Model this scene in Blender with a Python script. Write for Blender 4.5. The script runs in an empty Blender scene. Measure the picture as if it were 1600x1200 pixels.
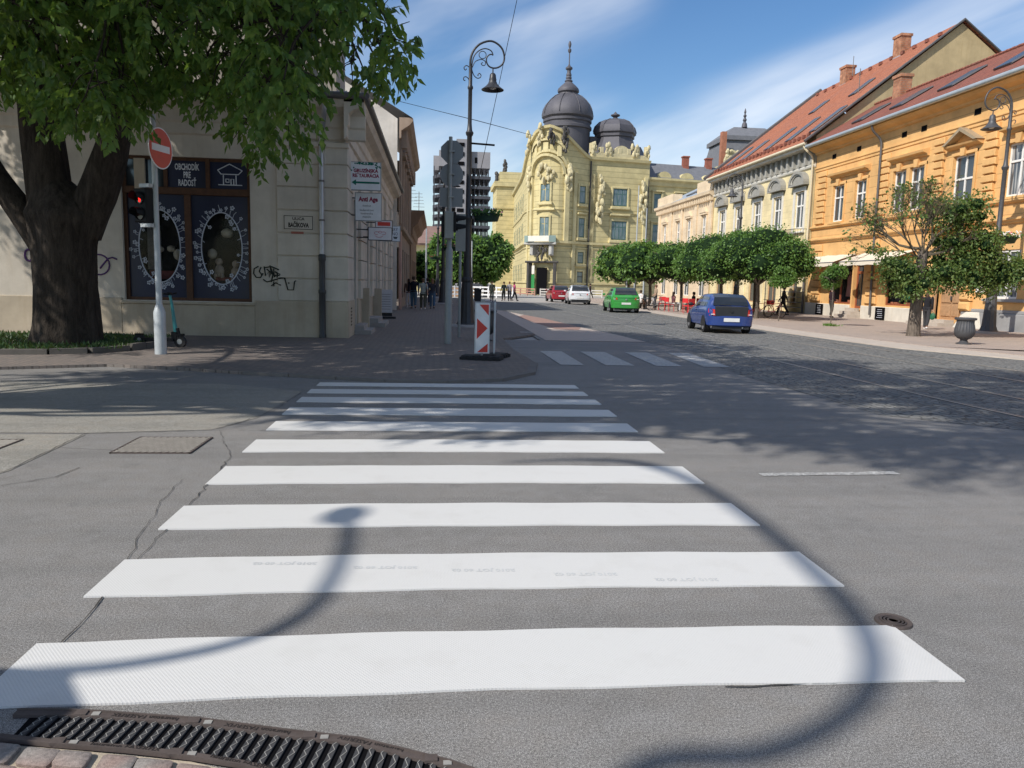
SKYX, SKYY = 7.9, 6.2
import bpy, math, random
from mathutils import Vector, Matrix, noise as mnoise
R = math.radians
random.seed(7)
scene = bpy.context.scene
COL = scene.collection
UP = Vector((0, 0, 1))

# ------------------------------------------------------------------ objects
def tag(o, label=None, cat=None, group=None, kind=None):
    if label: o['label'] = label
    if cat: o['category'] = cat
    if group: o['group'] = group
    if kind: o['kind'] = kind
    return o
def empty(name, loc=(0, 0, 0), rz=0.0, label=None, cat=None, group=None, scale=None):
    o = bpy.data.objects.new(name, None); COL.objects.link(o)
    o.empty_display_size = 0.2
    o.location = loc; o.rotation_euler = (0, 0, rz)
    if scale: o.scale = (scale, scale, scale)
    return tag(o, label, cat, group)
def kids(o): return [c for c in COL.objects if c.parent == o]
def copy_tree(o, parent=None):
    c = o.copy(); COL.objects.link(c); c.parent = parent
    for ch in kids(o): copy_tree(ch, c)
    return c
def dup(o, loc, rz=None, label=None, scale=None):
    c = copy_tree(o); c.location = loc
    if rz is not None: c.rotation_euler = (0, 0, rz)
    if label: c['label'] = label
    if scale: c.scale = (scale, scale, scale)
    return c

SPLIT = set('''corner_pier plinth gable_wall window_hoods quoins boulder_quoins door_step attic_vent cream_paper_lanterns plush_toys pipe_clip display_cloth red_boxes curved_pediments window_surrounds
ground_piers shoe_boxes antenna downpipe chimney top_storey columns core_window clamp bracket upper_wall grey_plinth_band letter_box entrance_steps door_post wing_cornice dome_rib verge roof window_hood
portal end_pavilion roof_statue bumper handle door_frame locking_lug roof_vent attic_parapet road_patch mansard_roof wall wire purple_graffiti graffiti crossing_stripe crown_shadow wheel deck planks snow_guards floral_border handlebar'''.split())
class MB:
    """collects shapes, links them as one mesh object"""
    def __init__(s, xf=None): s.v = []; s.f = []; s.xf = xf
    def add(s, pts, faces):
        b = len(s.v)
        for p in pts:
            p = Vector(p)
            s.v.append(tuple(s.xf(p)) if s.xf else tuple(p))
        for f in faces: s.f.append(tuple(b + i for i in f))
    def quad(s, a, b, c, d): s.add([a, b, c, d], [(0, 1, 2, 3)])
    def poly(s, pts): s.add(pts, [tuple(range(len(pts)))])
    def box(s, x0, x1, y0, y1, z0, z1):
        s.add([(x0,y0,z0),(x1,y0,z0),(x1,y1,z0),(x0,y1,z0),(x0,y0,z1),(x1,y0,z1),(x1,y1,z1),(x0,y1,z1)],
              [(3,2,1,0),(4,5,6,7),(0,1,5,4),(1,2,6,5),(2,3,7,6),(3,0,4,7)])
    def fbox(s, F, u0, u1, z0, z1, d0, d1, ch=0.0):
        """box on a facade frame; ch chamfers the outer face"""
        c = ch
        pts = [F(u0,z0,d0),F(u1,z0,d0),F(u1,z1,d0),F(u0,z1,d0),F(u0+c,z0+c,d1),F(u1-c,z0+c,d1),F(u1-c,z1-c,d1),F(u0+c,z1-c,d1)]
        if c:
            dm = d1 - c
            pts = pts[:4] + [F(u0,z0,dm),F(u1,z0,dm),F(u1,z1,dm),F(u0,z1,dm)] + pts[4:]
            s.add(pts, [(3,2,1,0)] + [(i,(i+1)%4,4+(i+1)%4,4+i) for i in range(4)] + [(4+i,4+(i+1)%4,8+(i+1)%4,8+i) for i in range(4)] + [(8,9,10,11)])
        else:
            s.add(pts, [(3,2,1,0),(4,5,6,7),(0,1,5,4),(1,2,6,5),(2,3,7,6),(3,0,4,7)])
    def fprism(s, F, poly, d0, d1):
        """poly of (u,z) extruded from d0 to d1"""
        n = len(poly)
        s.add([F(u,z,d0) for u,z in poly]+[F(u,z,d1) for u,z in poly],
              [tuple(range(n-1,-1,-1)), tuple(range(n,2*n))]+[(i,(i+1)%n,n+(i+1)%n,n+i) for i in range(n)])
    def fprofile(s, F, prof, u0, u1):
        """moulding: profile of (d,z) swept from u0 to u1"""
        n = len(prof)
        s.add([F(u0,z,d) for d,z in prof]+[F(u1,z,d) for d,z in prof],
              [tuple(range(n)), tuple(range(2*n-1,n-1,-1))]+[(i,n+i,n+(i+1)%n,(i+1)%n) for i in range(n)])
    def tube(s, path, r, seg=8, cap=True):
        P = [Vector(p) for p in path]; n = len(P)
        rr = r if isinstance(r, (list, tuple)) else [r]*n
        pts = []; prev = None
        for i, p in enumerate(P):
            t = (P[min(i+1,n-1)]-P[max(i-1,0)])
            if t.length < 1e-9: t = Vector((0,0,1))
            t.normalize()
            if prev is None:
                a = Vector((1,0,0)) if abs(t.x) < .8 else Vector((0,1,0))
                x = (a - t*a.dot(t)).normalized()
            else:
                x = prev - t*prev.dot(t)
                x = x.normalized() if x.length > 1e-6 else prev
            prev = x; y = t.cross(x)
            for k in range(seg):
                an = 2*math.pi*k/seg
                pts.append(p + (x*math.cos(an)+y*math.sin(an))*rr[i])
        fs = []
        for i in range(n-1):
            for k in range(seg):
                a=i*seg+k; b=i*seg+(k+1)%seg
                fs.append((a,b,b+seg,a+seg))
        if cap: fs += [tuple(range(seg-1,-1,-1)), tuple((n-1)*seg+k for k in range(seg))]
        s.add(pts, fs)
    def lathe(s, c, prof, seg=16, sx=1, sy=1, lobes=0, la=0.0):
        c = Vector(c); pts=[]; fs=[]
        for r,z in prof:
            for k in range(seg):
                an=2*math.pi*k/seg; q = r*(1+la*math.cos(lobes*an)) if lobes else r
                pts.append(c+Vector((math.cos(an)*q*sx, math.sin(an)*q*sy, z)))
        n=len(prof)
        for i in range(n-1):
            for k in range(seg):
                a=i*seg+k; b=i*seg+(k+1)%seg
                fs.append((a,b,b+seg,a+seg))
        fs += [tuple(range(seg-1,-1,-1)), tuple((n-1)*seg+k for k in range(seg))]
        s.add(pts, fs)
    def blob(s, c, rx, ry, rz, seg=8, rings=5, jit=0.0, rnd=random):
        c=Vector(c); pts=[c+Vector((0,0,-rz))]; fs=[]
        for i in range(1,rings):
            th=math.pi*i/rings
            for k in range(seg):
                an=2*math.pi*k/seg; j=1+rnd.uniform(-jit,jit)
                pts.append(c+Vector((math.sin(th)*math.cos(an)*rx*j, math.sin(th)*math.sin(an)*ry*j, -math.cos(th)*rz*j)))
        pts.append(c+Vector((0,0,rz)))
        for k in range(seg): fs.append((0,1+(k+1)%seg,1+k))
        for i in range(rings-2):
            for k in range(seg):
                a=1+i*seg+k; b=1+i*seg+(k+1)%seg
                fs.append((a,b,b+seg,a+seg))
        L=len(pts)-1; o=1+(rings-2)*seg
        for k in range(seg): fs.append((o+k,o+(k+1)%seg,L))
        s.add(pts, fs)
    def pieces(s, tol=.03):
        n = len(s.v); up = list(range(n))
        def fnd(a):
            while up[a] != a: up[a] = up[up[a]]; a = up[a]
            return a
        for f in s.f:
            for q in f[1:]: up[fnd(q)] = fnd(f[0])
        C = {}
        for i, p in enumerate(s.v):
            k = fnd(i); b = C.setdefault(k, [p[0], p[1], p[2], p[0], p[1], p[2]])
            for a in range(3): b[a] = min(b[a], p[a]); b[a+3] = max(b[a+3], p[a])
        K = list(C)
        if len(K) > 420: return None
        g = {k: k for k in K}
        def gf(a):
            while g[a] != a: a = g[a]
            return a
        for i, a in enumerate(K):
            A = C[a]
            for b in K[i+1:]:
                B = C[b]
                if all(A[q]-tol <= B[q+3] and B[q]-tol <= A[q+3] for q in range(3)): g[gf(a)] = gf(b)
        R_ = {}
        for f in s.f: R_.setdefault(gf(fnd(f[0])), []).append(f)
        return list(R_.values())
    def build(s, name, mat, parent=None, smooth=False, kind=None):
        if name in SPLIT:
            P = s.pieces(.09 if name == 'quoins' else .03)
            if P and 1 < len(P) <= 60:
                first = None
                for fs in P:
                    m = MB(); idx = {}
                    for f in fs:
                        for q in f:
                            if q not in idx: idx[q] = len(m.v); m.v.append(s.v[q])
                        m.f.append(tuple(idx[q] for q in f))
                    o = m._build(name, mat, parent, smooth, kind); first = first or o
                return first
        return s._build(name, mat, parent, smooth, kind)
    def _build(s, name, mat, parent=None, smooth=False, kind=None):
        me = bpy.data.meshes.new(name); me.from_pydata(s.v, [], s.f); me.update()
        if mat: me.materials.append(mat)
        if smooth:
            me.polygons.foreach_set('use_smooth', [True]*len(me.polygons))
            try: me.set_sharp_from_angle(angle=R(smooth if smooth is not True else 40))
            except Exception: pass
        o = bpy.data.objects.new(name, me); COL.objects.link(o)
        if parent: o.parent = parent
        if kind: o['kind'] = kind
        return o
def frame(o, u, n):
    o=Vector(o); u=Vector(u).normalized(); n=Vector(n).normalized()
    return lambda a,z,d: o+u*a+UP*z+n*d
def catmull(P, k=6):
    P=[Vector(p) for p in P]; out=[]
    for i in range(len(P)-1):
        p0=P[max(i-1,0)];p1=P[i];p2=P[i+1];p3=P[min(i+2,len(P)-1)]
        for j in range(k):
            t=j/k
            out.append(.5*((2*p1)+(p2-p0)*t+(2*p0-5*p1+4*p2-p3)*t*t+(3*p1-p0-3*p2+p3)*t**3))
    out.append(P[-1]); return out
def put(o, label, cat, group=None): return tag(o, label, cat, group)
def text(body, size, mat, mtx, name='lettering', parent=None, depth=0.004, align='CENTER', sx=1.0, bold=0.0):
    cu = bpy.data.curves.new(name, 'FONT'); cu.body = body; cu.size = size; cu.extrude = depth
    cu.offset = bold; cu.align_x = align; cu.align_y = 'CENTER'; cu.resolution_u = 2
    to = bpy.data.objects.new(name, cu); COL.objects.link(to)
    bpy.context.view_layer.update()
    me = bpy.data.meshes.new_from_object(to.evaluated_get(bpy.context.evaluated_depsgraph_get()))
    bpy.data.objects.remove(to)
    me.name = name; me.transform(mtx @ Matrix.Diagonal((sx,1,1,1))); me.materials.clear(); me.materials.append(mat)
    o = bpy.data.objects.new(name, me); COL.objects.link(o)
    if parent: o.parent = parent
    return o
def face_mtx(pos, right, normal):
    """text plane: right = reading direction, normal = towards the reader"""
    r=Vector(right).normalized(); n=Vector(normal).normalized(); u=n.cross(r).normalized()
    m=Matrix((r,u,n)).transposed().to_4x4(); m.translation=Vector(pos); return m

# ------------------------------------------------------------------ materials
class NT:
    def __init__(s, name):
        s.m = bpy.data.materials.new(name); s.m.use_nodes = True
        s.t = s.m.node_tree; s.t.nodes.clear()
        s.out = s.n('ShaderNodeOutputMaterial')
    def n(s, typ, **kw):
        nd = s.t.nodes.new(typ)
        for k,v in kw.items():
            if k in nd.inputs.keys(): nd.inputs[k].default_value = v
            else: setattr(nd, k, v)
        return nd
    def l(s, a, b): s.t.links.new(a, b)
    def math(s, op, a, b=None, c=None, clamp=False):
        nd = s.t.nodes.new('ShaderNodeMath'); nd.operation = op; nd.use_clamp = clamp
        for i,x in enumerate((a,b,c)):
            if x is None: continue
            if isinstance(x,(int,float)): nd.inputs[i].default_value = x
            else: s.l(x, nd.inputs[i])
        return nd.outputs[0]
    def mix(s, f, a, b, blend='MIX'):
        nd = s.t.nodes.new('ShaderNodeMix'); nd.data_type='RGBA'; nd.blend_type=blend
        for sock,x in ((nd.inputs[0],f),(nd.inputs[6],a),(nd.inputs[7],b)):
            if isinstance(x,(int,float)): sock.default_value = x
            elif isinstance(x,tuple): sock.default_value = (*x[:3],1)
            else: s.l(x, sock)
        return nd.outputs[2]
    def ramp(s, f, stops):
        nd = s.t.nodes.new('ShaderNodeValToRGB'); cr = nd.color_ramp
        while len(cr.elements) < len(stops): cr.elements.new(.5)
        for e,(p,c) in zip(cr.elements, stops):
            e.position = p; e.color = (c,c,c,1) if isinstance(c,(int,float)) else (*c,1)
        s.l(f, nd.inputs[0]); return nd.outputs[0]
    def coord(s, scale=(1,1,1), rot=(0,0,0), kind='Object'):
        tc = s.n('ShaderNodeTexCoord'); mp = s.n('ShaderNodeMapping')
        mp.inputs['Scale'].default_value = scale; mp.inputs['Rotation'].default_value = rot
        s.l(tc.outputs[kind], mp.inputs[0]); return mp.outputs[0]
    def geo(s, scale=(1,1,1), rot=(0,0,0)):
        g = s.n('ShaderNodeNewGeometry'); mp = s.n('ShaderNodeMapping')
        mp.inputs['Scale'].default_value = scale; mp.inputs['Rotation'].default_value = rot
        s.l(g.outputs['Position'], mp.inputs[0]); return mp.outputs[0]
    def noise(s, v, scale, detail=4, rough=.55, dist=0):
        nd = s.n('ShaderNodeTexNoise', Scale=scale, Detail=detail, Roughness=rough, Distortion=dist)
        s.l(v, nd.inputs['Vector']); return nd.outputs[0]
    def bsdf(s, col, rough=.8, metallic=0, spec=.3, normal=None, **kw):
        b = s.n('ShaderNodeBsdfPrincipled')
        b.inputs['Metallic'].default_value = metallic
        b.inputs['Specular IOR Level'].default_value = spec
        for sock,x in ((b.inputs['Base Color'],col),(b.inputs['Roughness'],rough)):
            if isinstance(x,tuple): sock.default_value=(*x[:3],1)
            elif isinstance(x,(int,float)): sock.default_value=x
            else: s.l(x,sock)
        if normal is not None: s.l(normal, b.inputs['Normal'])
        for k,v in kw.items(): b.inputs[k.replace('_',' ')].default_value = v
        s.l(b.outputs[0], s.out.inputs[0]); return b
    def bump(s, h, strength=.3, dist=.02):
        b = s.n('ShaderNodeBump', Strength=strength, Distance=dist); s.l(h, b.inputs['Height']); return b.outputs[0]

def mul(c,k): return tuple(min(1,x*k) for x in c)
def mat(name, col, rough=.75, var=.18, scale=2.0, fine=30.0, bump=.15, bd=.01, metallic=0, spec=.3, **kw):
    t = NT(name); v = t.geo()
    n1 = t.noise(v, scale, 5, .6); n2 = t.noise(v, fine, 3, .6)
    f = t.math('ADD', t.math('MULTIPLY', n1, .7), t.math('MULTIPLY', n2, .3))
    c = t.mix(t.ramp(f, [(.3,0),(.7,1)]), mul(col,1-var), mul(col,1+var))
    rg = t.math('MULTIPLY_ADD', n1, .25, rough-.12)
    t.bsdf(c, rg, metallic, spec, t.bump(n2, bump, bd) if bump else None, **kw)
    return t.m
def plain(name, col, rough=.5, metallic=0, spec=.5, **kw):
    return mat(name, col, rough, .1, 5, 60, 0, 0, metallic, spec, **kw)
def plaster(name, col, joint=0.0, jw=.03, stain=.35, jdark=.55, z0=0.0, soot=(.2,.17,.13)):
    """old painted render with vertical rain stains and optional horizontal ashlar joints"""
    t = NT(name); v = t.geo()
    n1 = t.noise(v, .8, 5, .65); n2 = t.noise(v, 45, 3, .6)
    st = t.noise(t.geo((5,5,.35)), 1.0, 5, .65)
    c = t.mix(t.ramp(n1, [(.3,0),(.72,1)]), mul(col,.78), mul(col,1.13))
    c = t.mix(t.math('MULTIPLY', t.ramp(st, [(.5,0),(.78,1)]), stain), c, mul(tuple(a*b*3 for a,b in zip(col,soot)),1.0))
    h = n2
    if joint:
        sep = t.n('ShaderNodeSeparateXYZ'); g = t.n('ShaderNodeNewGeometry'); t.l(g.outputs['Position'], sep.inputs[0])
        zz = t.math('DIVIDE', t.math('SUBTRACT', sep.outputs[2], z0), joint)
        fr = t.math('FRACT', zz)
        d = t.math('ABSOLUTE', t.math('SUBTRACT', fr, .5))
        line = t.math('GREATER_THAN', d, .5-jw/joint*.5)
        c = t.mix(t.math('MULTIPLY', line, jdark), c, mul(col,.35))
        h = t.math('SUBTRACT', n2, t.math('MULTIPLY', line, 2.0))
    t.bsdf(c, .88, 0, .2, t.bump(h, .25, .012))
    return t.m
def glassmat(name, tint=(.03,.04,.05), rough=.06, curtain=None):
    """window glass over a dark room; reflections do the rest"""
    t = NT(name)
    n = t.noise(t.geo((1,1,1)), .7, 2, .5)
    w = t.noise(t.geo((1,1,1)), 1.4, 1, .5)
    c = t.mix(n, mul(tint,.5), mul(tint,1.7))
    if curtain:
        k = t.noise(t.geo((6,6,.4)), 2.0, 2, .5)
        c = t.mix(t.math('MULTIPLY', t.ramp(k,[(.45,0),(.6,1)]), curtain), c, (.45,.45,.43))
    t.bsdf(c, rough, 0, .8, t.bump(w, .06, .05))
    return t.m
# ------------------------------------------------------------------ camera
PITCH, YAW, ROLL, EYE = 7.4776, 5.7415, 1.4, 1.62
cp, sp, cy_, sy_ = math.cos(R(PITCH)), math.sin(R(PITCH)), math.cos(R(YAW)), math.sin(R(YAW))
rt = Vector((cy_, -sy_, 0)); fh = Vector((sy_, cy_, 0)); fw = fh*cp - UP*sp; upv = UP*cp + fh*sp
c_, s_ = math.cos(R(ROLL)), math.sin(R(ROLL))
ix = rt*c_ + upv*s_; iy = upv*c_ - rt*s_
cm = Matrix((ix, iy, -fw)).transposed().to_4x4(); cm.translation = Vector((0, 0, EYE))
cam = bpy.data.cameras.new('camera'); cam.sensor_width = 36; cam.lens = 1202/1600*36
cam.clip_start = .05; cam.clip_end = 3000
co = bpy.data.objects.new('camera', cam); COL.objects.link(co); co.matrix_world = cm; scene.camera = co

# ------------------------------------------------------------------ daylight
AZ, EL = 33.0, 42.0           # shadows fall towards azimuth AZ (from +X towards +Y)
sd = Vector((math.cos(R(AZ))*math.cos(R(EL)), math.sin(R(AZ))*math.cos(R(EL)), -math.sin(R(EL))))
sun = bpy.data.lights.new('sun', 'SUN'); sun.energy = 5.0; sun.angle = R(.55); sun.color = (1, .945, .86)
so = bpy.data.objects.new('sun', sun); COL.objects.link(so); so.rotation_mode = 'QUATERNION'
so.rotation_quaternion = sd.to_track_quat('-Z', 'Y'); so.location = -sd*60
w = bpy.data.worlds.new('World'); scene.world = w; w.use_nodes = True
wt = w.node_tree; wt.nodes.clear()
def wn(t, **kw):
    n = wt.nodes.new(t)
    for k, v in kw.items():
        if k in n.inputs.keys(): n.inputs[k].default_value = v
        else: setattr(n, k, v)
    return n
sky = wn('ShaderNodeTexSky', sky_type='NISHITA', sun_disc=False, sun_elevation=R(EL), sun_rotation=math.atan2(-sd.x, -sd.y), altitude=200, air_density=1.15, dust_density=.35, ozone_density=2.6)
tc = wn('ShaderNodeTexCoord'); sep = wn('ShaderNodeSeparateXYZ'); wt.links.new(tc.outputs['Generated'], sep.inputs[0])
def wmath(op, a, b=None, clamp=False):
    n = wn('ShaderNodeMath', operation=op); n.use_clamp = clamp
    for i, x in enumerate((a, b)):
        if x is None: continue
        if isinstance(x, (int, float)): n.inputs[i].default_value = x
        else: wt.links.new(x, n.inputs[i])
    return n.outputs[0]
zz = wmath('ADD', wmath('MAXIMUM', sep.outputs[2], 0), .12)
cx = wn('ShaderNodeCombineXYZ')
wt.links.new(wmath('DIVIDE', sep.outputs[0], zz), cx.inputs[0]); wt.links.new(wmath('DIVIDE', sep.outputs[1], zz), cx.inputs[1])
def wnoise(scale3, rot, detail, sc=1.0, rough=.6, loc=(0, 0, 0), dist=.4):
    mp = wn('ShaderNodeMapping'); mp.inputs['Scale'].default_value = scale3; mp.inputs['Rotation'].default_value = (0, 0, R(rot)); mp.inputs['Location'].default_value = loc
    wt.links.new(cx.outputs[0], mp.inputs[0])
    n = wn('ShaderNodeTexNoise', Scale=sc, Detail=detail, Roughness=rough, Distortion=dist); wt.links.new(mp.outputs[0], n.inputs['Vector'])
    return n.outputs[0]
def wramp(f, a, b, top=1.0):
    r = wn('ShaderNodeValToRGB'); r.color_ramp.elements[0].position = a; r.color_ramp.elements[1].position = b
    r.color_ramp.elements[1].color = (top, top, top, 1); r.color_ramp.interpolation = 'EASE'; wt.links.new(f, r.inputs[0]); return r.outputs[0]
ca, sa = math.cos(R(24)), math.sin(R(24))
uu_ = wmath('ADD', wmath('MULTIPLY', sep.outputs[0], ca), wmath('MULTIPLY', sep.outputs[2], sa))
vv_ = wmath('SUBTRACT', wmath('MULTIPLY', sep.outputs[2], ca), wmath('MULTIPLY', sep.outputs[0], sa))
def band(su, sv, detail, ou, ov, rough=.5):
    c = wn('ShaderNodeCombineXYZ'); wt.links.new(wmath('ADD', wmath('MULTIPLY', uu_, su), ou), c.inputs[0]); wt.links.new(wmath('ADD', wmath('MULTIPLY', vv_, sv), ov), c.inputs[1]); wt.links.new(sep.outputs[1], c.inputs[2])
    n = wn('ShaderNodeTexNoise', Scale=1.0, Detail=detail, Roughness=rough, Distortion=.25); wt.links.new(c.outputs[0], n.inputs['Vector']); return n.outputs[0]
c1 = wramp(band(2.2, 9.0, 5, SKYX, SKYY, .5), .36, .72, .85)
c2 = wramp(band(1.8, 3.2, 2, SKYX+4.3, SKYY+1.7), .36, .64, 1.0)
cov = wmath('MULTIPLY', c1, c2, True)
mx = wn('ShaderNodeMix', data_type='RGBA'); wt.links.new(cov, mx.inputs[0])
hs = wn('ShaderNodeHueSaturation'); hs.inputs['Saturation'].default_value = 1.24; hs.inputs['Hue'].default_value = .506; hs.inputs['Value'].default_value = 1.0
wt.links.new(sky.outputs[0], hs.inputs['Color'])
wt.links.new(hs.outputs[0], mx.inputs[6]); mx.inputs[7].default_value = (9.0, 9.2, 9.5, 1)
bg = wn('ShaderNodeBackground'); bg.inputs['Strength'].default_value = .126
wt.links.new(mx.outputs[2], bg.inputs[0]); wo = wn('ShaderNodeOutputWorld'); wt.links.new(bg.outputs[0], wo.inputs[0])
scene.view_settings.view_transform = 'Standard'; scene.view_settings.look = 'None'
scene.view_settings.exposure = 0; scene.view_settings.gamma = 1

# ------------------------------------------------------------------ ground materials
def asphalt(name, col, warm=(1.06, 1.0, .93), grain=1.0, crack=True):
    t = NT(name); v = t.geo()
    g1 = t.noise(v, 260*grain, 2, .6); g2 = t.noise(v, 90, 2, .5); g3 = t.noise(v, 1.1, 5, .62); g4 = t.noise(v, 7, 4, .6)
    c = t.mix(t.ramp(g3, [(.3, 0), (.7, 1)]), mul(col, .84), tuple(a*b*1.12 for a, b in zip(col, warm)))
    c = t.mix(t.ramp(g4, [(.35, 0), (.7, 1)]), c, mul(col, 1.12))
    tr_ = t.noise(t.geo((.12, 2.2, 1)), 1.0, 4, .6); c = t.mix(t.ramp(tr_, [(.42, 0), (.72, .55)]), c, mul(col, .72))
    oil = t.noise(v, 2.6, 3, .5); c = t.mix(t.ramp(oil, [(.66, 0), (.78, .45)]), c, mul(col, .5))
    sp1 = t.ramp(g1, [(.33, .28), (.5, 1.0), (.66, 1.85)])
    c = t.mix(1.0, c, sp1, 'MULTIPLY')
    sp2 = t.ramp(g2, [(.3, .66), (.7, 1.28)]); c = t.mix(1.0, c, sp2, 'MULTIPLY')
    # small worn dark spots
    vo = t.n('ShaderNodeTexVoronoi', Scale=2.2); t.l(v, vo.inputs['Vector'])
    sp_ = t.ramp(vo.outputs['Distance'], [(.012, 1), (.03, 0)]); c = t.mix(t.math('MULTIPLY', sp_, .5), c, mul(col, .3))
    if crack:
        wv = t.n('ShaderNodeMix'); wv.data_type = 'RGBA'; wv.blend_type = 'LINEAR_LIGHT'; wv.inputs[0].default_value = .12
        nz = t.n('ShaderNodeTexNoise', Scale=1.7, Detail=6); t.l(v, nz.inputs['Vector']); t.l(v, wv.inputs[6]); t.l(nz.outputs[1], wv.inputs[7])
        ed = t.n('ShaderNodeTexVoronoi', Scale=.21, feature='DISTANCE_TO_EDGE'); t.l(wv.outputs[2], ed.inputs['Vector'])
        ln = t.ramp(ed.outputs['Distance'], [(.0012, 1), (.003, 0)])
        ms = t.ramp(t.noise(v, .5, 3, .5), [(.58, 0), (.66, 1)])
        c = t.mix(t.math('MULTIPLY', t.math('MULTIPLY', ln, ms), .5), c, mul(col, .25))
    hh = t.math('ADD', t.math('MULTIPLY', g1, 1.0), t.math('MULTIPLY', g2, .6))
    t.bsdf(c, .86, 0, .25, t.bump(hh, .55, .006)); return t.m
def pavers(name, cols, mortar, bw, bh, rot=0, off=.5, gap=.008, bump=.5):
    t = NT(name); v = t.geo((1, 1, 1), (0, 0, R(rot)))
    nz = t.noise(v, 6, 3, .5)
    b = t.n('ShaderNodeTexBrick'); b.offset = off; b.inputs['Scale'].default_value = 1
    b.inputs['Brick Width'].default_value = bw; b.inputs['Row Height'].default_value = bh; b.inputs['Mortar Size'].default_value = gap; b.inputs['Mortar Smooth'].default_value = .3
    b.inputs['Color1'].default_value = (*cols[0], 1); b.inputs['Color2'].default_value = (*cols[1], 1); b.inputs['Mortar'].default_value = (*mortar, 1); b.inputs['Bias'].default_value = 0
    t.l(v, b.inputs['Vector'])
    c = t.mix(t.ramp(t.noise(v, .5, 5, .6), [(.3, 0), (.7, 1)]), b.outputs[0], cols[2])
    c2_ = t.mix(.62, c, b.outputs[0]); g = t.ramp(t.noise(v, 130, 2, .6), [(.3, .75), (.7, 1.25)])
    c3 = t.mix(1.0, c2_, g, 'MULTIPLY')
    h = t.math('SUBTRACT', t.math('MULTIPLY', nz, .5), b.outputs[1])
    t.bsdf(c3, .85, 0, .25, t.bump(h, bump, .012)); return t.m
def cobbles(name, cols, scale=9):
    t = NT(name); v = t.geo()
    vo = t.n('ShaderNodeTexVoronoi', Scale=scale, Randomness=.55); t.l(v, vo.inputs['Vector'])
    ed = t.n('ShaderNodeTexVoronoi', Scale=scale, Randomness=.55, feature='DISTANCE_TO_EDGE'); t.l(v, ed.inputs['Vector'])
    sepc = t.n('ShaderNodeSeparateColor'); t.l(vo.outputs['Color'], sepc.inputs[0])
    c = t.mix(sepc.outputs[0], cols[0], cols[1])
    c = t.mix(t.ramp(t.noise(v, .35, 5, .7), [(.32, 0), (.7, 1)]), c, cols[2])
    ln = t.ramp(ed.outputs['Distance'], [(.03, 1), (.11, 0)])
    c = t.mix(ln, c, mul(cols[0], .45))
    big = t.noise(v, 1.3, 3, .6)
    h = t.math('ADD', t.math('MULTIPLY', t.ramp(ed.outputs['Distance'], [(.02, 0), (.3, 1)]), 1.0), t.math('MULTIPLY', big, .8))
    t.bsdf(c, .8, 0, .3, t.bump(h, .6, .025)); return t.m

M_asph = asphalt('asphalt', (.216, .210, .203), (1.04, 1.0, .96))
M_asphL = asphalt('asphalt_pale', (.27, .26, .235), crack=False)
M_tar = asphalt('tar_seam', (.06, .058, .056), crack=False)
M_ground = mat('square_paving', (.36, .34, .31), .85, .15, .2, 20, .2)
M_pavL = pavers('pavement_bricks', [(.215, .18, .16), (.16, .145, .135), (.22, .185, .16)], (.09, .08, .072), .2, .1, 45, .5)
M_pavR = pavers('pavement_pink_bricks', [(.40, .32, .27), (.33, .27, .235), (.42, .35, .29)], (.2, .17, .14), .4, .2, 0, .5)
M_bay = pavers('bay_pavers', [(.50, .42, .36), (.44, .37, .32), (.52, .44, .38)], (.26, .22, .19), .2, .1, 0, .5)
M_bayred = pavers('bay_red_pavers', [(.36, .22, .18), (.3, .19, .16), (.36, .24, .2)], (.16, .12, .1), .2, .1, 0, .5)
M_cob = cobbles('cobbles', [(.13, .13, .125), (.24, .235, .22), (.2, .2, .19)], 8)
M_kerb = mat('kerb_stone', (.46, .40, .34), .8, .15, 3, 60, .3, .01)
M_granite = mat('granite', (.3, .285, .27), .8, .2, 3, 90, .35, .01)
M_rail = plain('rail_steel', (.50, .47, .42), .4, .3)
M_iron = mat('cast_iron', (.085, .07, .065), .62, .3, 9, 90, .4, .004, .3)
M_void = plain('dark_void', (.006, .006, .007), .9, 0, .05)
def white_paint(name, col, tread=True, wear=.28):
    t = NT(name); v = t.geo()
    n = t.noise(v, 3, 5, .65); f = t.noise(v, 160, 2, .6)
    c = t.mix(t.math('MULTIPLY', t.ramp(n, [(.52, 0), (.8, 1)]), wear), col, (.45, .43, .4))
    c = t.mix(t.math('MULTIPLY', t.ramp(f, [(.6, 0), (.75, 1)]), wear), c, (.4, .39, .37))
    h = f
    if not tread:
        k = t.ramp(t.math('ADD', t.math('MULTIPLY', f, .5), t.math('MULTIPLY', t.noise(v, 22, 4, .7), .5)), [(.47, 1), (.60, 0)])
        c = t.mix(t.math('MULTIPLY', k, .9), c, (.21, .205, .20))
    if tread:
        w1 = t.n('ShaderNodeTexWave', Scale=26.0); w1.bands_direction = 'X'; t.l(t.geo((1, 1, 1), (0, 0, R(38))), w1.inputs['Vector'])
        w2 = t.n('ShaderNodeTexWave', Scale=26.0); w2.bands_direction = 'X'; t.l(t.geo((1, 1, 1), (0, 0, R(-38))), w2.inputs['Vector'])
        pr = t.math('MULTIPLY', w1.outputs[1], w2.outputs[1])
        c = t.mix(t.math('MULTIPLY', t.ramp(pr, [(.45, 0), (.8, 1)]), .34), c, (.52, .53, .53)); h = pr
    t.bsdf(c, .6, 0, .35, t.bump(h, .3, .003)); return t.m
M_white = white_paint('crossing_white', (.61, .605, .59))
M_oldwhite = white_paint('old_white_paint', (.62, .62, .6), False, .9)

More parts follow.
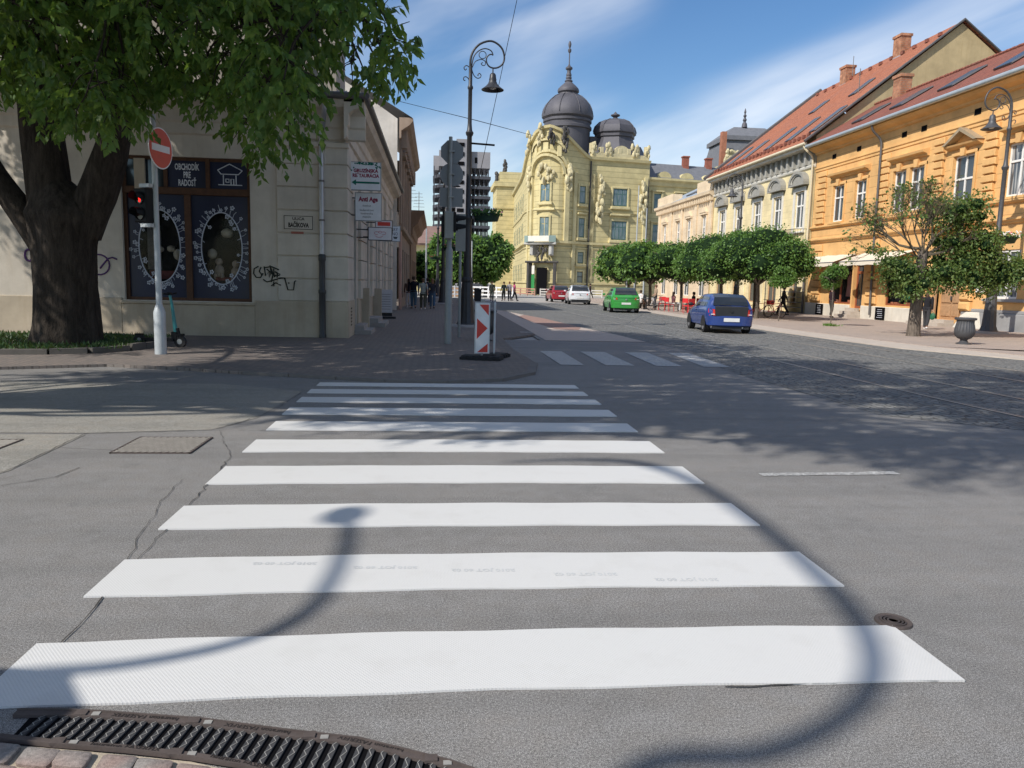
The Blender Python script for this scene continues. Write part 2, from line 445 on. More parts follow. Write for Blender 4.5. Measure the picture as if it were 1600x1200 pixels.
# ------------------------------------------------------------------ ground sheets (each a few mm above the one below)
def sheet(name, pts, z, m, kind='structure', skirt=0):
    b = MB(); n = len(pts)
    b.poly([(x, y, z) for x, y in pts])
    if skirt: b.add([(x, y, z) for x, y in pts]+[(x, y, z-skirt) for x, y in pts], [(i, n+i, n+(i+1) % n, (i+1) % n) for i in range(n)])
    return b.build(name, m, None, kind=kind)
g = MB(); g.quad((-900, -300, -.03), (900, -300, -.03), (900, 1500, -.03), (-900, 1500, -.03)); g.build('ground', M_ground, kind='structure')
sheet('road', [(-70, -12), (60, -12), (60, 10), (17.5, 14), (15.6, 18), (13.4, 22), (13.0, 30), (13.0, 62), (3.0, 62), (3.0, 22), (1.0, 22), (1.0, 13.2), (-3.0, 13.2), (-3.0, 14.6), (-70, 14.6)], 0, M_asph)
cob = [(5.9, 9.5), (5.75, 13.5), (5.8, 15.4), (6.5, 19.2), (6.15, 22), (5.95, 25), (5.5, 29), (5.0, 36), (4.0, 43.6), (3.6, 52), (3.2, 66), (13.3, 66), (13.1, 40), (12.9, 28.5), (13.35, 21), (14.7, 18.0), (16.2, 15.8), (20, 14.2), (40, 9), (40, 4.5), (14, 6.2), (9.4, 7.4), (7.6, 8.1)]
sheet('cobbled_road', cob, .004, M_cob)
kst = [(12.9, 28.5), (13.35, 21), (14.7, 18.0), (16.2, 15.8), (20, 14.2), (40, 9), (40, 10.2), (20.6, 15.4), (16.9, 17.2), (15.55, 18.9), (14.75, 21.7), (14.3, 28.5), (14.3, 70), (13.3, 70), (13.1, 40)]
sheet('kerb_strip', kst, .03, M_kerb, skirt=.03)
pr_ = [(40, 10.2), (20.6, 15.4), (16.9, 17.2), (15.55, 18.9), (14.75, 21.7), (14.3, 28.5), (14.3, 92), (30, 92), (30, 10)]
sheet('pavement', pr_, .045, M_pavR, skirt=.05)
pl = [(-70, 13.4), (-8.2, 13.35), (-7.2, 13.3), (-5.7, 13.95), (-4.4, 13.6), (-3.2, 13.1), (-.8, 12.3), (.2, 12.2), (1.1, 12.6), (1.75, 13.6), (2.0, 15.2), (1.85, 18.2), (1.9, 21.8), (3.1, 24), (3.2, 44), (3.2, 76), (-4, 76), (-4, 40), (-70, 40)]
sheet('pavement', pl, .05, M_pavL, skirt=.06)
sheet('parking_bay', [(3.15, 21.9), (6.12, 21.95), (5.95, 25), (5.5, 29), (5.0, 36), (4.0, 43.6), (3.25, 47.5)], .008, M_bay)
sheet('parking_bay', [(4.3, 27.5), (5.1, 27.2), (5.5, 29), (5.0, 36), (4.5, 39.5), (3.9, 37), (4.1, 31)], .012, M_bayred)
# kerb edging of the corner pavement
ke = MB()
kp = [(-3.2, 13.08), (-.8, 12.28), (.2, 12.18), (1.12, 12.57), (1.78, 13.58), (2.03, 15.2)]
for (x0, y0), (x1, y1) in zip(kp, kp[1:]):
    d = Vector((x1-x0, y1-y0, 0)); L = d.length; d.normalize(); nn = Vector((-d.y, d.x, 0)); k = max(1, int(L/.8))
    for i in range(k):
        a = Vector((x0, y0, 0))+d*(L*i/k+.006); b_ = Vector((x0, y0, 0))+d*(L*(i+1)/k-.006)
        h = .052+random.uniform(0, .003)
        ke.add([a, b_, b_+nn*.15, a+nn*.15]+[q+UP*h for q in (a, b_, b_+nn*.15, a+nn*.15)], [(4, 5, 6, 7), (0, 1, 5, 4), (1, 2, 6, 5), (2, 3, 7, 6), (3, 0, 4, 7)])
ke.build('kerb', mat('dark_kerb_stone', (.165, .15, .14), .85, .2, 3, 60, .3, .01), kind='structure')
# pale strip and side-street paving at the foot of the tree
sheet('road_patch', [(-40, 8.05), (-3.5, 8.07), (-2.35, 8.28), (-2.05, 9.0), (-1.9, 11.2), (-3.2, 11.9), (-40, 11.9)], .004, M_asphL)
sheet('road_patch', [(-40, 5.0), (-3.74, 5.37), (-3.45, 6.5), (-3.5, 7.99), (-40, 7.9)], .004, M_asphL)
# tar seams and cracks
def seam(pts, wd, name='road_crack'):
    b = MB(); P = []
    for (x0, y0), (x1, y1) in zip(pts, pts[1:]):
        L = math.hypot(x1-x0, y1-y0); k = max(2, int(L/.09))
        for i in range(k):
            t_ = i/k; P.append((x0+(x1-x0)*t_+random.gauss(0, .008), y0+(y1-y0)*t_+random.gauss(0, .008)))
    P.append(pts[-1])
    for i in range(len(P)-1):
        (x0, y0), (x1, y1) = P[i], P[i+1]; L = math.hypot(x1-x0, y1-y0) or 1; nx, ny = -(y1-y0)/L, (x1-x0)/L
        a = wd*random.uniform(.25, 1)*.5; c = wd*random.uniform(.25, 1)*.5
        b.quad((x0-nx*a, y0-ny*a, .0065), (x1-nx*c, y1-ny*c, .0065), (x1+nx*c, y1+ny*c, .0065), (x0+nx*a, y0+ny*a, .0065))
    b.build(name, M_tar, kind='structure')
seam([(-1.66, 2.95), (-1.61, 3.34), (-1.65, 3.87), (-1.69, 4.68), (-1.74, 5.8), (-1.83, 7.0)], .011)
seam([(-1.83, 7.0), (-2.25, 8.2)], .006)
seam([(-1.72, 4.3), (-1.95, 5.6), (-2.0, 6.2)], .006)
seam([(-40, 8.0), (-3.5, 8.05), (-2.3, 8.25)], .011); seam([(-3.74, 5.37), (-3.47, 6.5), (-3.52, 8.05)], .009)
seam([(-2.3, 8.25), (-1.95, 9.5), (-1.9, 11.1)], .009); seam([(-2.3, 8.25), (4.0, 8.05), (9, 7.95), (24, 7.6)], .008)
seam([(-3.35, 5.9), (-3.0, 6.3), (-2.95, 6.6)], .01)
seam([(1.2, 2.86), (2.2, 2.865)], .012)

# zebra crossing, eleven bars
zy = [(2.845, 3.37), (3.87, 4.40), (4.94, 5.46), (6.05, 6.63), (7.2, 7.75), (8.26, 8.77), (9.25, 9.74), (10.2, 10.62), (11.02, 11.4), (11.8, 12.15)]
for i, (a, b_) in enumerate(zy):
    q = MB(); n = 20; x0, x1 = -1.73-.012*min(i, 6)+random.uniform(-.01, .01), 2.245+random.uniform(-.02, .02)
    if i == 0: x0 = -1.72
    for k in range(n):
        u0 = x0+(x1-x0)*k/n; u1 = x0+(x1-x0)*(k+1)/n
        bow = lambda u: .035*math.sin((u+1.7)*.8)*(1 if i < 5 else .4)
        j = lambda u: .006*math.sin(u*7+i)
        q.add([(u0, a+bow(u0)+j(u0), .010), (u1, a+bow(u1)+j(u1), .010), (u1, b_+bow(u1)-j(u1), .010), (u0, b_+bow(u0)-j(u0), .010),
               (u0, a+bow(u0)+j(u0), .001), (u1, a+bow(u1)+j(u1), .001)], [(0, 1, 2, 3), (4, 5, 1, 0)])
    q.build('crossing_stripe', M_white, kind='structure')
M_faint = plain('faint_print', (.52, .53, .53), .6, 0, .3)
for x, y in ((-.84, 4.30), (-.27, 4.22), (.28, 4.16), (.85, 4.08), (1.4, 3.98)):
    o = text('2010 JOT 60 02', .055, M_faint, Matrix.Translation((x, y, .0112)) @ Matrix.Rotation(R(180-2), 4, 'Z'), 'stripe_print', None, .0002, bold=.002); o['kind'] = 'structure'
# second, older crossing
for x0, x1, x2, x3 in ((2.5, 3.04, 2.52, 3.0), (3.5, 4.1, 3.45, 4.05), (4.6, 5.17, 4.5, 5.05), (5.68, 6.2, 5.5, 6.07)):
    q = MB(); q.quad((x2, 15.3, .008), (x3, 15.3, .008), (x1, 18.4, .008), (x0, 18.4, .008)); q.build('crossing_stripe', M_oldwhite, kind='structure')
q = MB()
for k in range(9):
    a = 2.85+k*.145; q.quad((a, 6.31+.006*k+random.uniform(-.01, .01), .005), (a+.15, 6.31+.006*k, .005), (a+.15, 6.41+.008*k+random.uniform(-.012, .005), .005), (a, 6.40+.008*k, .005))
q.build('lane_line', M_oldwhite, kind='structure')
q = MB(); q.quad((2.7, 24.5, .062), (3.1, 24.5, .062), (3.1, 24.8, .062), (2.7, 24.8, .062)); q.build('lane_line', M_oldwhite, kind='structure')
# tram rails: twin running edges with a dark flange groove
for x in (7.72, 9.14, 11.05, 12.47):
    path = [(x+.5, 4.0), (x+.22, 8), (x, 12), (x, 24), (x-.05, 40), (x-.3, 62)]
    b1 = MB(); b2 = MB()
    P = catmull([Vector((a, c, 0)) for a, c in path], 6)
    for p, q_ in zip(P, P[1:]):
        b1.quad((p.x-.03, p.y, .011), (p.x+.03, p.y, .011), (q_.x+.03, q_.y, .011), (q_.x-.03, q_.y, .011))
        b1.quad((p.x+.065, p.y, .011), (p.x+.08, p.y, .011), (q_.x+.08, q_.y, .011), (q_.x+.065, q_.y, .011))
        b2.quad((p.x+.03, p.y, .009), (p.x+.065, p.y, .009), (q_.x+.065, q_.y, .009), (q_.x+.03, q_.y, .009))
    r1 = b1.build('tram_rail', M_rail, kind='structure'); g1_ = b2.build('rail_groove', M_void, r1)
# ------------------------------------------------------------------ drain channel, covers, setts
M_galv = mat('galvanised', (.30, .31, .31), .5, .15, 6, 80, .1, .002, .6)
M_rust = mat('rusty_iron', (.085, .068, .062), .8, .25, 12, 110, .5, .003)
M_bar = mat('plastic_grating', (.055, .055, .058), .6, .15, 20, 120, .2, .002)
M_barpale = mat('grating_ridge', (.30, .29, .27), .55, .15, 20, 120, .2, .002)  # paler tone for the zigzag ridges and locking lugs
M_sett = pavers('sett_stone', [(.40, .33, .30), (.34, .30, .28), (.40, .34, .30)], (.3, .26, .22), 5, 5, 0, .5)
def sett_mat():
    t = NT('red_sett'); v = t.geo(); 
    vo = t.noise(v, 5.5, 1, .4); n = t.noise(v, 60, 4, .65); n2 = t.noise(v, 300, 2, .6)
    c = t.mix(t.ramp(vo, [(.35, 0), (.62, 1)]), (.27, .195, .17), (.235, .215, .20))
    c = t.mix(1.0, c, t.ramp(n, [(.3, .7), (.7, 1.25)]), 'MULTIPLY'); c = t.mix(1.0, c, t.ramp(n2, [(.3, .8), (.7, 1.2)]), 'MULTIPLY')
    t.bsdf(c, .8, 0, .3, t.bump(t.math('ADD', n, t.math('MULTIPLY', n2, .5)), .6, .006)); return t.m
M_redsett = sett_mat()
M_mortar = mat('mortar_sand', (.42, .36, .28), .95, .2, 12, 200, .6, .005)
up_ = [(-1.52, 2.82), (-1.35, 2.81), (-1.21, 2.79), (-.83, 2.72), (-.53, 2.635), (-.25, 2.565), (.06, 2.42), (.30, 2.27), (.7, 2.0)]
lo_ = [(-1.75, 2.66), (-1.49, 2.635), (-1.30, 2.59), (-1.03, 2.54), (-.80, 2.485), (-.62, 2.43), (-.36, 2.31), (-.1, 2.15), (.3, 1.85)]
def interp(P, x):
    for (x0, y0), (x1, y1) in zip(P, P[1:]):
        if x0 <= x <= x1: return y0+(y1-y0)*(x-x0)/(x1-x0)
    return P[0][1] if x < P[0][0] else P[-1][1]
drain = empty('drain_channel', (-.6, 2.55, 0), 0, 'black slotted drain channel with cast iron edges at the near end of the crossing', 'drain')
dr = MB(lambda p: p-Vector((-.6, 2.55, 0)))
xs = [-1.46+i*.03 for i in range(68)]
dr.add([(x, interp(lo_, x)-.004, .004) for x in xs]+[(x, interp(up_, x)+.004, .004) for x in xs], [(i, i+1, len(xs)+i+1, len(xs)+i) for i in range(len(xs)-1)])
dr.build('channel_bed', M_void, drain)
fr = MB(lambda p: p-Vector((-.6, 2.55, 0)))
def strip(b, P, w0, w1, z0, z1):
    P = [p for p in P]
    for i in range(len(P)-1):
        (x0, y0), (x1, y1) = P[i], P[i+1]
        pts = [(x0, y0+w0), (x1, y1+w0), (x1, y1+w1), (x0, y0+w1)]
        b.add([(x, y, z0) for x, y in pts]+[(x, y, z1) for x, y in pts], [(4, 5, 6, 7), (0, 1, 5, 4), (2, 3, 7, 6), (1, 2, 6, 5), (3, 0, 4, 7)])
strip(fr, up_, -.036, -.002, .002, .016); strip(fr, lo_, .002, .030, .002, .016)
strip(fr, up_, -.006, .0, .002, .021); strip(fr, lo_, .0, .006, .002, .021)
for x in (-1.28, -.86, -.43, -.0):   # lock lugs
    for P, s in ((up_, -1), (lo_, 1)):
        y = interp(P, x)
        fr.box(x-.022, x+.022, min(y, y+s*.036), max(y, y+s*.036), .012, .0215)
fr.build('edge_rail', M_rust, drain)
lg = MB(lambda p: p-Vector((-.6, 2.55, 0)))
for x in (-1.225, -.805, -.375, .055):
    for P, s in ((up_, -1), (lo_, 1)):
        y = interp(P, x); lg.box(x-.014, x+.014, min(y+s*.008, y+s*.030), max(y+s*.008, y+s*.030), .0165, .019)
lg.build('locking_lug', M_barpale, drain)
bars = MB(lambda p: p-Vector((-.6, 2.55, 0))); rid = MB(lambda p: p-Vector((-.6, 2.55, 0)))
x = -1.44; k = 0
while x < .35:
    y0 = interp(lo_, x)+.031; y1 = interp(up_, x)-.037
    if y1-y0 > .04:
        SH = .16; sk = lambda yy: SH*(yy-y0)
        bars.add([(x, y0, -.006), (x+.021, y0, -.006), (x+.021+sk(y1), y1, -.006), (x+sk(y1), y1, -.006), (x, y0, .011), (x+.021, y0, .011), (x+.021+sk(y1), y1, .011), (x+sk(y1), y1, .011)], [(4, 5, 6, 7), (0, 1, 5, 4), (1, 2, 6, 5), (2, 3, 7, 6), (3, 0, 4, 7)])
        n = 4; zy_ = []
        for i in range(n*2+1):
            yy = y0+(y1-y0)*i/(n*2); zy_.append((x+sk(yy)+(.003 if i % 2 else .018), yy))
        for (ax, ay), (bx, by) in zip(zy_, zy_[1:]):
            rid.add([(ax-.0016, ay, .0135), (ax+.0016, ay, .0135), (bx+.0016, by, .0135), (bx-.0016, by, .0135)], [(0, 1, 2, 3)])
    x += .041
bars.build('grating_bars', M_bar, drain); rid.build('grating_ridges', M_barpale, drain)
M_dark = plain('dark_lettering', (.03, .026, .025), .8, 0, .2)
for x, P, s, rot in ((-1.04, lo_, 1, 0), (-.62, lo_, 1, 0), (-1.04, up_, -1, 180), (-.62, up_, -1, 180), (-.21, up_, -1, 180)):
    y = interp(P, x)+s*.017; sl = math.degrees(math.atan2(interp(P, x+.1)-interp(P, x-.1), .2))
    text('hauraton FASERFIX', .029, M_dark, Matrix.Translation((x+.6, y-2.55, .0172)) @ Matrix.Rotation(R(sl+rot), 4, 'Z'), 'lettering', drain, .0006, sx=1.08)
# red stone setts below the channel
q = MB(); q.poly([(-3.2, 2.62, .003), (-1.75, 2.655, .003), (-1.3, 2.59, .003), (-.8, 2.482, .003), (-.36, 2.305, .003), (.3, 1.84, .003), (.3, 1.0, .003), (-3.2, 1.0, .003)]); q.build('mortar_bed', M_mortar, kind='structure')
sb = MB(); rnd = random.Random(5)
for r in range(7):
    for c in range(-16, 8):
        wd = .135; x0 = c*wd+(.06 if r % 2 else 0)-.02; y1 = interp(lo_, max(x0+.07, -1.75))-.012-r*.108+ (.0 if r else 0)
        x0 += rnd.uniform(-.006, .006); x1 = x0+wd-.022+rnd.uniform(-.008, .006); y0 = y1-.09+rnd.uniform(-.006, .006)
        sl = interp(lo_, min(x1, .3))-interp(lo_, max(x0, -1.75)); h = .018+rnd.uniform(-.003, .005); c_h = .005
        if x0 < -3: continue
        pts = [(x0, y0), (x1, y0+sl), (x1, y1+sl), (x0, y1)]; cx0 = sum(p[0] for p in pts)/4; cy0 = sum(p[1] for p in pts)/4
        jt = [(px+rnd.uniform(-.006, .006), py+rnd.uniform(-.005, .005)) for px, py in pts]
        # rounded corners
        ring = []
        for i in range(4):
            p = Vector(jt[i]); a = Vector(jt[i-1]); b_ = Vector(jt[(i+1) % 4])
            ring += [p+(a-p).normalized()*.014, p+(a-p).normalized()*.004+(b_-p).normalized()*.004, p+(b_-p).normalized()*.014]
        n = len(ring); ins = [p+(Vector((cx0, cy0))-p).normalized()*c_h for p in ring]
        sb.add([(p.x, p.y, .003) for p in ring]+[(p.x, p.y, h-.0025) for p in ring]+[(p.x, p.y, h) for p in ins],
               [(i, (i+1) % n, n+(i+1) % n, n+i) for i in range(n)]+[(n+i, n+(i+1) % n, 2*n+(i+1) % n, 2*n+i) for i in range(n)]+[tuple(2*n+i for i in range(n))])
sb.build('paving_setts', M_redsett, smooth=50, kind='structure')
# two rectangular diagonal-rib covers and the small round valve cover
def rib_cover(x0, x1, y0, y1, lab):
    e = empty('manhole_cover', ((x0+x1)/2, (y0+y1)/2, 0), 0, lab, 'manhole cover', 'ribbed steel covers in the road')
    X = lambda p: p-Vector(((x0+x1)/2, (y0+y1)/2, 0))
    f = MB(X); f.box(x0, x1, y0, y0+.018, -.01, .012); f.box(x0, x1, y1-.018, y1, -.01, .012); f.box(x0, x0+.018, y0, y1, -.01, .0125); f.box(x1-.018, x1, y0, y1, -.01, .0125)
    f.build('cover_frame', M_rust, e)
    p = MB(X); p.quad((x0, y0, .0035), (x1, y0, .0035), (x1, y1, .0035), (x0, y1, .0035)); p.build('cover_plate', M_void, e)
    rb = MB(X); L = (x1-x0)+(y1-y0); n = int(L/.062)
    for i in range(n):
        s = i*.062
        a = (x0+.02+min(s, x1-x0-.04), y1-.02-max(0, s-(x1-x0-.04))); b_ = (x0+.02+max(0, s-(y1-y0-.04)), y1-.02-min(s, y1-y0-.04))
        if a[1] < y0+.02 or b_[0] > x1-.02: continue
        d = Vector((a[0]-b_[0], a[1]-b_[1], 0));
        if d.length < .02: continue
        nn = Vector((-d.y, d.x, 0))  .normalized()*.013; A = Vector((*a, .0115)); B = Vector((*b_, .0115))
        rb.quad(A-nn, A+nn, B+nn, B-nn)
    rb.build('cover_ribs', mat('cover_rib_steel', (.40, .37, .33), .6, .2, 10, 80, .2, .002), e)
rib_cover(-2.93, -2.22, 7.14, 7.86, 'rectangular ribbed steel cover lying whole in the grey road left of the crossing')
rib_cover(-4.66, -3.95, 7.2, 7.72, 'rectangular ribbed steel cover cut off by the left edge of the photo')
e = empty('valve_cover', (2.27, 3.42, 0), 0, 'small round iron valve cover touching the corner of the nearest white stripe', 'manhole cover')
b = MB(); b.lathe((0, 0, .001), [(.001, .006), (.062, .006), (.068, .010), (.085, .010), (.088, .0)], 28); b.build('cover_rim', M_rust, e)
b = MB()
for r0 in (.022, .038, .052): b.lathe((0, 0, .004), [(r0, .004), (r0, .0085), (r0+.008, .0085), (r0+.008, .004)], 28)
b.build('cover_rings', M_iron, e)

# ------------------------------------------------------------------ street furniture materials
M_black = mat('black_lamp_iron', (.035, .036, .04), .45, .2, 8, 60, .15, .003, .2, .5)
M_greyiron = mat('grey_lamp_iron', (.075, .076, .082), .5, .2, 8, 60, .15, .003, .2, .5)
M_postgrey = mat('grey_post', (.25, .27, .28), .5, .15, 5, 60, .1, .003, .3, .4)
M_postlight = mat('light_grey_post', (.42, .45, .47), .5, .15, 5, 60, .1, .003, .2, .4)
M_signback = mat('sign_back', (.20, .215, .23), .55, .1, 4, 50, .05, .002, .5, .4)
M_rubber = mat('black_rubber', (.03, .03, .032), .85, .2, 10, 60, .3, .004)
M_red = plain('signal_red_paint', (.62, .05, .035), .45)
M_whitep = plain('white_sheeting', (.78, .78, .78), .5)
M_basket = mat('basket_green', (.02, .05, .035), .7, .2, 8, 40, .2, .01)
M_leafy = mat('basket_foliage', (.07, .16, .03), .6, .4, 15, 60, .3, .02)
M_petw = plain('white_petals', (.8, .78, .76), .7); M_petr = plain('red_petals', (.55, .06, .10), .7); M_petp = plain('pink_petals', (.55, .22, .30), .7)

def curl(pts, sc=.00143): return [Vector(((x-600)*sc, 0, (880-y)*sc)) for x, y in pts]
def make_lamp(col, label, group='ornate street lamps lining the street'):
    t = empty('street_lamp', (0, 0, 0), 0, label, 'street lamp', group)
    b = MB(); b.lathe((0, 0, 0), [(.36, 0), (.36, .09), (.32, .12), (.29, .22), (.26, .30), (.225, .9), (.19, 1.5), (.175, 1.55), (.2, 1.6), (.2, 1.68), (.165, 1.74)], 24, lobes=12, la=.03); b.build('base', col, t, smooth=35)
    b = MB(); b.lathe((0, 0, 0), [(.78, -.04), (.74, .03), (.55, .07), (.3, .08)], 22, lobes=9, la=.02); b.build('stone_base', M_granite, t, smooth=30)
    b = MB(); b.lathe((0, 0, 0), [(.155, 1.72), (.135, 2.4), (.125, 3.5), (.12, 3.72), (.145, 3.76), (.145, 3.82), (.10, 3.9), (.09, 5.2), (.085, 6.55), (.12, 6.6), (.14, 6.68), (.09, 6.76), (.07, 7.0), (.068, 8.1), (.095, 8.14), (.095, 8.2), (.065, 8.26), (.06, 8.88)], 16); b.build('pole', col, t, smooth=40)
    O = Vector((0, 0, 8.83))
    def sc(pts, r, r1=None, name='scroll'):
        P = [O+p for p in catmull(curl(pts), 5)]; n = len(P); rr = [r+(r1-r)*i/(n-1) for i in range(n)] if r1 else r
        m = MB(); m.tube(P, rr, 8); return m.build(name, col, t, smooth=60)
    sc([(590, 880), (592, 740), (615, 600), (690, 450), (830, 320), (1050, 248), (1220, 298), (1350, 420), (1402, 600), (1370, 745), (1270, 835), (1150, 862), (1040, 828), (980, 740), (975, 650), (1020, 578), (1085, 550), (1135, 572)], .042, .02, 'hook')
    sc([(1130, 560), (1080, 470), (960, 428), (850, 450), (740, 525), (665, 640), (632, 800), (620, 880)], .02)
    sc([(880+85*math.cos(a), 575+85*math.sin(a)) for a in [i*math.pi/6 for i in range(13)]], .014)
    sc([(640, 870), (700, 745), (790, 692), (880, 682), (950, 730), (940, 800), (890, 815), (850, 775), (890, 745)], .015)
    sc([(635, 940), (680, 1050), (760, 1112), (830, 1095), (850, 1040), (810, 1000), (772, 1040), (790, 1060)], .016)
    sc([(590, 905), (540, 850), (490, 838), (440, 885), (470, 940), (505, 905)], .016); sc([(570, 1230), (560, 1150), (500, 1095), (440, 1110), (440, 1170), (480, 1180)], .016)
    bx = (1135-600)*.00143
    s = MB(); s.tube([O+Vector((bx, 0, .03)), O+Vector((bx, 0, -.15))], .022, 8); s.build('hanger', col, t)
    be = MB(); z0 = 8.83-.13; be.lathe((bx, 0, 0), [(.02, z0), (.07, z0-.02), (.105, z0-.07), (.115, z0-.17), (.13, z0-.22), (.125, z0-.27), (.16, z0-.36), (.23, z0-.44), (.33, z0-.52), (.39, z0-.56), (.385, z0-.575), (.30, z0-.53), (.15, z0-.40)], 24)
    sh = be.build('lamp_shade', col, t, smooth=45)
    g = MB(); g.blob((bx, 0, z0-.46), .13, .13, .10, 12, 6); g.build('bulb', plain('frosted_bulb', (.7, .7, .66), .4), sh, smooth=True)
    return t
def basket(loc, rz, pets, label, r=.62, seed=1):
    rn = random.Random(seed); t = empty('flower_basket', loc, rz, label, 'flower basket', 'flower baskets hung on the lamps')
    b = MB(); b.lathe((0, 0, -.22), [(r*.35, 0), (r*.8, .02), (r*.95, .26), (r*1.0, .28), (r*.9, .27), (r*.75, .05)], 14, sy=.75); b.build('planter', M_basket, t, smooth=40)
    f = MB()
    for i in range(420):
        a = rn.uniform(0, 2*math.pi); q = r*math.sqrt(rn.random())*1.15; z = .07+rn.uniform(-.12, .16)*(1.2-q/r*.4); p = Vector((math.cos(a)*q, math.sin(a)*q*.8, z)); u = Vector((rn.gauss(0, 1), rn.gauss(0, 1), rn.gauss(0, 1))).normalized()*.045; v = u.cross(Vector((rn.gauss(0, 1), rn.gauss(0, 1), 1))).normalized()*.035
        f.quad(p-u, p-v, p+u, p+v)
    f.build('foliage', M_leafy, t)
    for pm, n in pets:
        f = MB()
        for i in range(n):
            a = rn.uniform(0, 2*math.pi); q = r*math.sqrt(rn.random())*1.15; p = Vector((math.cos(a)*q, math.sin(a)*q*.8, .1+rn.uniform(-.06, .16))); f.blob(p, .035, .035, .028, 5, 3)
        f.build('blossoms', pm, t)
    return t
lampA = make_lamp(M_black, 'black ornate lamp with a single hooked arm rising beside the striped beacon'); lampA.location = (1.08, 27.5, .05)
lampB = dup(lampA, (.45, 55, .05), None, 'black ornate lamp behind the walkers, second along the left pavement')
lampC = dup(lampA, (.1, 76, .05), None, 'farthest black ornate lamp on the left pavement, partly behind the one before it')
lampD = make_lamp(M_greyiron, 'grey ornate lamp on the right pavement next to the urn bin'); lampD.location = (22.75, 29.8, .045); lampD.rotation_euler = (0, 0, math.pi)
lampE = dup(lampD, (21.9, 55, .045), math.pi, 'grey ornate lamp rising from the wide green street tree before the cream house')
basket((1.72, 27.5, 3.95), 0, ((M_petw, 16), (M_petp, 12)), 'green hanging basket with white and pink blossoms on the nearest left lamp', .5, 3)
basket((.95, 55, 3.95), 0, ((M_petr, 50), (M_petp, 26)), 'flower basket with crimson blossoms on the second left lamp', .55, 4)
basket((-.15, 76, 3.9), 0, ((M_petr, 20),), 'dark flower basket on the farthest left lamp', .6, 5)
basket((22.68, 29.7, 3.9), 0, ((M_petw, 75), (M_petr, 20)), 'green basket heaped with white blossoms on the grey lamp at the right', .8, 6)

# plate-and-lamp post of the traffic signal in the middle (seen from behind)
def octagon(c, r, n=8, a0=22.5): return [(c[0]+r*math.cos(R(a0+360/n*i)), c[1]+r*math.sin(R(a0+360/n*i))) for i in range(n)]
t = empty('traffic_signal', (.31, 19.62, .05), 0, 'grey signal post with an octagonal sign seen from behind and two dark lanterns', 'traffic light')
b = MB(); b.lathe((0, 0, 0), [(.092, 0), (.09, 2.35), (.062, 2.42), (.05, 3.4), (.045, 5.1)], 14); b.build('post', M_postgrey, t, smooth=40)
F = frame((0, 0, 0), (1, 0, 0), (0, -1, 0))
b = MB(); b.fprism(F, octagon((.04, 4.75), .30), -.09, -.075); b.build('octagonal_sign', M_signback, t)
b = MB(); b.fprism(F, octagon((.04, 4.20), .29, 20, 0), -.09, -.075); b.build('round_sign', M_signback, t)
b = MB(); b.fbox(F, -.25, .32, 3.42, 3.88, -.09, -.075); b.build('sign_plate', M_signback, t)
b = MB()
for z in (4.75, 4.2, 3.65): b.fbox(F, -.04, .10, z-.015, z+.015, -.074, .062)
b.build('clamp', M_galv, t)
M_sigbox = mat('signal_box_grey', (.26, .27, .26), .55, .12, 4, 50, .05, .002); M_sigblk = plain('signal_black', (.010, .011, .013), .6, 0, .2)
b = MB(); b.fbox(F, -.13, .10, 2.62, 3.28, .06, .20, .02); b.build('signal_box', M_sigbox, t)
b = MB(); b.fbox(F, -.21, -.13, 2.66, 3.18, -.02, .16, .015); b.build('side_signal_box', M_sigblk, t)
hd = MB(); hd.fbox(F, .10, .16, 2.80, 3.27, -.05, .22, .012); hb = hd.build('signal_head', M_sigblk, t)
for z in (3.13, 2.92):
    v_ = MB(); n = 12
    P = [(.0, .085*math.cos(2*math.pi*i/n+math.pi/2), .085*math.sin(2*math.pi*i/n+math.pi/2)) for i in range(n)]
    v_.add([(.155, .09*-1+p[1], z+p[2]) for p in P]+[(.40 if p[2] > -.02 else .2, -.09+p[1], z+p[2]-.02) for p in P], [(i, (i+1) % n, n+(i+1) % n, n+i) for i in range(n)]+[tuple(range(n))])
    v_.build('visor', M_sigblk, hb)
t2 = empty('metal_cabinet_post', (.66, 22.0, .05), 0, 'tall grey flat plate on a post standing behind the signal lanterns', 'sign')
b = MB(); b.box(-.14, .14, -.02, .02, 2.42, 3.45); b.build('plate', M_sigbox, t2); b = MB(); b.tube([(0, .05, 0), (0, .05, 3.3)], .04, 10); b.build('post', M_postgrey, t2)

# striped guidance beacons on rubber feet
def beacon(x, y, rz, label):
    t = empty('guidance_beacon', (x, y, .052), rz, label, 'beacon', 'striped beacons at the kerb corner')
    F = frame((0, 0, 0), (1, 0, 0), (0, -1, 0)); w_ = .135
    b = MB(); b.fbox(F, -w_-.02, w_+.02, .12, 1.16, -.02, .018, .006); p = b.build('panel', plain('beacon_grey', (.55, .57, .58), .5), t)
    b = MB(); b.fbox(F, -w_, w_, .14, 1.14, .018, .021); b.build('white_face', M_whitep, p)
    d = .023
    for tri in ([(-.07, 1.12), (w_-.01, 1.12), (w_-.01, .90)], [(-w_+.02, .84), (w_-.03, .64), (-w_+.02, .42)], [(w_-.02, .33), (w_-.02, .15), (-w_+.03, .15)]):
        b = MB(); b.fprism(F, tri, .0205, d); b.build('red_stripe', M_red, p)
    b = MB(); b.fbox(F, -.04, .04, 1.15, 1.22, -.012, .012); b.fbox(F, -.02, .02, 0, .14, -.02, .02); b.build('bracket', M_galv, t)
    b = MB(lambda q: q)
    b.box(-.20, .20, -.42, .42, 0, .055); b.box(-.17, .17, -.39, .39, .055, .085)
    for i in range(6): b.box(-.22, .22, -.40+i*.14, -.40+i*.14+.07, .0, .068)
    o = b.build('rubber_foot', M_rubber, t); o.rotation_euler = (0, 0, R(68))
    return t
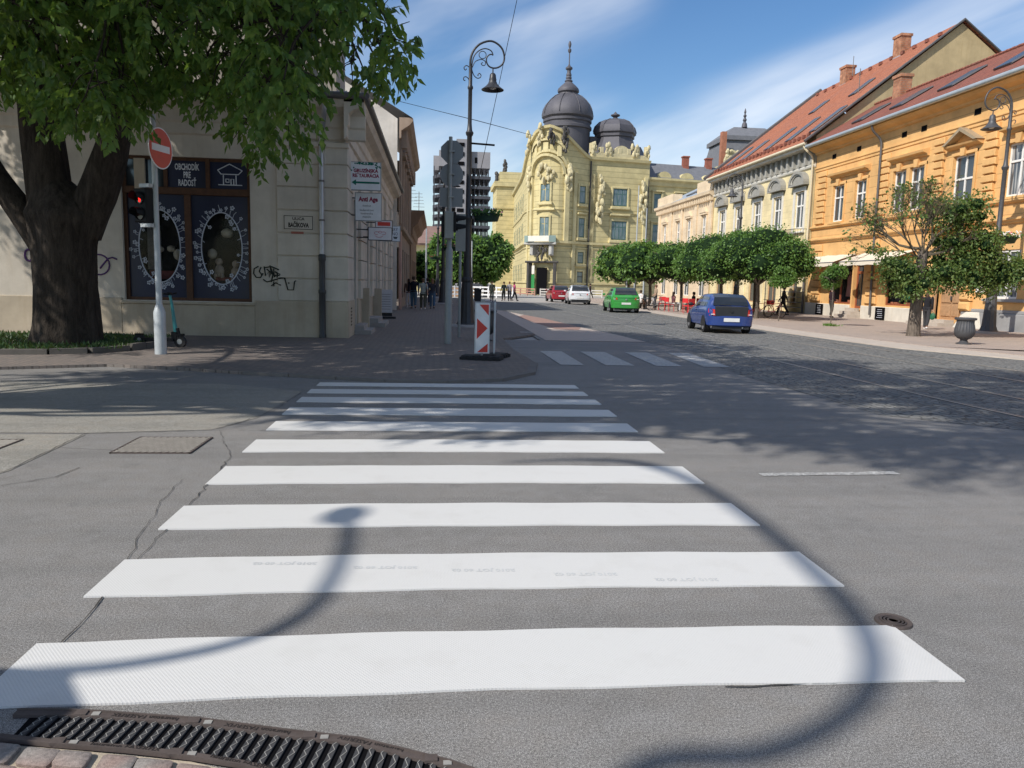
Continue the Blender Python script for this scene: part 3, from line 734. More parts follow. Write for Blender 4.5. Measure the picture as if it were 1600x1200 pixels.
beacon(.94, 15.68, R(6), 'white beacon board with red wedges facing the crossing')
beacon(1.22, 16.05, R(86), 'beacon board turned edge-on just right of the red-wedged one')

# no-entry sign and pedestrian light post on the left
t = empty('pedestrian_signal', (-5.44, 15.86, .05), 0, 'pale post with a round no entry sign and a pedestrian light showing a red man', 'traffic light')
b = MB(); b.lathe((0, 0, 0), [(.112, 0), (.112, .83), (.09, .9), (.062, .98), (.058, 1.0), (.054, 3.4), (.052, 4.6)], 16); b.build('post', M_postlight, t, smooth=40)
an = R(14); F = frame((.02, 0, 0), (math.sin(an), math.cos(an), 0), (math.cos(an), -math.sin(an), 0))
b = MB(); b.fprism(F, octagon((.06, 3.98), .39, 36, 0), .075, .085); s = b.build('no_entry_sign', M_whitep, t)
b = MB(); b.fprism(F, octagon((.06, 3.98), .366, 36, 0), .0855, .088); b.build('red_disc', plain('sign_red', (.60, .06, .04), .4), s)
b = MB(); b.fbox(F, -.23, .35, 3.915, 4.045, .0885, .091); b.build('white_bar', M_whitep, s)
an = R(-28); F = frame((-.2, -.05, 0), (math.cos(an), math.sin(an), 0), (math.sin(an), -math.cos(an), 0))
b = MB(); b.fbox(F, -.17, .15, 2.56, 3.20, -.10, .09, .02); h = b.build('signal_box', M_sigblk, t)
for z in (3.02, 2.72):
    b = MB(); n = 14
    P = [(.12*math.cos(2*math.pi*i/n), .12*math.sin(2*math.pi*i/n)) for i in range(n)]
    b.add([F(-.01+a, z+c, .085) for a, c in P]+[F(-.01+a*.95, z+c, .26 if c > -.03 else .12) for a, c in P], [(i, (i+1) % n, n+(i+1) % n, n+i) for i in range(n)])
    b.build('visor', M_sigblk, h)
    b = MB(); b.fprism(F, [(-.01+a*.93, z+c*.93) for a, c in P], .088, .092); b.build('lens', plain('dark_lens', (.015, .008, .008), .2), h)
nt = NT('red_light'); em = nt.n('ShaderNodeEmission', Strength=3.2); em.inputs[0].default_value = (1, .02, .015, 1); nt.l(em.outputs[0], nt.out.inputs[0])
b = MB(); b.fprism(F, octagon((-.01, 3.085), .022, 12, 0), .093, .097); b.fprism(F, [(-.04, 3.06), (.02, 3.06), (.012, 2.99), (.004, 2.94), (-.024, 2.94), (-.032, 2.99)], .093, .097); b.build('red_man', nt.m, h)
b = MB(); b.fbox(F, -.06, .19, 3.22, 3.29, -.05, .05); b.fbox(F, -.06, .19, 2.47, 2.54, -.05, .05); b.build('bracket', M_postlight, t)

# pale e-scooter parked behind the post
t = empty('electric_scooter', (-5.95, 17.45, .05), R(-12), 'dark electric scooter with a turquoise stem parked by the shop window', 'scooter')
M_teal = plain('teal_paint', (.03, .22, .23), .4)
for x in (-.52, .42):
    b = MB(); b.tube([(x, -.035, .13), (x, .035, .13)], .13, 20); wh = b.build('wheel', M_rubber, t, smooth=40)
    b = MB(); b.tube([(x, -.04, .13), (x, .04, .13)], .06, 14); b.build('hub', M_galv, wh)
b = MB(); b.box(-.42, .3, -.08, .08, .13, .19); b.box(.24, .36, -.05, .05, .15, .34); b.box(-.60, -.44, -.04, .04, .25, .28); b.build('deck', M_sigblk, t)
b = MB(); b.tube([(.33, 0, .25), (.25, 0, .95), (.21, 0, 1.14)], [.05, .03, .028], 10); b.build('stem', M_teal, t, smooth=True)
b = MB(); b.tube([(.21, -.26, 1.17), (.2, 0, 1.14), (.21, .26, 1.17)], .018, 8); b.box(.17, .24, -.04, .04, 1.13, 1.19); b.build('handlebar', M_sigblk, t)
b = MB(); b.tube([(.42, 0, .13), (.36, 0, .42)], .04, 8); b.box(.3, .5, -.05, .05, .26, .30); b.build('fork', M_sigblk, t)

# fluted urn bins
def urn(loc, label, m):
    t = empty('litter_urn', loc, 0, label, 'litter bin', 'fluted iron urn bins')
    b = MB(); b.lathe((0, 0, 0), [(.22, 0), (.22, .03), (.14, .06), (.10, .12), (.12, .16)], 20); b.build('foot', m, t, smooth=40)
    b = MB(); b.lathe((0, 0, 0), [(.10, .15), (.18, .18), (.25, .25), (.285, .34), (.29, .44), (.27, .56), (.245, .66), (.245, .76)], 48, lobes=24, la=.035); b.build('bowl', m, t, smooth=60)
    b = MB(); b.lathe((0, 0, 0), [(.24, .755), (.285, .76), (.31, .79), (.31, .82), (.28, .84), (.23, .84), (.22, .80), (.20, .4)], 48, lobes=24, la=.02); b.build('rim', m, t, smooth=40)
    return t
urn((16.65, 22.85, .045), 'dark fluted urn-shaped litter bin on the sunny right pavement', M_greyiron)
urn((1.33, 20.9, .05), 'dark urn-shaped litter bin in the shade behind the striped beacon', M_black)

# unseen curled form shaped back from its shadow, and an octagonal sign out of view; their shadows fall on the crossing
hx, hy = math.cos(R(AZ)), math.sin(R(AZ)); cot = 1/math.tan(R(EL)); BH = -7.0
def lift(x, y):
    s = x*hx+y*hy; z = (s-BH)/cot; return Vector((x-hx*z*cot, y-hy*z*cot, z))
Bs = Vector((hx*BH, hy*BH, 0))
t = empty('curled_shadow_caster', Bs, 0, 'tall unseen pole with two curled arms shaped to cast the looping shadow on the crossing', 'street lamp')
X = lambda p: p-Bs
b = MB(X); b.tube([Bs, Bs+UP*1.2, Bs+UP*6.9], [.16, .12, .07], 14); b.build('pole', M_black, t)
P = catmull([lift(*p) for p in ((.93, .43), (.5, 1.1), (.42, 1.8), (.71, 2.36), (1.18, 2.42), (1.65, 2.68), (1.97, 3.08), (2.16, 3.7), (2.25, 4.83), (2.19, 5.98), (1.9, 6.78), (1.32, 6.93), (.65, 6.83))], 6)
b = MB(X); b.tube(P, [.06 if i < 58 else .075-.06*(i-58)/14 for i in range(len(P))], 10); b.build('large_curl', M_black, t, smooth=True)
b = MB(X); b.tube(catmull([lift(*p) for p in ((-.9, -.42), (-1.5, .3), (-2.2, 1.3), (-2.5, 2.3), (-2.2, 2.95), (-1.73, 3.09), (-1.26, 3.16), (-.84, 3.35), (-.61, 3.67), (-.53, 4.13), (-.53, 4.65), (-.57, 5.2))], 6), .045, 10); b.build('small_curl', M_black, t, smooth=True)
b = MB(X); b.blob(lift(-.60, 5.22), .10, .20, .14, 16, 8); b.build('curl_end', M_black, t, smooth=True)
t = empty('octagonal_sign', (-3.97, 1.30, 0), R(33), 'octagonal sign on a post just left of the photographer', 'sign')
F = frame((0, 0, 0), (0, 1, 0), (1, 0, 0))
b = MB(); b.fprism(F, octagon((0, 2.35), .43), .03, .04); b.build('plate', M_signback, t); b = MB(); b.tube([(0, 0, 0), (0, 0, 2.75)], .035, 10); b.build('post', M_postgrey, t)
# ------------------------------------------------------------------ facade helpers
def wall(b, F, u0, u1, z0, z1, openings=(), depth=.22, d=0.0):
    """openings: (u0,u1,z0,z1); front sheet with real holes and reveals"""
    us = sorted({u0, u1, *[o[0] for o in openings], *[o[1] for o in openings]}); zs = sorted({z0, z1, *[o[2] for o in openings], *[o[3] for o in openings]})
    us = [u for u in us if u0 <= u <= u1]; zs = [z for z in zs if z0 <= z <= z1]
    for a, c in zip(us, us[1:]):
        for e, g_ in zip(zs, zs[1:]):
            mu, mz = (a+c)/2, (e+g_)/2
            if any(o[0] < mu < o[1] and o[2] < mz < o[3] for o in openings): continue
            b.quad(F(a, e, d), F(c, e, d), F(c, g_, d), F(a, g_, d))
    for o in openings:
        a, c, e, g_ = o
        b.quad(F(a, e, d), F(a, g_, d), F(a, g_, d-depth), F(a, e, d-depth)); b.quad(F(c, e, d), F(c, g_, d), F(c, g_, d-depth), F(c, e, d-depth))
        b.quad(F(a, g_, d), F(c, g_, d), F(c, g_, d-depth), F(a, g_, d-depth)); b.quad(F(a, e, d), F(c, e, d), F(c, e, d-depth), F(a, e, d-depth))
def window(F, u0, u1, z0, z1, parent, fm, gm, cols=2, transom=.68, fw_=.07, dep=.2, glaz=None, bar=None, pdep=.03):
    b = MB(); D0, D1 = -dep, -dep+.07; bar = bar or fw_*.9
    b.fbox(F, u0, u0+fw_, z0, z1, D0, D1); b.fbox(F, u1-fw_, u1, z0, z1, D0, D1)
    b.fbox(F, u0+fw_, u1-fw_, z0, z0+fw_, D0, D1); b.fbox(F, u0+fw_, u1-fw_, z1-fw_, z1, D0, D1)
    if transom:
        zt = z0+(z1-z0)*transom; b.fbox(F, u0+fw_, u1-fw_, zt-bar*.6, zt+bar*.6, D0, D1+.012)
    for k in range(1, cols):
        uc = u0+(u1-u0)*k/cols; b.fbox(F, uc-bar*.6, uc+bar*.6, z0+fw_, z1-fw_, D0+.003, D1+.006)
    if glaz:
        for z in glaz:
            zz_ = z0+(z1-z0)*z; b.fbox(F, u0+fw_, u1-fw_, zz_-.015, zz_+.015, D0+.01, D1-.01)
    w_ = b.build('window', fm, parent)
    g_ = MB(); g_.quad(F(u0+fw_*.5, z0+fw_*.5, D0+pdep), F(u1-fw_*.5, z0+fw_*.5, D0+pdep), F(u1-fw_*.5, z1-fw_*.5, D0+pdep), F(u0+fw_*.5, z1-fw_*.5, D0+pdep)); g_.build('pane', gm, w_)
    return w_
M_glass = glassmat('window_glass', (.035, .045, .055)); M_glassc = glassmat('curtained_glass', (.06, .07, .08), .07, .75)
M_cream = plaster('cream_render', (.57, .52, .445), 0, stain=.3); M_creampl = plaster('beige_plinth', (.45, .385, .295), 0, stain=.35)
M_tin = mat('grey_tin_roof', (.17, .185, .185), .5, .25, 1.5, 12, .2, .01, .3)
M_gut = mat('dark_gutter', (.13, .125, .125), .5, .2, 4, 30, .1, .003, .4)
M_pipe = mat('zinc_pipe', (.40, .41, .44), .42, .15, 4, 40, .1, .003, .55)
M_wood = mat('brown_window_wood', (.085, .04, .022), .6, .3, 8, 40, .2, .003)
M_navy = mat('navy_film', (.012, .018, .05), .35, .2, 2, 30, 0, 0, 0, .4)
M_chalk = plain('white_print', (.62, .64, .68), .8, 0, .1)
M_floral = plain('pale_floral_print', (.50, .53, .60), .8, 0, .1)
house = empty('corner_shop_building', (-2.38, 21, 0), 0, 'single-storey cream corner building with a navy toy shop window and grey drainpipe', 'building')
HX = lambda p: p-Vector((-2.38, 21, 0))
def fr_(o, u, n, off):
    f = frame(o, u, n); off = Vector(off); return lambda a, z, d: f(a, z, d)-off
OF = (-2.38, 21, 0)
F1 = fr_((0, 21, 0), (1, 0, 0), (0, -1, 0), OF)           # front, u = world x
F2 = fr_((-2.38, 0, 0), (0, 1, 0), (1, 0, 0), OF)         # street side, u = world y
b = MB(); W0 = (-8.05, -4.84, .95, 4.62)
wall(b, F1, -34, -2.38, .0, 6.0, [W0, (-24, -19, .95, 4.4)], .3)
doors = [(22.7, 23.5, .2, 3.9), (26.3, 27.7, .3, 3.9), (30.0, 31.6, 1.0, 3.8), (33.4, 35.2, .8, 3.9), (37.4, 39.4, .2, 3.9)]
wall(b, F2, 21, 41.5, 0, 6.0, doors, .45)
b.quad(*[v-Vector(OF) for v in (Vector((-34, 21, 5.98)), Vector((-2.38, 21, 5.98)), Vector((-2.38, 41.5, 5.98)), Vector((-34, 41.5, 5.98)))])
b.quad(*[v-Vector(OF) for v in (Vector((-34, 41.4, 0)), Vector((-2.38, 41.4, 0)), Vector((-2.38, 41.4, 6)), Vector((-34, 41.4, 6)))])
b.build('wall', M_cream, house)
b = MB(); b.fbox(F1, -34, -8.12, 0, 1.0, 0, .05, .015); b.fbox(F1, -8.12, -4.76, 0, .86, 0, .05, .015); b.fbox(F1, -4.76, -2.33, 0, 1.0, 0, .05, .015)
for a, c in ((21.0, 22.6), (23.6, 26.2), (27.8, 33.3), (35.3, 37.3), (39.5, 41.5)): b.fbox(F2, a, c, 0, 1.05, 0, .055, .015)
b.build('plinth', M_creampl, house)
b = MB()
for i in range(7):   # rusticated corner pier
    z0 = 1.02+i*.592; z1 = z0+.592-.03; b.fbox(F1, -4.16, -2.335, z0, z1, 0, .045, .012); b.fbox(F2, 21, 22.4, z0, z1, 0, .045, .012)
    for a, c in ((24.0, 26.0), (28.2, 29.6), (32.0, 33.2), (35.6, 37.0), (39.8, 41.4)): b.fbox(F2, a, c, z0, z1, 0, .10, .012)
b.build('corner_pier', M_cream, house)
b = MB()   # entablature
prof = [(0, 5.16), (.07, 5.2), (.07, 5.45), (.12, 5.5), (.12, 5.78), (.22, 5.86), (.42, 5.94), (.5, 6.06), (.5, 6.12), (0, 6.12)]
b.fprofile(F1, prof, -34, -1.88); b.fprofile(F2, prof, 20.5, 41.5); b.fbox(F1, -4.2, -2.3, 4.98, 5.12, 0, .11, .02); b.fbox(F1, -4.0, -2.9, 4.55, 4.9, .0, .06, .02)
b.build('cornice', M_cream, house)
M_winr = mat('grey_recess_door', (.12, .12, .12), .5, .2, 3, 20, .1, .003)
for a, c, z0, z1 in doors: window(F2, a, c, z0, z1, house, M_winr, M_glass, 1, .75, .09, .42)
b = MB(); b.tube([v-Vector(OF) for v in (Vector((-12, 20.43, 6.2)), Vector((-1.82, 20.43, 6.2)))], .085, 12); b.tube([v-Vector(OF) for v in (Vector((-1.82, 20.43, 6.2)), Vector((-1.82, 41.5, 6.2)))], .085, 12); b.build('gutter', M_gut, house, smooth=40)
b = MB()   # tin roof
P = [Vector(v)-Vector(OF) for v in ((-34, 20.42, 6.16), (-1.84, 20.42, 6.16), (-3.2, 23.6, 6.95), (-34, 23.6, 6.95), (-1.84, 41.5, 6.16), (-3.2, 41.5, 6.95))]
b.poly([P[0], P[1], P[2], P[3]]); b.poly([P[1], P[4], P[5], P[2]])
for i in range(14): x = -2.6-i*.62; b.add([Vector((x, 20.45, 6.18))-Vector(OF), Vector((x+.03, 20.45, 6.18))-Vector(OF), Vector((x-.6*.0, 23.5, 6.98))-Vector(OF), Vector((x-.03, 23.5, 6.98))-Vector(OF), Vector((x, 20.45, 6.22))-Vector(OF), Vector((x-.03, 23.5, 7.02))-Vector(OF)], [(0, 1, 2, 3), (0, 4, 5, 3)])
b.build('roof', M_tin, house)
M_upper = plaster('grey_upper_render', (.36, .33, .29), 0, stain=.5)
b = MB(HX); b.box(-34, -2.95, 23.6, 25.8, 6.5, 9.25); b.box(-4.6, -3.7, 23.45, 23.6, 7.2, 7.75); b.box(-5.05, -4.85, 23.2, 23.45, 6.9, 8.0); b.build('upper_wall', M_upper, house)
b = MB(HX); b.add([(-34, 23.3, 9.25), (-2.65, 23.3, 9.25), (-2.65, 26.1, 9.25), (-34, 26.1, 9.25), (-34, 24.7, 10.3), (-3.6, 24.7, 10.3)], [(0, 1, 5, 4), (1, 2, 5), (3, 2, 5, 4), (0, 1, 2, 3)]); b.build('upper_roof', M_gut, house)
# downpipe with an elbow and cast iron foot
v = lambda *a: Vector(a)-Vector(OF)
b = MB(); b.tube(catmull([v(-2.86, 20.45, 6.15), v(-2.86, 20.46, 5.85), v(-2.94, 20.8, 5.55), v(-3.0, 20.87, 5.35), v(-3.0, 20.87, 5.1)], 4)+[v(-3.0, 20.87, 2.2)], .062, 12); b.build('downpipe', M_pipe, house, smooth=40)
b = MB(); b.lathe(v(-3.0, 20.87, 0), [(.095, .02), (.095, .12), (.085, .15), (.085, 1.2), (.10, 1.24), (.10, 1.3), (.078, 1.34), (.078, 2.05), (.095, 2.1), (.095, 2.22), (.07, 2.25)], 14)
b.build('pipe_foot', M_black, house, smooth=40)
b = MB()
for z in (5.0, 4.1, 3.1): b.tube([v(-3.0, 20.87, z), v(-3.0, 20.87, z+.05)], .072, 12); b.fbox(F1, -3.02, -2.98, z, z+.04, 0, .1)
b.build('pipe_clip', M_gut, house)

# shop window: frame, name boards, navy panels with oval openings
b = MB(); x0, x1, z0, z1 = W0; D0, D1 = -.24, -.10
b.fbox(F1, x0, x0+.09, z0, z1, D0, D1); b.fbox(F1, x1-.09, x1, z0, z1, D0, D1); b.fbox(F1, x0, x1, z0, z0+.08, D0, D1-.01); b.fbox(F1, x0, x1, z1-.08, z1, D0, D1-.01)
b.fbox(F1, x0, x1, 3.68, 3.86, D0, D1+.02, .01); b.fbox(F1, -6.53, -6.37, z0, 3.68, D0, D1+.012, .01); b.fbox(F1, -7.02, -6.93, 3.86, z1, D0, D1+.005); b.fbox(F1, -5.97, -5.87, 3.86, z1, D0, D1+.008)
sw = b.build('shop_window', M_wood, house)
b = MB(); b.fbox(F1, x0-.1, x1+.1, .86, .93, -.02, .09, .015); b.build('window_sill', M_creampl, house)
b = MB(); b.fbox(F1, -7.72, -7.46, 3.30, 4.55, -.10, -.03); b.build('pale_panel', M_creampl, sw)  # pale upright panel in front of the upper glazing
def oval_panel(cx, cz, rx, rz, px0, px1, pz0, pz1):
    n = 48; b = MB(); d = -.165
    ell = []; box_ = []
    for i in range(n):
        a = 2*math.pi*i/n; c, s = math.cos(a), math.sin(a); ell.append((cx+rx*c, cz+rz*s))
        k = min((px1-cx)/c if c > 1e-6 else 1e9, (px0-cx)/c if c < -1e-6 else 1e9, (pz1-cz)/s if s > 1e-6 else 1e9, (pz0-cz)/s if s < -1e-6 else 1e9); box_.append((cx+c*k, cz+s*k))
    for i in range(n):
        j = (i+1) % n; b.quad(F1(*ell[i], d), F1(*ell[j], d), F1(*box_[j], d), F1(*box_[i], d))
    for (ax, az) in ((px0, pz0), (px1, pz0), (px1, pz1), (px0, pz1)):   # corners
        near = sorted(box_, key=lambda p: (p[0]-ax)**2+(p[1]-az)**2)[:2]
        b.poly([F1(ax, az, d), F1(*near[0], d), F1(*near[1], d)])
    p = b.build('navy_panel', M_navy, sw)
    r = random.Random(int(cx*100)); b = MB()
    b.tube([F1(x, z, d+.012) for x, z in ell+[ell[0]]], .016, 5, False); q = b.build('oval_ring', M_floral, p)
    b = MB()
    for i in range(66):
        a = 2*math.pi*i/66+r.uniform(-.04, .04); c, s = math.cos(a), math.sin(a); L = r.choice((-.09, .06, .1, .14, .18, .2))
        p0 = F1(cx+rx*c, cz+rz*s, d+.01); e_ = (cx+(rx+L)*c+.03*r.uniform(-1, 1), cz+(rz+L)*s+.03*r.uniform(-1, 1)); p1 = F1(*e_, d+.01)
        b.tube([p0, (p0+p1)/2+Vector((r.uniform(-.02, .02), 0, r.uniform(-.02, .02))), p1], .007, 4, False)
        k = r.random()
        if k < .75:
            m = 5; rr = r.uniform(.034, .055)
            for j in range(m):
                an = 2*math.pi*j/m; b.fprism(F1, [(e_[0]+math.cos(an)*rr*.75+rr*.42*math.cos(t_), e_[1]+math.sin(an)*rr*.75+rr*.42*math.sin(t_)) for t_ in [i2*math.pi/3 for i2 in range(6)]], d+.008, d+.011)
    b.build('floral_border', M_floral, p)
    return p
pA = oval_panel(-7.19, 2.35, .52, .93, x0+.09, -6.53, z0+.08, 3.68); pB = oval_panel(-5.62, 2.33, .52, .93, -6.37, x1-.09, z0+.08, 3.68)
nt = NT('clear_glass'); nt.bsdf((.02, .025, .03), .08, 0, .5, None, Alpha=.12); M_clear = nt.m
for pp, cx, cz in ((pA, -7.19, 2.35), (pB, -5.62, 2.33)):
    b = MB(); b.fprism(F1, [(cx+.52*math.cos(a), cz+.93*math.sin(a)) for a in [2*math.pi*i/40 for i in range(40)]], -.172, -.169); b.build('pane', M_clear, pp)
b = MB(); b.quad(F1(x0, z0, -.75), F1(x1, z0, -.75), F1(x1, z1, -.75), F1(x0, z1, -.75)); b.quad(F1(x0, z0, -.2), F1(x1, z0, -.2), F1(x1, z0, -.75), F1(x0, z0, -.75)); b.quad(F1(x0, z1, -.2), F1(x1, z1, -.2), F1(x1, z1, -.75), F1(x0, z1, -.75)); b.quad(F1(x0, z0, -.2), F1(x0, z1, -.2), F1(x0, z1, -.75), F1(x0, z0, -.75)); b.quad(F1(x1, z0, -.2), F1(x1, z1, -.2), F1(x1, z1, -.75), F1(x1, z0, -.75)); b.build('display_back', mat('display_back', (.035, .034, .028), .9, .6, 3, 8, 0), sw)
b = MB()
for x_, z_, r_, s_2 in ((-6.82, 2.15, .13, 1.2), (-5.55, 2.75, .16, .8), (-5.95, 2.2, .12, 1.1), (-7.0, 2.3, .11, .8), (-7.3, 2.28, .12, .7)): b.blob(F1(x_, z_, -.45), r_, r_, r_*s_2, 12, 7, .04)
b.build('cream_paper_lanterns', mat('paper_shade', (.50, .46, .37), .8, .15, 6, 20, .1), sw, smooth=True)
b = MB()
for x_, z_ in ((-5.78, 1.75), (-5.35, 1.7)):
    b.blob(F1(x_, z_, -.45), .13, .11, .17, 10, 6, .06); b.blob(F1(x_, z_+.24, -.45), .10, .09, .10, 10, 6, .05); b.blob(F1(x_-.09, z_-.15, -.4), .05, .06, .1, 8, 5); b.blob(F1(x_+.09, z_-.15, -.4), .05, .06, .1, 8, 5)
b.build('plush_toys', mat('plush', (.42, .36, .30), .95, .2, 12, 60, .4, .01), sw, smooth=True)
b = MB(); b.fbox(F1, -7.62, -7.30, 1.75, 2.9, -.6, -.5); b.fbox(F1, -5.2, -5.1, 1.6, 3.1, -.6, -.5); b.build('display_cloth', mat('lace_cloth', (.32, .31, .29), .9, .4, 10, 30, .3, .01), sw)
b = MB(); b.fbox(F1, -7.55, -6.8, 1.5, 1.72, -.6, -.4); b.fbox(F1, -5.85, -5.2, 1.5, 1.58, -.6, -.35); b.build('red_boxes', plain('dark_red_box', (.16, .03, .03), .6), sw)
b = MB(); b.fbox(F1, x0+.09, -7.02, 3.86, z1-.08, -.17, -.16); b.build('dark_pane', M_glass, sw)
b = MB(); b.fbox(F1, -6.93, -5.97, 3.86, z1-.08, -.17, -.16); nb = b.build('name_board', M_navy, sw)
b = MB(); b.fbox(F1, -5.87, x1-.09, 3.86, z1-.08, -.17, -.16); hb = b.build('picture_board', M_navy, sw)
for s_t, z_ in (('OBCHODÍK', 4.38), ('PRE', 4.18), ('RADOSŤ', 3.98)):
    text(s_t, .22, M_chalk, face_mtx(F1(-6.45, z_, -.155), (1, 0, 0), (0, -1, 0)), 'lettering', nb, .001, sx=.52, bold=.006)
b = MB(); L = lambda *p: b.tube([F1(x_+.38, z_, -.155) for x_, z_ in p], .014, 5)
L((-6.05, 3.97), (-5.45, 3.97)); L((-5.92, 3.97), (-5.92, 4.22)); L((-5.60, 3.97), (-5.60, 4.22)); L((-6.06, 4.34), (-5.76, 4.5), (-5.44, 4.34)); L((-6.06, 4.34), (-5.98, 4.24), (-5.54, 4.24), (-5.44, 4.34)); L((-5.86, 4.04), (-5.78, 4.04), (-5.78, 4.12), (-5.86, 4.12), (-5.86, 4.04)); L((-5.73, 3.97), (-5.73, 4.12), (-5.66, 4.12), (-5.66, 3.97))
b.build('house_drawing', M_chalk, hb)
# graffiti
b = MB(); px = lambda x, y: F1(-4.77+(x-400)*.01605, 1.91-(y-415)*.0161, .052 if x > 436 else .006)
for st in ([(407, 416), (400, 420), (399, 428), (403, 434), (410, 434), (414, 427)], [(411, 417), (408, 424), (413, 431)], [(416, 416), (418, 431), (424, 424), (424, 434), (427, 425), (426, 416)], [(416, 418), (428, 416), (440, 421)], [(431, 419), (432, 433), (438, 428), (433, 424), (442, 428), (436, 433)],
           [(425, 414), (430, 428), (427, 441)], [(414, 437), (420, 441), (430, 438), (443, 434), (449, 434), (454, 453), (463, 453), (465, 439), (467, 438)], [(427, 447), (434, 442), (443, 446)], [(431, 440), (431, 448)], [(455, 441), (456, 443)], [(420, 420), (431, 430), (441, 430)]):
    b.tube([px(*p) for p in st], .018, 5)
b.build('graffiti', plain('black_spray', (.02, .025, .02), .7, 0, .2), house)
b = MB(); px2 = lambda x, y: F1(-8.48+(x-165)*.01605, 1.80-(y-420)*.0161, .006)
b.tube([px2(150+16*math.cos(a)+4, 418+16*math.sin(a)) for a in [i*math.pi/9-1.7 for i in range(14)]], .022, 5); b.tube([px2(155, 424), px2(168, 408), px2(175, 406), px2(182, 409)], .022, 5); b.tube([px2(48+6*math.cos(a), 406+9*math.sin(a)) for a in [i*math.pi/6+.5 for i in range(10)]], .03, 5)
b.build('purple_graffiti', plain('purple_spray', (.09, .04, .13), .7, 0, .2), house)
# street name plate
s = MB(); s.fbox(F1, -4.0, -3.22, 2.86, 3.24, .046, .06); so_ = s.build('street_sign', mat('enamel_cream', (.50, .46, .40), .4, .08, 4, 30, 0), house)
s = MB()
for a_, c_2, e_, g_ in ((-3.98, -3.24, 2.875, 2.89), (-3.98, -3.24, 3.21, 3.225), (-3.98, -3.965, 2.875, 3.225), (-3.255, -3.24, 2.875, 3.225)): s.fbox(F1, a_, c_2, e_, g_, .060, .063)
s.build('border', M_dark, so_)
text('ULICA', .10, M_dark, face_mtx(F1(-3.61, 3.145, .0615), (1, 0, 0), (0, -1, 0)), 'lettering', so_, .001, sx=1.1, bold=.003); text('BAČÍKOVA', .155, M_dark, face_mtx(F1(-3.61, 2.98, .0615), (1, 0, 0), (0, -1, 0)), 'lettering', so_, .001, sx=.68, bold=.007)
s = MB(); s.fbox(F1, -3.8, -3.48, 2.76, 2.82, .046, .052); s.build('red_plate', plain('faded_red', (.32, .10, .07), .6), house)
# vent grille & number of the street side
s = MB()
for i in range(6): s.fbox(F2, 21.5, 21.75, .35+i*.09, .39+i*.09, .056, .06)
s.build('vent_slots', M_void, house)
# door steps
for y0, y1, x1_, h in ((22.4, 23.9, -1.85, .2), (26.0, 28.2, -1.7, .22)):
    s = MB(HX); s.box(-2.32, x1_, y0, y1, .05, .05+h*.6); s.box(-2.32, x1_-.22, y0+.08, y1-.08, .05+h*.6, .05+h*1.3); s.build('door_step', M_granite, house)
s = MB(HX); s.box(-2.32, -2.1, 24.6, 24.8, .05, 1.35); s.box(-2.32, -2.02, 29.0, 29.2, .05, 1.3); s.build('door_post', M_creampl, house)

# signs on arms
def hang_sign(x0, x1, z0, z1, y, name, label, back=M_postgrey, face=(.68, .70, .73), fr_c=None, tilt=0):
    t = empty('hanging_sign', ((x0+x1)/2, y, (z0+z1)/2), R(tilt), label, 'sign', 'signs on arms along the shaded facade'); hw, hh = (x1-x0)/2, (z1-z0)/2; F = frame((0, 0, 0), (1, 0, 0), (0, -1, 0))
    b = MB(); b.fbox(F, -hw, hw, -hh, hh, -.04, .04, .004); p = b.build('panel', fr_c or back, t)
    b = MB(); b.fbox(F, -hw+.02, hw-.02, -hh+.02, hh-.02, .04, .043); fc = b.build('face', plain('sign_face', face, .45), p)
    b = MB(); L = (x0+x1)/2-(-2.38)
    for z in (hh*.6, -hh*.6): b.tube([(-hw, 0, z), (-L, 0, z)], .018, 6)
    b.build('arm', M_black, t); return t, fc, F
M_maroon = plain('maroon_print', (.25, .03, .07), .5, 0, .2); M_green = plain('dark_green_print', (.01, .14, .10), .5, 0, .2); M_ink = plain('grey_ink', (.08, .09, .10), .5, 0, .2)
t, fc, F = hang_sign(-2.36, -1.53, 4.02, 4.78, 21.8, 'a', 'white restaurant sign with maroon lettering and a green arrow pointing left')
mt = lambda F, u, z: face_mtx(F(u, z, .0445), (1, 0, 0), (0, -1, 0))
text('GRUZÍNSKA', .125, M_maroon, mt(F, 0, .14), 'lettering', fc, .001, sx=.95, bold=.006); text('REŠTAURÁCIA', .125, M_maroon, mt(F, 0, .01), 'lettering', fc, .001, sx=.88, bold=.006)
b = MB(); b.fprism(F, [(-.38, -.17), (-.26, -.09), (-.26, -.145), (.37, -.145), (.37, -.195), (-.26, -.195), (-.26, -.25)], .044, .047); b.build('arrow', M_green, fc)
b = MB(); r = random.Random(3)
for i in range(46):
    u = r.uniform(-.39, .39); zt = .36-r.random()*(.05+.22*max(0, abs(u)-.22)/.17); b.blob(F(u, zt, .046), .022, .004, .022, 6, 4)
b.build('vine_leaves', M_green, fc)
t, fc, F = hang_sign(-2.26, -1.53, 3.22, 3.99, 22.0, 'b', 'white beauty salon sign with a red script title below the restaurant sign')
text('Anti Age', .17, M_maroon, mt(F, 0, .2), 'lettering', fc, .001, sx=.85, bold=.008)
for s_t, z_ in (('institút', .03), ('kaderníctvo', -.09), ('kozmetika', -.18), ('masáže', -.27)): text(s_t, .085, M_ink, mt(F, -.04, z_), 'lettering', fc, .001, sx=.95)
t, fc, F = hang_sign(-1.98, -1.42, 3.12, 3.52, 25.5, 'c', 'upper white sign with a red band and black border', M_black, (.72, .68, .70)); b = MB(); b.fbox(F, -.2, .2, .02, .14, .044, .047); b.build('red_band', M_red, fc)
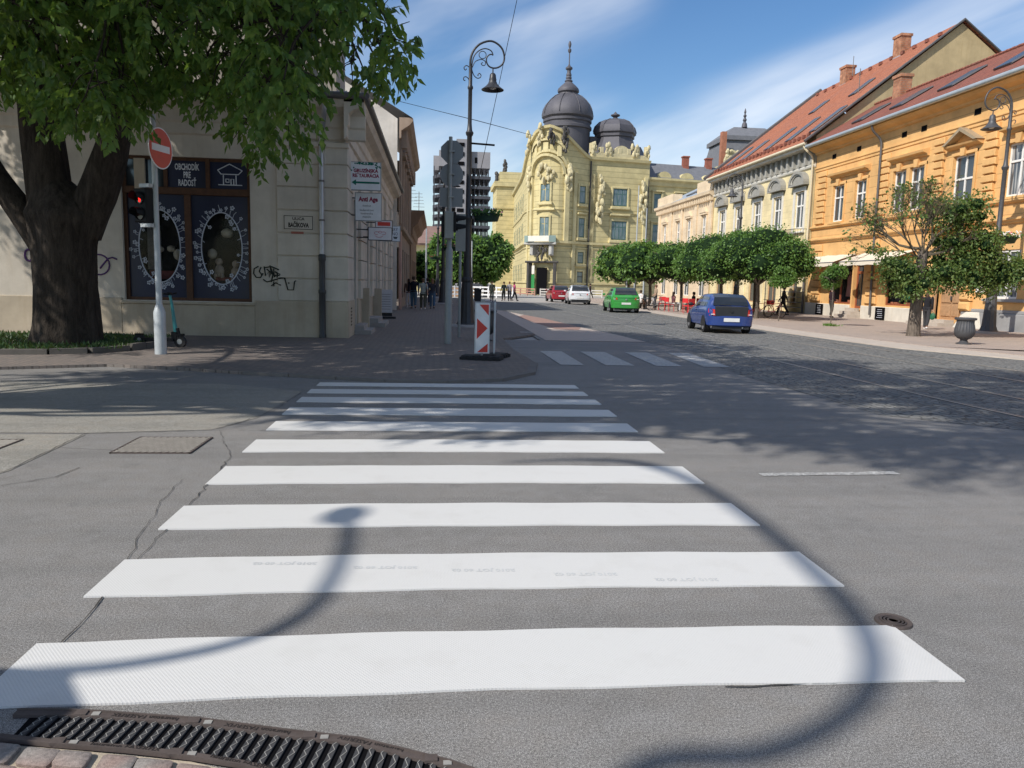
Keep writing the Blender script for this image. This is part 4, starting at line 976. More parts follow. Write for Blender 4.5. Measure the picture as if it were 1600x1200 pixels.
t, fc, F = hang_sign(-2.1, -1.5, 2.86, 3.22, 24.6, 'd', 'lower white sign with a red band, just above the pink flourish sign', M_black, (.72, .68, .70)); b = MB(); b.fbox(F, -.22, .22, .0, .12, .044, .047); b.build('red_band', M_red, fc)
t, fc, F = hang_sign(-2.04, -1.33, 2.78, 3.17, 23.6, 'e', 'white sign with a pink flourish logo and black border', M_black, (.74, .72, .74))
b = MB()
for cx_, cz_, rx_, s0, s1 in ((-.10, .02, .07, 20, 300), (.10, .02, .07, -120, 160), (0, .05, .05, 30, 330), (-.03, -.03, .12, 200, 340)): b.tube([F(cx_+rx_*math.cos(R(s0+(s1-s0)*i/12)), cz_+rx_*.6*math.sin(R(s0+(s1-s0)*i/12)), .046) for i in range(13)], .006, 4)
b.build('flourish', plain('pink_print', (.5, .08, .14), .5, 0, .2), fc)
t, fc, F = hang_sign(-1.95, -1.22, 2.9, 3.42, 26.5, 'f', 'rear white sign with navy capitals ending in RY and INO', M_postgrey, (.70, .73, .78))
for s_t, u_, z_ in (('BRY', .17, .13), ('INO', .17, -.01)): text(s_t, .15, plain('navy_print', (.02, .03, .08), .5), mt(F, u_, z_), 'lettering', fc, .001, sx=.8)
b = MB(); b.fprism(F, [(.12, -.10), (.28, -.10), (.24, -.17), (.16, -.17)], .044, .047); b.fbox(F, -.18, .08, -.18, -.13, .044, .047); b.build('cup_mark', M_ink, fc)
t = empty('menu_board', (-2.1, 32, .05), R(3), 'white slatted menu board standing on the shaded pavement by the wall', 'sign')
b = MB(); b.box(-.31, .31, -.03, .03, .24, 1.18); p = b.build('panel', plain('board_white', (.50, .50, .53), .5), t)
b = MB()
for i in range(7): b.box(-.24, .24, -.034, -.031, .38+i*.1, .395+i*.1)
b.build('text_lines', M_ink, p); b = MB(); b.box(-.27, .3, -.02, .02, .1, .24); b.box(-.1, .45, -.15, .15, 0, .08); b.build('foot', M_rubber, t)

# taller ochre house behind with its white fire gable
M_och = plaster('ochre_render', (.33, .25, .19), 0, stain=.4); M_wgab = plaster('white_gable_render', (.62, .58, .52), 0, stain=.25)
h2 = empty('ochre_street_house', (-2, 41.6, 0), 0, 'taller ochre ornate house with a white sloping fire gable behind the corner shop', 'building')
O2 = Vector((-2, 41.6, 0)); X2 = lambda p: p-O2
b = MB(X2); b.add([(-14, 41.6, 0), (-2.1, 41.6, 0), (-2.1, 41.6, 9.9), (-4.4, 41.6, 11.4), (-9, 41.6, 14.2), (-14, 41.6, 11)], [(0, 1, 2, 3, 4, 5)]); b.build('gable_wall', M_wgab, h2)
F3 = fr_((-2, 0, 0), (0, 1, 0), (1, 0, 0), tuple(O2))
ops = [(43+i*2.9, 44.3+i*2.9, 5.4, 8.0) for i in range(5)]+[(43+i*2.9, 44.5+i*2.9, .6, 3.4) for i in range(5)]
b = MB(); wall(b, F3, 41.6, 58, 0, 9.6, ops, .25); b.build('wall', M_och, h2)
for o in ops: window(F3, *o, h2, M_winr, M_glass, 2, .7, .07)
b = MB(); pf = [(0, 8.9), (.1, 8.95), (.1, 9.3), (.25, 9.4), (.55, 9.6), (.7, 9.8), (.7, 9.95), (0, 9.95)]; b.fprofile(F3, pf, 41.5, 58.2); b.fprofile(F3, [(0, 4.2), (.22, 4.3), (.25, 4.5), (0, 4.55)], 41.6, 58)
for i in range(14): b.fbox(F3, 42+i*1.2, 42.35+i*1.2, 8.5, 9.4, 0, .4, .04)
for o in ops[:5]: b.fbox(F3, o[0]-.2, o[1]+.2, 8.2, 8.4, 0, .3, .03); b.fprism(F3, [(o[0]-.2, 8.4), (o[1]+.2, 8.4), ((o[0]+o[1])/2, 8.75)], 0, .25)
for i in range(6): b.fbox(F3, 42.0+i*2.9, 42.5+i*2.9, 4.6, 8.5, 0, .12, .03)
b.build('cornice', M_och, h2)
b = MB(X2); b.add([(-1.35, 41.4, 9.95), (-1.35, 58, 9.95), (-9, 58, 14.3), (-9, 41.4, 14.3)], [(0, 1, 2, 3)]); b.box(-14, -2.1, 57.9, 58, 0, 9.9); b.build('roof', M_gut, h2)
b = MB(); b.fbox(F3, 41.7, 42.6, 0, 4.2, 0, .12, .03); b.build('pink_pilaster', plaster('pink_render', (.42, .27, .22), 0), h2)
h3 = empty('low_brown_house', (-1.9, 58.2, 0), 0, 'low house with a heavy brown cornice at the far end of the left row', 'building')
O3 = Vector((-1.9, 58.2, 0)); F4 = fr_((-1.9, 0, 0), (0, 1, 0), (1, 0, 0), tuple(O3)); M_brn = plaster('brown_render', (.26, .17, .11), 0, stain=.4)
ops = [(60+i*3.2, 61.6+i*3.2, .6, 3.2) for i in range(4)]
b = MB(); wall(b, F4, 58.2, 73, 0, 6.6, ops, .3); b.add([Vector(p)-O3 for p in ((-14, 58.2, 0), (-1.9, 58.2, 0), (-1.9, 58.2, 6.6), (-14, 58.2, 6.6), (-14, 73, 0), (-1.9, 73, 0), (-1.9, 73, 6.6), (-14, 73, 6.6))], [(0, 1, 2, 3), (4, 5, 6, 7), (3, 2, 6, 7)]); b.build('wall', M_brn, h3)
for o in ops: window(F4, *o, h3, M_winr, M_glass, 2, .7, .07)
b = MB(); b.fprofile(F4, [(0, 4.9), (.1, 5.0), (.15, 5.5), (.5, 5.8), (.7, 6.3), (.95, 6.5), (.95, 6.75), (0, 6.75)], 58.1, 73.2); b.build('cornice', M_brn, h3)
b = MB()
for y, x in ((60.5, -2.6), (64, -2.1), (69, -1.6)): 
    b.tube([Vector((x, y, 6.7))-O3, Vector((x, y, 9.3))-O3], .03, 5)
    for k in range(5): b.tube([Vector((x-.5+k*.05, y, 8.0+k*.28))-O3, Vector((x+.5-k*.05, y, 8.0+k*.28))-O3], .015, 4)
b.build('antenna', M_gut, h3)
# ------------------------------------------------------------------ sunny side of the street
M_or = plaster('orange_render', (.73, .435, .18), 0, stain=.12, soot=(.3, .25, .2)); M_orj = plaster('orange_ashlar', (.73, .435, .18), .62, .035, stain=.12, z0=5.75, jdark=.5)
M_orp = plaster('white_plinth', (.66, .62, .54), 0, stain=.3); M_orpg = plaster('grey_plinth', (.30, .30, .30), 0, stain=.2)
M_ivory = plain('ivory_window_paint', (.78, .76, .72), .45); M_zinc = mat('zinc_gutter', (.48, .52, .54), .4, .12, 3, 30, .05, .002, .5)
M_tile = None
def tiles(name, cols, row=.33, colw=.24):
    t = NT(name); v = t.geo(); sp_ = t.n('ShaderNodeSeparateXYZ'); t.l(v, sp_.inputs[0])
    cx_ = t.n('ShaderNodeCombineXYZ'); t.l(sp_.outputs[1], cx_.inputs[0]); t.l(t.math('MULTIPLY', sp_.outputs[2], 1.5), cx_.inputs[1])
    b = t.n('ShaderNodeTexBrick'); b.inputs['Scale'].default_value = 1; b.inputs['Brick Width'].default_value = colw; b.inputs['Row Height'].default_value = row; b.inputs['Mortar Size'].default_value = .022; b.inputs['Mortar Smooth'].default_value = .6; b.inputs['Bias'].default_value = 0
    for k, c in zip(('Color1', 'Color2', 'Mortar'), (cols[0], cols[1], mul(cols[0], .3))): b.inputs[k].default_value = (*c, 1)
    t.l(cx_.outputs[0], b.inputs['Vector'])
    c = t.mix(t.math('MULTIPLY', t.ramp(t.noise(v, .6, 5, .65), [(.4, 0), (.7, 1)]), .55), b.outputs[0], cols[2])
    c = t.mix(1.0, c, t.ramp(t.noise(v, 9, 3, .6), [(.3, .75), (.7, 1.2)]), 'MULTIPLY')
    t.bsdf(c, .8, 0, .25, t.bump(t.math('SUBTRACT', 1.0, b.outputs[1]), .6, .03)); return t.m
M_tile = tiles('red_roof_tiles', [(.44, .165, .09), (.37, .13, .07), (.29, .13, .09)]); M_tile2 = tiles('dark_red_roof_tiles', [(.30, .105, .07), (.24, .085, .06), (.18, .09, .07)])
def brickwork(name):
    t = NT(name); v = t.geo(); sp_ = t.n('ShaderNodeSeparateXYZ'); t.l(v, sp_.inputs[0]); cx_ = t.n('ShaderNodeCombineXYZ'); t.l(t.math('ADD', sp_.outputs[0], sp_.outputs[1]), cx_.inputs[0]); t.l(sp_.outputs[2], cx_.inputs[1])
    b = t.n('ShaderNodeTexBrick'); b.inputs['Scale'].default_value = 1; b.inputs['Brick Width'].default_value = .26; b.inputs['Row Height'].default_value = .13; b.inputs['Mortar Size'].default_value = .012
    for k, c in zip(('Color1', 'Color2', 'Mortar'), ((.46, .22, .12), (.36, .15, .085), (.30, .22, .17))): b.inputs[k].default_value = (*c, 1)
    t.l(cx_.outputs[0], b.inputs['Vector']); c = t.mix(1.0, b.outputs[0], t.ramp(t.noise(v, 2.5, 4, .6), [(.3, .6), (.7, 1.25)]), 'MULTIPLY'); t.bsdf(c, .9, 0, .2, t.bump(b.outputs[1], -.4, .01)); return t.m
M_brick = brickwork('chimney_brick')
M_slate = mat('slate_roof', (.16, .165, .18), .7, .2, 2, 25, .2, .01); M_skyl = glassmat('skylight_glass', (.06, .065, .07), .25)
M_redwood = mat('red_brown_frame', (.28, .085, .04), .5, .2, 6, 40, .1, .002); M_lwood = mat('light_oak_door', (.40, .24, .13), .55, .25, 5, 40, .3, .004)
XR = 25.0
def bld(x, y, label): return empty('house_front', (x, y, 0), 0, label, 'building'), Vector((x, y, 0))
orange, OO = bld(XR, 50.3, 'bright orange town house with paired white windows, rusticated quoins and cream awnings'); orange.name = 'orange_town_house'
FO = fr_((XR, 0, 0), (0, 1, 0), (-1, 0, 0), tuple(OO)); XO = lambda p: p-OO
Y0, Y1 = 20.0, 50.3
win = [(46.4, 47.75, 5.95, 8.18), (43.9, 45.15, 5.95, 8.18), (40.05, 41.25, 5.95, 8.18), (38.5, 39.75, 5.95, 8.18), (34.75, 36.25, 4.95, 8.2), (31.2, 32.65, 5.92, 8.2), (29.2, 30.5, 5.92, 8.2), (25.0, 26.3, 5.92, 8.2), (22.5, 23.8, 5.92, 8.2)]
shop1 = (44.75, 47.4, .85, 3.35); sdoor = (43.5, 44.6, .62, 3.35); shop2 = (38.45, 41.1, .9, 3.2); door = (34.85, 36.6, .35, 3.9); rwin = (31.25, 32.75, 1.45, 3.6); rwin2 = (28.9, 30.4, 1.45, 3.6)
b = MB(); wall(b, FO, Y0, Y1, .0, 4.85, [shop1, sdoor, shop2, door, rwin, rwin2], .35); b.add([p-OO for p in (Vector((25, Y1, 0)), Vector((36, Y1, 0)), Vector((36, Y1, 10)), Vector((25, Y1, 10)))], [(0, 1, 2, 3)]); b.build('ground_floor_wall', M_or, orange)
b = MB(); wall(b, FO, Y0, Y1, 4.85, 11.0, win, .22); b.build('upper_wall', M_orj, orange)
b = MB()
b.fprofile(FO, [(0, 4.72), (.10, 4.75), (.14, 4.84), (.22, 4.88), (.22, 4.97), (0, 5.02)], Y0, Y1); b.fprofile(FO, [(0, 5.60), (.10, 5.62), (.18, 5.70), (.18, 5.78), (0, 5.84)], Y0, Y1)
b.fprofile(FO, [(0, 9.35), (.05, 9.38), (.05, 9.5), (.1, 9.55), (.1, 9.62), (0, 9.66)], Y0, Y1)
b.fprofile(FO, [(0, 10.45), (.12, 10.5), (.16, 10.6), (.45, 10.72), (.62, 10.86), (.62, 10.98), (0, 11.02)], Y0, Y1)
b.build('cornice', M_or, orange)
b = MB()
def quoin(u0, u1, z0, z1, n, d=.12):
    h = (z1-z0)/n
    for i in range(n):
        e = .0 if i % 2 else .16; b.fbox(FO, u0-e*.5, u1+e*.5, z0+i*h+.03, z0+(i+1)*h-.03, 0, d, .03)
quoin(48.75, 49.7, 5.9, 9.3, 9); quoin(41.75, 42.75, 5.9, 9.3, 9, .08); quoin(37.0, 37.7, 5.9, 9.3, 9, .16); quoin(33.3, 34.0, 5.9, 9.3, 9, .16); quoin(27.4, 28.2, 5.9, 9.3, 9)
quoin(48.6, 49.6, .9, 4.6, 8); quoin(42.0, 43.0, .9, 4.6, 8); quoin(37.9, 38.2, .9, 4.6, 8, .06)
b.build('quoins', M_or, orange)
b = MB()
for (u0, u1) in ((36.8, 37.75), (33.95, 34.7)):
    for i in range(7): b.fbox(FO, u0, u1, .82+i*.46+.02, .82+(i+1)*.46-.02, 0, .24, .09)
b.build('boulder_quoins', M_or, orange)
b = MB()
for a, c, e, g_ in win:
    w_ = .16; b.fbox(FO, a-w_, a-.01, e-.05, g_+w_, 0, .07, .01); b.fbox(FO, c+.01, c+w_, e-.05, g_+w_, 0, .07, .01); b.fbox(FO, a-w_, c+w_, g_+.01, g_+w_, 0, .08, .01)
    m = (a+c)/2; b.fprism(FO, [(m-.13, g_-.05), (m+.13, g_-.05), (m+.19, g_+.36), (m-.19, g_+.36)], 0, .18); b.fbox(FO, a-w_, c+w_, e-.16, e-.03, 0, .2, .02)
for a, c in ((43.65, 48.0), (38.25, 41.5)):   # straight hoods over the pairs
    b.fprofile(FO, [(0, 8.6), (.1, 8.62), (.16, 8.72), (.36, 8.78), (.40, 8.90), (.1, 8.98), (0, 9.0)], a, c)
for a, c in ((28.95, 32.9), (22.2, 26.6)): b.fprofile(FO, [(0, 8.6), (.1, 8.62), (.16, 8.72), (.36, 8.78), (.40, 8.90), (.1, 8.98), (0, 9.0)], a, c)
b.fprofile(FO, [(0, 8.52), (.1, 8.54), (.3, 8.64), (.34, 8.72), (0, 8.74)], 34.3, 36.7); b.build('window_hoods', M_or, orange)
b = MB(); b.fprism(FO, [(34.25, 8.74), (34.5, 8.74), (35.5, 9.28), (36.5, 8.74), (36.75, 8.74), (35.5, 9.45)], 0, .42); b.build('pediment', mat('weathered_pediment', (.34, .27, .18), .8, .2, 4, 30, .2), orange)
for a, c, e, g_ in win: window(FO, a, c, e, g_, orange, M_ivory, M_glassc if a < 34 else M_glass, 2, .66, .085, .18)
b = MB()
for i, y in enumerate((48.0, 45.1, 40.6, 38.9, 34.9, 31.0, 26)): b.fbox(FO, y-.22, y+.22, 9.92, 10.2, .0, .02)
b.build('attic_vent', M_void, orange)
b = MB(); b.tube([XO(Vector((24.2, Y0, 11.0))), XO(Vector((24.2, Y1, 11.0)))], .12, 12); b.build('gutter', M_zinc, orange, smooth=40)
b = MB(); b.tube(catmull([XO(Vector(p)) for p in ((24.25, 42.6, 10.9), (24.35, 42.6, 10.6), (24.75, 42.55, 10.2), (24.85, 42.5, 9.9))], 4)+[XO(Vector((24.85, 42.45, 4.9))), XO(Vector((24.80, 42.2, .3)))], .065, 10); b.build('downpipe', M_gut, orange, smooth=40)
b = MB()
for a, c in ((20, 43.4), (44.7, 50.3)):
    if a == 20: b.fbox(FO, 37.0, 43.4, 0, .80, 0, .11, .03)
    else: b.fbox(FO, a, c, 0, .80, 0, .11, .03)
b.build('plinth', M_orp, orange)
b = MB(); b.fbox(FO, 20, 34.6, 0, .80, 0, .11, .03); b.fbox(FO, 20, 34.0, .80, .95, 0, .05, .02); b.fprofile(FO, [(0, 1.30), (.14, 1.33), (.14, 1.42), (0, 1.45)], 20, 33.2); b.build('grey_plinth_band', M_orpg, orange)
b = MB()
for i in range(3): b.fbox(FO, 43.3+i*.1, 44.8-i*.1, 0.0 if i == 0 else .06+.19*i, .06+.19*(i+1), .11, .95-i*.28)
for i in range(2): b.fbox(FO, 34.7+i*.1, 37.2-i*.15, 0.0 if i == 0 else .06+.15*i, .06+.15*(i+1), .25, 1.15-i*.4)
b.build('door_step', M_kerb, orange)
for s_, n_ in ((shop1, 2), (shop2, 1)):
    w_ = window(FO, *s_, orange, M_redwood, M_clear, n_, None, .10, .12); w_.name = 'shop_window'
    b = MB(); b.quad(FO(s_[0], s_[2], -.9), FO(s_[1], s_[2], -.9), FO(s_[1], s_[3], -.9), FO(s_[0], s_[3], -.9)); b.quad(FO(s_[0], s_[2], -.1), FO(s_[1], s_[2], -.1), FO(s_[1], s_[2], -.9), FO(s_[0], s_[2], -.9))
    for u in (s_[0], s_[1]): b.quad(FO(u, s_[2], -.1), FO(u, s_[3], -.1), FO(u, s_[3], -.9), FO(u, s_[2], -.9))
    b.build('display_back', mat('dark_shop_interior', (.06, .05, .045), .9, .6, 1.5, 6, 0), w_)
def garment(parent, u, z, h, m, w0=.18, w1=.3, d=-.55):
    b = MB(); n = 10; P = []
    for k, (f_, wd_, dp) in enumerate(((0, w1, .12), (.35, (w0+w1)/2, .11), (.6, w0, .1), (.85, w0*1.25, .11), (1, w0*.45, .06))):
        P.append([FO(u+wd_*math.cos(2*math.pi*i/n), z+h*f_, d+dp*math.sin(2*math.pi*i/n)) for i in range(n)])
    pts = [p for r_ in P for p in r_]; b.add(pts, [(k*n+i, k*n+(i+1) % n, (k+1)*n+(i+1) % n, (k+1)*n+i) for k in range(4) for i in range(n)]+[tuple(4*n+i for i in range(n))]); b.blob(FO(u, z+h+.12, d), .07, .08, .11, 8, 6); return b.build('dressed_mannequin', m, parent, smooth=True)
garment(orange, 40.0, 1.25, 1.15, plain('emerald_cloth', (.01, .22, .12), .7), .22, .34); garment(orange, 39.2, 1.1, 1.3, plain('grey_cloth', (.16, .16, .15), .8)); garment(orange, 40.7, 1.1, 1.2, plain('dark_cloth', (.04, .04, .05), .8))
garment(orange, 45.9, 1.3, 1.3, plain('rose_cloth', (.45, .22, .19), .8), .25, .35); garment(orange, 46.6, 1.1, 1.2, M_dark)
b = MB()
for u in (40.85, 40.5, 39.6, 38.9, 46.9, 45.4): b.fbox(FO, u-.12, u+.12, .92, 1.08, -.5, -.25, .02)
b.build('shoe_boxes', plain('terracotta_goods', (.45, .16, .08), .7), orange)
window(FO, *sdoor, orange, M_redwood, M_glass, 1, .78, .14, .3); window(FO, *rwin, orange, M_ivory, M_glassc, 2, .7, .10, .12); window(FO, *rwin2, orange, M_ivory, M_glassc, 2, .7, .10, .12)
b = MB(); a, c, e, g_ = door; b.fbox(FO, a, c, e, g_, -.34, -.22)
for u0, u1 in ((a+.12, (a+c)/2-.05), ((a+c)/2+.05, c-.12)):
    b.fbox(FO, u0, u1, e+.15, e+.7, -.22, -.18, .02); b.fbox(FO, u0, u1, e+.82, e+1.35, -.22, -.17, .02); b.fbox(FO, u0, u1, e+1.45, g_-.75, -.22, -.19, .02)
dd = b.build('door', M_lwood, orange); b = MB(); b.fbox(FO, (a+c)/2-.03, (a+c)/2+.03, e+.95, e+1.15, -.22, -.12); b.lathe(FO(a+.45, e+1.85, -.18), [(.16, -.02), (.16, .02)], 16); b.build('handle', M_gut, dd)
b = MB(); b.fbox(FO, a-.10, a-.0, e, g_, -.2, .1, .02); b.fbox(FO, c, c+.16, e, g_, -.1, .1, .02); b.build('door_frame', M_lwood, orange)
b = MB(); b.fbox(FO, 33.2, 33.75, 1.72, 1.98, .0, .08); b.build('letter_box', M_ivory, orange); b = MB(); b.fbox(FO, 33.25, 33.75, 2.2, 2.5, .0, .03); b.build('red_plaque', plain('orange_plaque', (.6, .12, .05), .5), orange)
b = MB(XO); b.add([(24.35, 33.2, .05), (24.35, 34.3, .05), (24.9, 34.4, .05), (24.9, 33.1, .05), (24.55, 33.5, .62), (24.55, 34.1, .62), (24.9, 34.2, .8), (24.9, 33.3, .8)], [(0, 1, 5, 4), (1, 2, 6, 5), (4, 5, 6, 7), (3, 0, 4, 7)]); b.build('guard_stone', M_orp, orange)
# awnings
M_awn = mat('cream_canvas', (.70, .62, .50), .85, .08, 3, 60, .1, .004)
for a, c in ((44.4, 49.3), (38.6, 43.6)):
    b = MB(); n = 10
    for i in range(n):
        u0 = a+(c-a)*i/n; u1 = a+(c-a)*(i+1)/n; s0 = .02*math.sin(i*2.1); s1 = .02*math.sin((i+1)*2.1)
        b.quad(FO(u0, 3.85+s0, .02), FO(u1, 3.85+s1, .02), FO(u1, 3.32+s1, 1.5), FO(u0, 3.32+s0, 1.5)); b.quad(FO(u0, 3.32+s0, 1.5), FO(u1, 3.32+s1, 1.5), FO(u1, 3.08+s1, 1.52), FO(u0, 3.08+s0, 1.52))
    aw = b.build('awning', M_awn, orange); b = MB()
    for u in (a+.1, c-.1): b.tube([FO(u, 3.3, .05), FO(u, 3.28, 1.48)], .025, 6)
    b.tube([FO(a, 3.31, 1.5), FO(c, 3.31, 1.5)], .03, 6); b.build('awning_arm', M_galv, aw)
# iron balcony in front of the pedimented window
def balcony(F, u0, u1, z0, zr, d, parent, slab, scr=True):
    b = MB(); b.fbox(F, u0, u1, z0-.14, z0, 0, d); b.fbox(F, u0+.15, u0+.45, z0-.6, z0-.14, 0, d*.6, .05); b.fbox(F, u1-.45, u1-.15, z0-.6, z0-.14, 0, d*.6, .05); bl = b.build('balcony', slab, parent)
    b = MB()
    for z in (z0+.06, zr): b.tube([F(u0+.04, z, 0), F(u0+.04, z, d-.05), F(u1-.04, z, d-.05), F(u1-.04, z, 0)], .022, 6)
    n = int((u1-u0)/.14)
    for i in range(n+1):
        u = u0+.04+(u1-u0-.08)*i/n; b.tube([F(u, z0, d-.05), F(u, zr, d-.05)], .010, 4)
        if scr and i < n and i % 2 == 0:
            cu = u+.14; cz = (z0+zr)/2
            for s_ in (1, -1): b.tube([F(cu+.11*math.cos(t_)*(1-.05*k), cz+s_*.2+.14*math.sin(t_)*s_*(1-.05*k), d-.05) for k, t_ in enumerate([i2*.6 for i2 in range(11)])], .011, 4)
    for s_ in range(5):
        for u in (u0+.04, u1-.04): b.tube([F(u, z0, d*s_/5), F(u, zr, d*s_/5)], .010, 4)
    b.build('railing', M_black, bl); return bl
balcony(FO, 34.2, 36.9, 4.98, 5.95, .95, orange, M_or)
# roof
b = MB(XO); b.add([(24.1, Y0, 11.05), (24.1, Y1, 11.05), (28.8, Y1, 13.9), (28.8, Y0, 13.9), (34.5, Y0, 10.5), (34.5, Y1, 10.5)], [(0, 1, 2, 3), (3, 2, 5, 4)])
for i in range(70): b.tube([(28.8, Y0+.5+i*.43, 13.93), (28.8, Y0+.5+i*.43+.38, 13.95)], .09, 6)
b.build('roof', M_tile2, orange)
def skylight(parent, X, pl, y0, y1, t0, t1):
    b = MB(X); A, B = pl   # eave and ridge (x,z)
    f = lambda t_, y, o=0: Vector((A[0]+(B[0]-A[0])*t_-o*.5, y, A[1]+(B[1]-A[1])*t_+o))
    for q in ((f(t0, y0, .10), f(t0, y1, .10), f(t1, y1, .10), f(t1, y0, .10)),): b.quad(*q)
    s_ = b.build('skylight', M_skyl, parent); b = MB(X)
    for p, q in ((f(t0, y0), f(t0, y1)), (f(t0, y1), f(t1, y1)), (f(t1, y1), f(t1, y0)), (f(t1, y0), f(t0, y0))): b.tube([p+UP*.07, q+UP*.07], .055, 4)
    b.build('frame', M_gut, s_)
pO = ((24.1, 11.05), (28.8, 13.9))
for y0 in (45.6, 41.6, 37.4, 33.4, 29.5): skylight(orange, XO, pO, y0, y0+1.1, .25, .62)
def chimney(parent, X, x, y, z0, z1, wx=.55, wy=.9):
    b = MB(X); b.box(x-wx, x+wx, y-wy, y+wy, z0, z1-.18); b.box(x-wx-.07, x+wx+.07, y-wy-.07, y+wy+.07, z1-.18, z1)
    c_o = b.build('chimney', M_brick, parent); b = MB(X); b.box(x-wx-.04, x+wx+.04, y-wy-.04, y+wy+.04, z0, z0+.35); b.build('flashing', M_zinc, c_o)
chimney(orange, XO, 28.7, 47.3, 13.2, 15.0, .36, .42)
b = MB(XO); b.tube([(28.8, 36.5, 14), (28.8, 36.5, 14.5)], .18, 8); b.tube([(28.8, 37, 13.9), (28.8, 37, 14.7)], .04, 5); b.build('roof_vent', M_zinc, orange)

# chalk boards against the plinth
def board(x, y, label, hw=.45):
    t = empty('chalk_board', (x, y, .045), 0, label, 'sign', 'black boards on the plinth'); b = MB(); b.box(-.03, 0, -hw, hw, .03, .72); p = b.build('panel', M_void, t)
    b = MB(); r = random.Random(int(y))
    for i in range(5): b.box(-.033, -.031, -hw*.7+r.uniform(0, .1), hw*.7-r.uniform(0, .15), .14+i*.11, .165+i*.11)
    b.build('chalk_lines', M_floral, p)
board(24.86, 41.25, 'black chalk board on the plinth by the green dress window'); board(24.86, 48.2, 'small black board on the plinth behind the man in a dark shirt')

# cream house with curved pediments and red roof
M_yel = plaster('yellow_ashlar', (.76, .64, .38), .42, .02, stain=.12, jdark=.35, soot=(.3, .27, .2)); M_yelp = plaster('pale_yellow_render', (.76, .65, .41), 0, stain=.12, soot=(.3, .27, .2)); M_trim = mat('pale_trim', (.66, .63, .56), .8, .1, 3, 30, .1)
M_hoodgrey = mat('grey_hood', (.30, .29, .26), .8, .2, 3, 30, .15); M_gable = plaster('olive_gable_render', (.47, .37, .21), 0, stain=.35)
yel, OY = bld(XR, 69.2, 'pale yellow town house with curved window pediments, iron balcony and steep red tiled roof'); yel.name = 'yellow_town_house'
FY = fr_((XR, 0, 0), (0, 1, 0), (-1, 0, 0), tuple(OY)); XY = lambda p: p-OY
ywin = [(c-.68, c+.68, 5.85, 8.35) for c in (52.3, 55.8, 59.45, 63.25, 66.9)]; ygr = [(c-.8, c+.8, .6, 3.4) for c in (51.9, 56, 59.5, 63, 66.8)]
b = MB(); wall(b, FY, 50.35, 69.2, 0, 10.0, ywin+ygr, .22); b.build('wall', M_yel, yel)
for o in ywin: window(FY, *o, yel, M_ivory, M_glass, 2, .62, .10, .16)
for o in ygr: window(FY, *o, yel, M_lwood, M_glass, 2, .7, .08, .2)
b = MB()
for a, c, e, g_ in ywin:
    b.fbox(FY, a-.26, a-.01, e-.2, g_+.3, 0, .08, .01); b.fbox(FY, c+.01, c+.26, e-.2, g_+.3, 0, .08, .01); b.fbox(FY, a-.26, c+.26, g_+.01, g_+.3, 0, .1, .01); b.fbox(FY, a-.3, c+.3, e-.32, e-.2, 0, .2, .02)
    m = (a+c)/2; P = [(m+.92*math.cos(R(x)), g_+.55+.62*math.sin(R(x))) for x in range(0, 181, 15)]; Pi = [(m+.84*math.cos(R(x)), g_+.55+.54*math.sin(R(x))) for x in range(180, -1, -15)]
    b.fprism(FY, P+Pi, .28, .34)
b.fprofile(FY, [(0, 9.75), (.1, 9.78), (.14, 9.88), (.14, 9.95), (0, 10.0)], 50.35, 69.2); b.build('window_surrounds', M_trim, yel)
b = MB()
for a, c, e, g_ in ywin:
    m = (a+c)/2; P = [(m+1.15*math.cos(R(x)), g_+.55+.80*math.sin(R(x))) for x in range(0, 181, 12)]+[(m-1.15, g_+.38), (m+1.15, g_+.38)]
    Q = [(m+.92*math.cos(R(x)), g_+.55+.62*math.sin(R(x))) for x in range(0, 181, 12)]+[(m-1.0, g_+.50), (m+1.0, g_+.50)]
    n = len(P); b.add([FY(u, z, 0) for u, z in P]+[FY(u, z, .42) for u, z in P]+[FY(u, z, .42) for u, z in Q]+[FY(u, z, .26) for u, z in Q], [(i, (i+1) % n, n+(i+1) % n, n+i) for i in range(n)]+[(n+i, n+(i+1) % n, 2*n+(i+1) % n, 2*n+i) for i in range(n)]+[(2*n+i, 2*n+(i+1) % n, 3*n+(i+1) % n, 3*n+i) for i in range(n)]+[tuple(3*n+i for i in range(n))])
b.build('curved_pediments', M_hoodgrey, yel)
b = MB(); b.fbox(FY, 50.35, 69.2, 10.0, 10.95, 0, .06)
for i in range(21): b.fbox(FY, 50.5+i*.9, 50.72+i*.9, 10.02, 10.95, .06, .28, .02)
b.build('console_frieze', mat('grey_frieze', (.33, .32, .29), .8, .2, 3, 30, .15), yel)
b = MB(); b.fprofile(FY, [(0, 10.95), (.7, 10.98), (.74, 11.2), (0, 11.22)], 50.35, 69.2); b.build('soffit', M_orp, yel)
b = MB(); b.tube([XY(Vector((24.18, 50.4, 11.25))), XY(Vector((24.18, 69.2, 11.25)))], .11, 10); b.tube(catmull([XY(Vector(p)) for p in ((24.2, 50.7, 11.2), (24.3, 50.6, 10.9), (24.7, 50.5, 10.5), (24.82, 50.5, 10.2))], 4)+[XY(Vector((24.82, 50.5, 2.4)))], .07, 10); b.build('gutter', mat('cream_gutter', (.66, .58, .42), .5, .08, 3, 20, 0), yel, smooth=40)
b = MB(); b.tube([XY(Vector((24.82, 50.5, 2.4))), XY(Vector((24.82, 50.5, .05)))], .085, 10); b.build('pipe_foot', M_gut, yel, smooth=40)
b = MB()
for a in (50.8, 53.6, 57.4, 61.0, 64.8): b.fbox(FY, a, a+.9, .1, 4.2, 0, .10, .03)
b.build('ground_piers', M_yelp, yel)
b = MB()
for i in range(6): b.fbox(FY, 50.9, 52.9, .05+.35*i, .1+.35*i, .11, 1.1-i*.12)
b.build('entrance_steps', M_granite, yel)
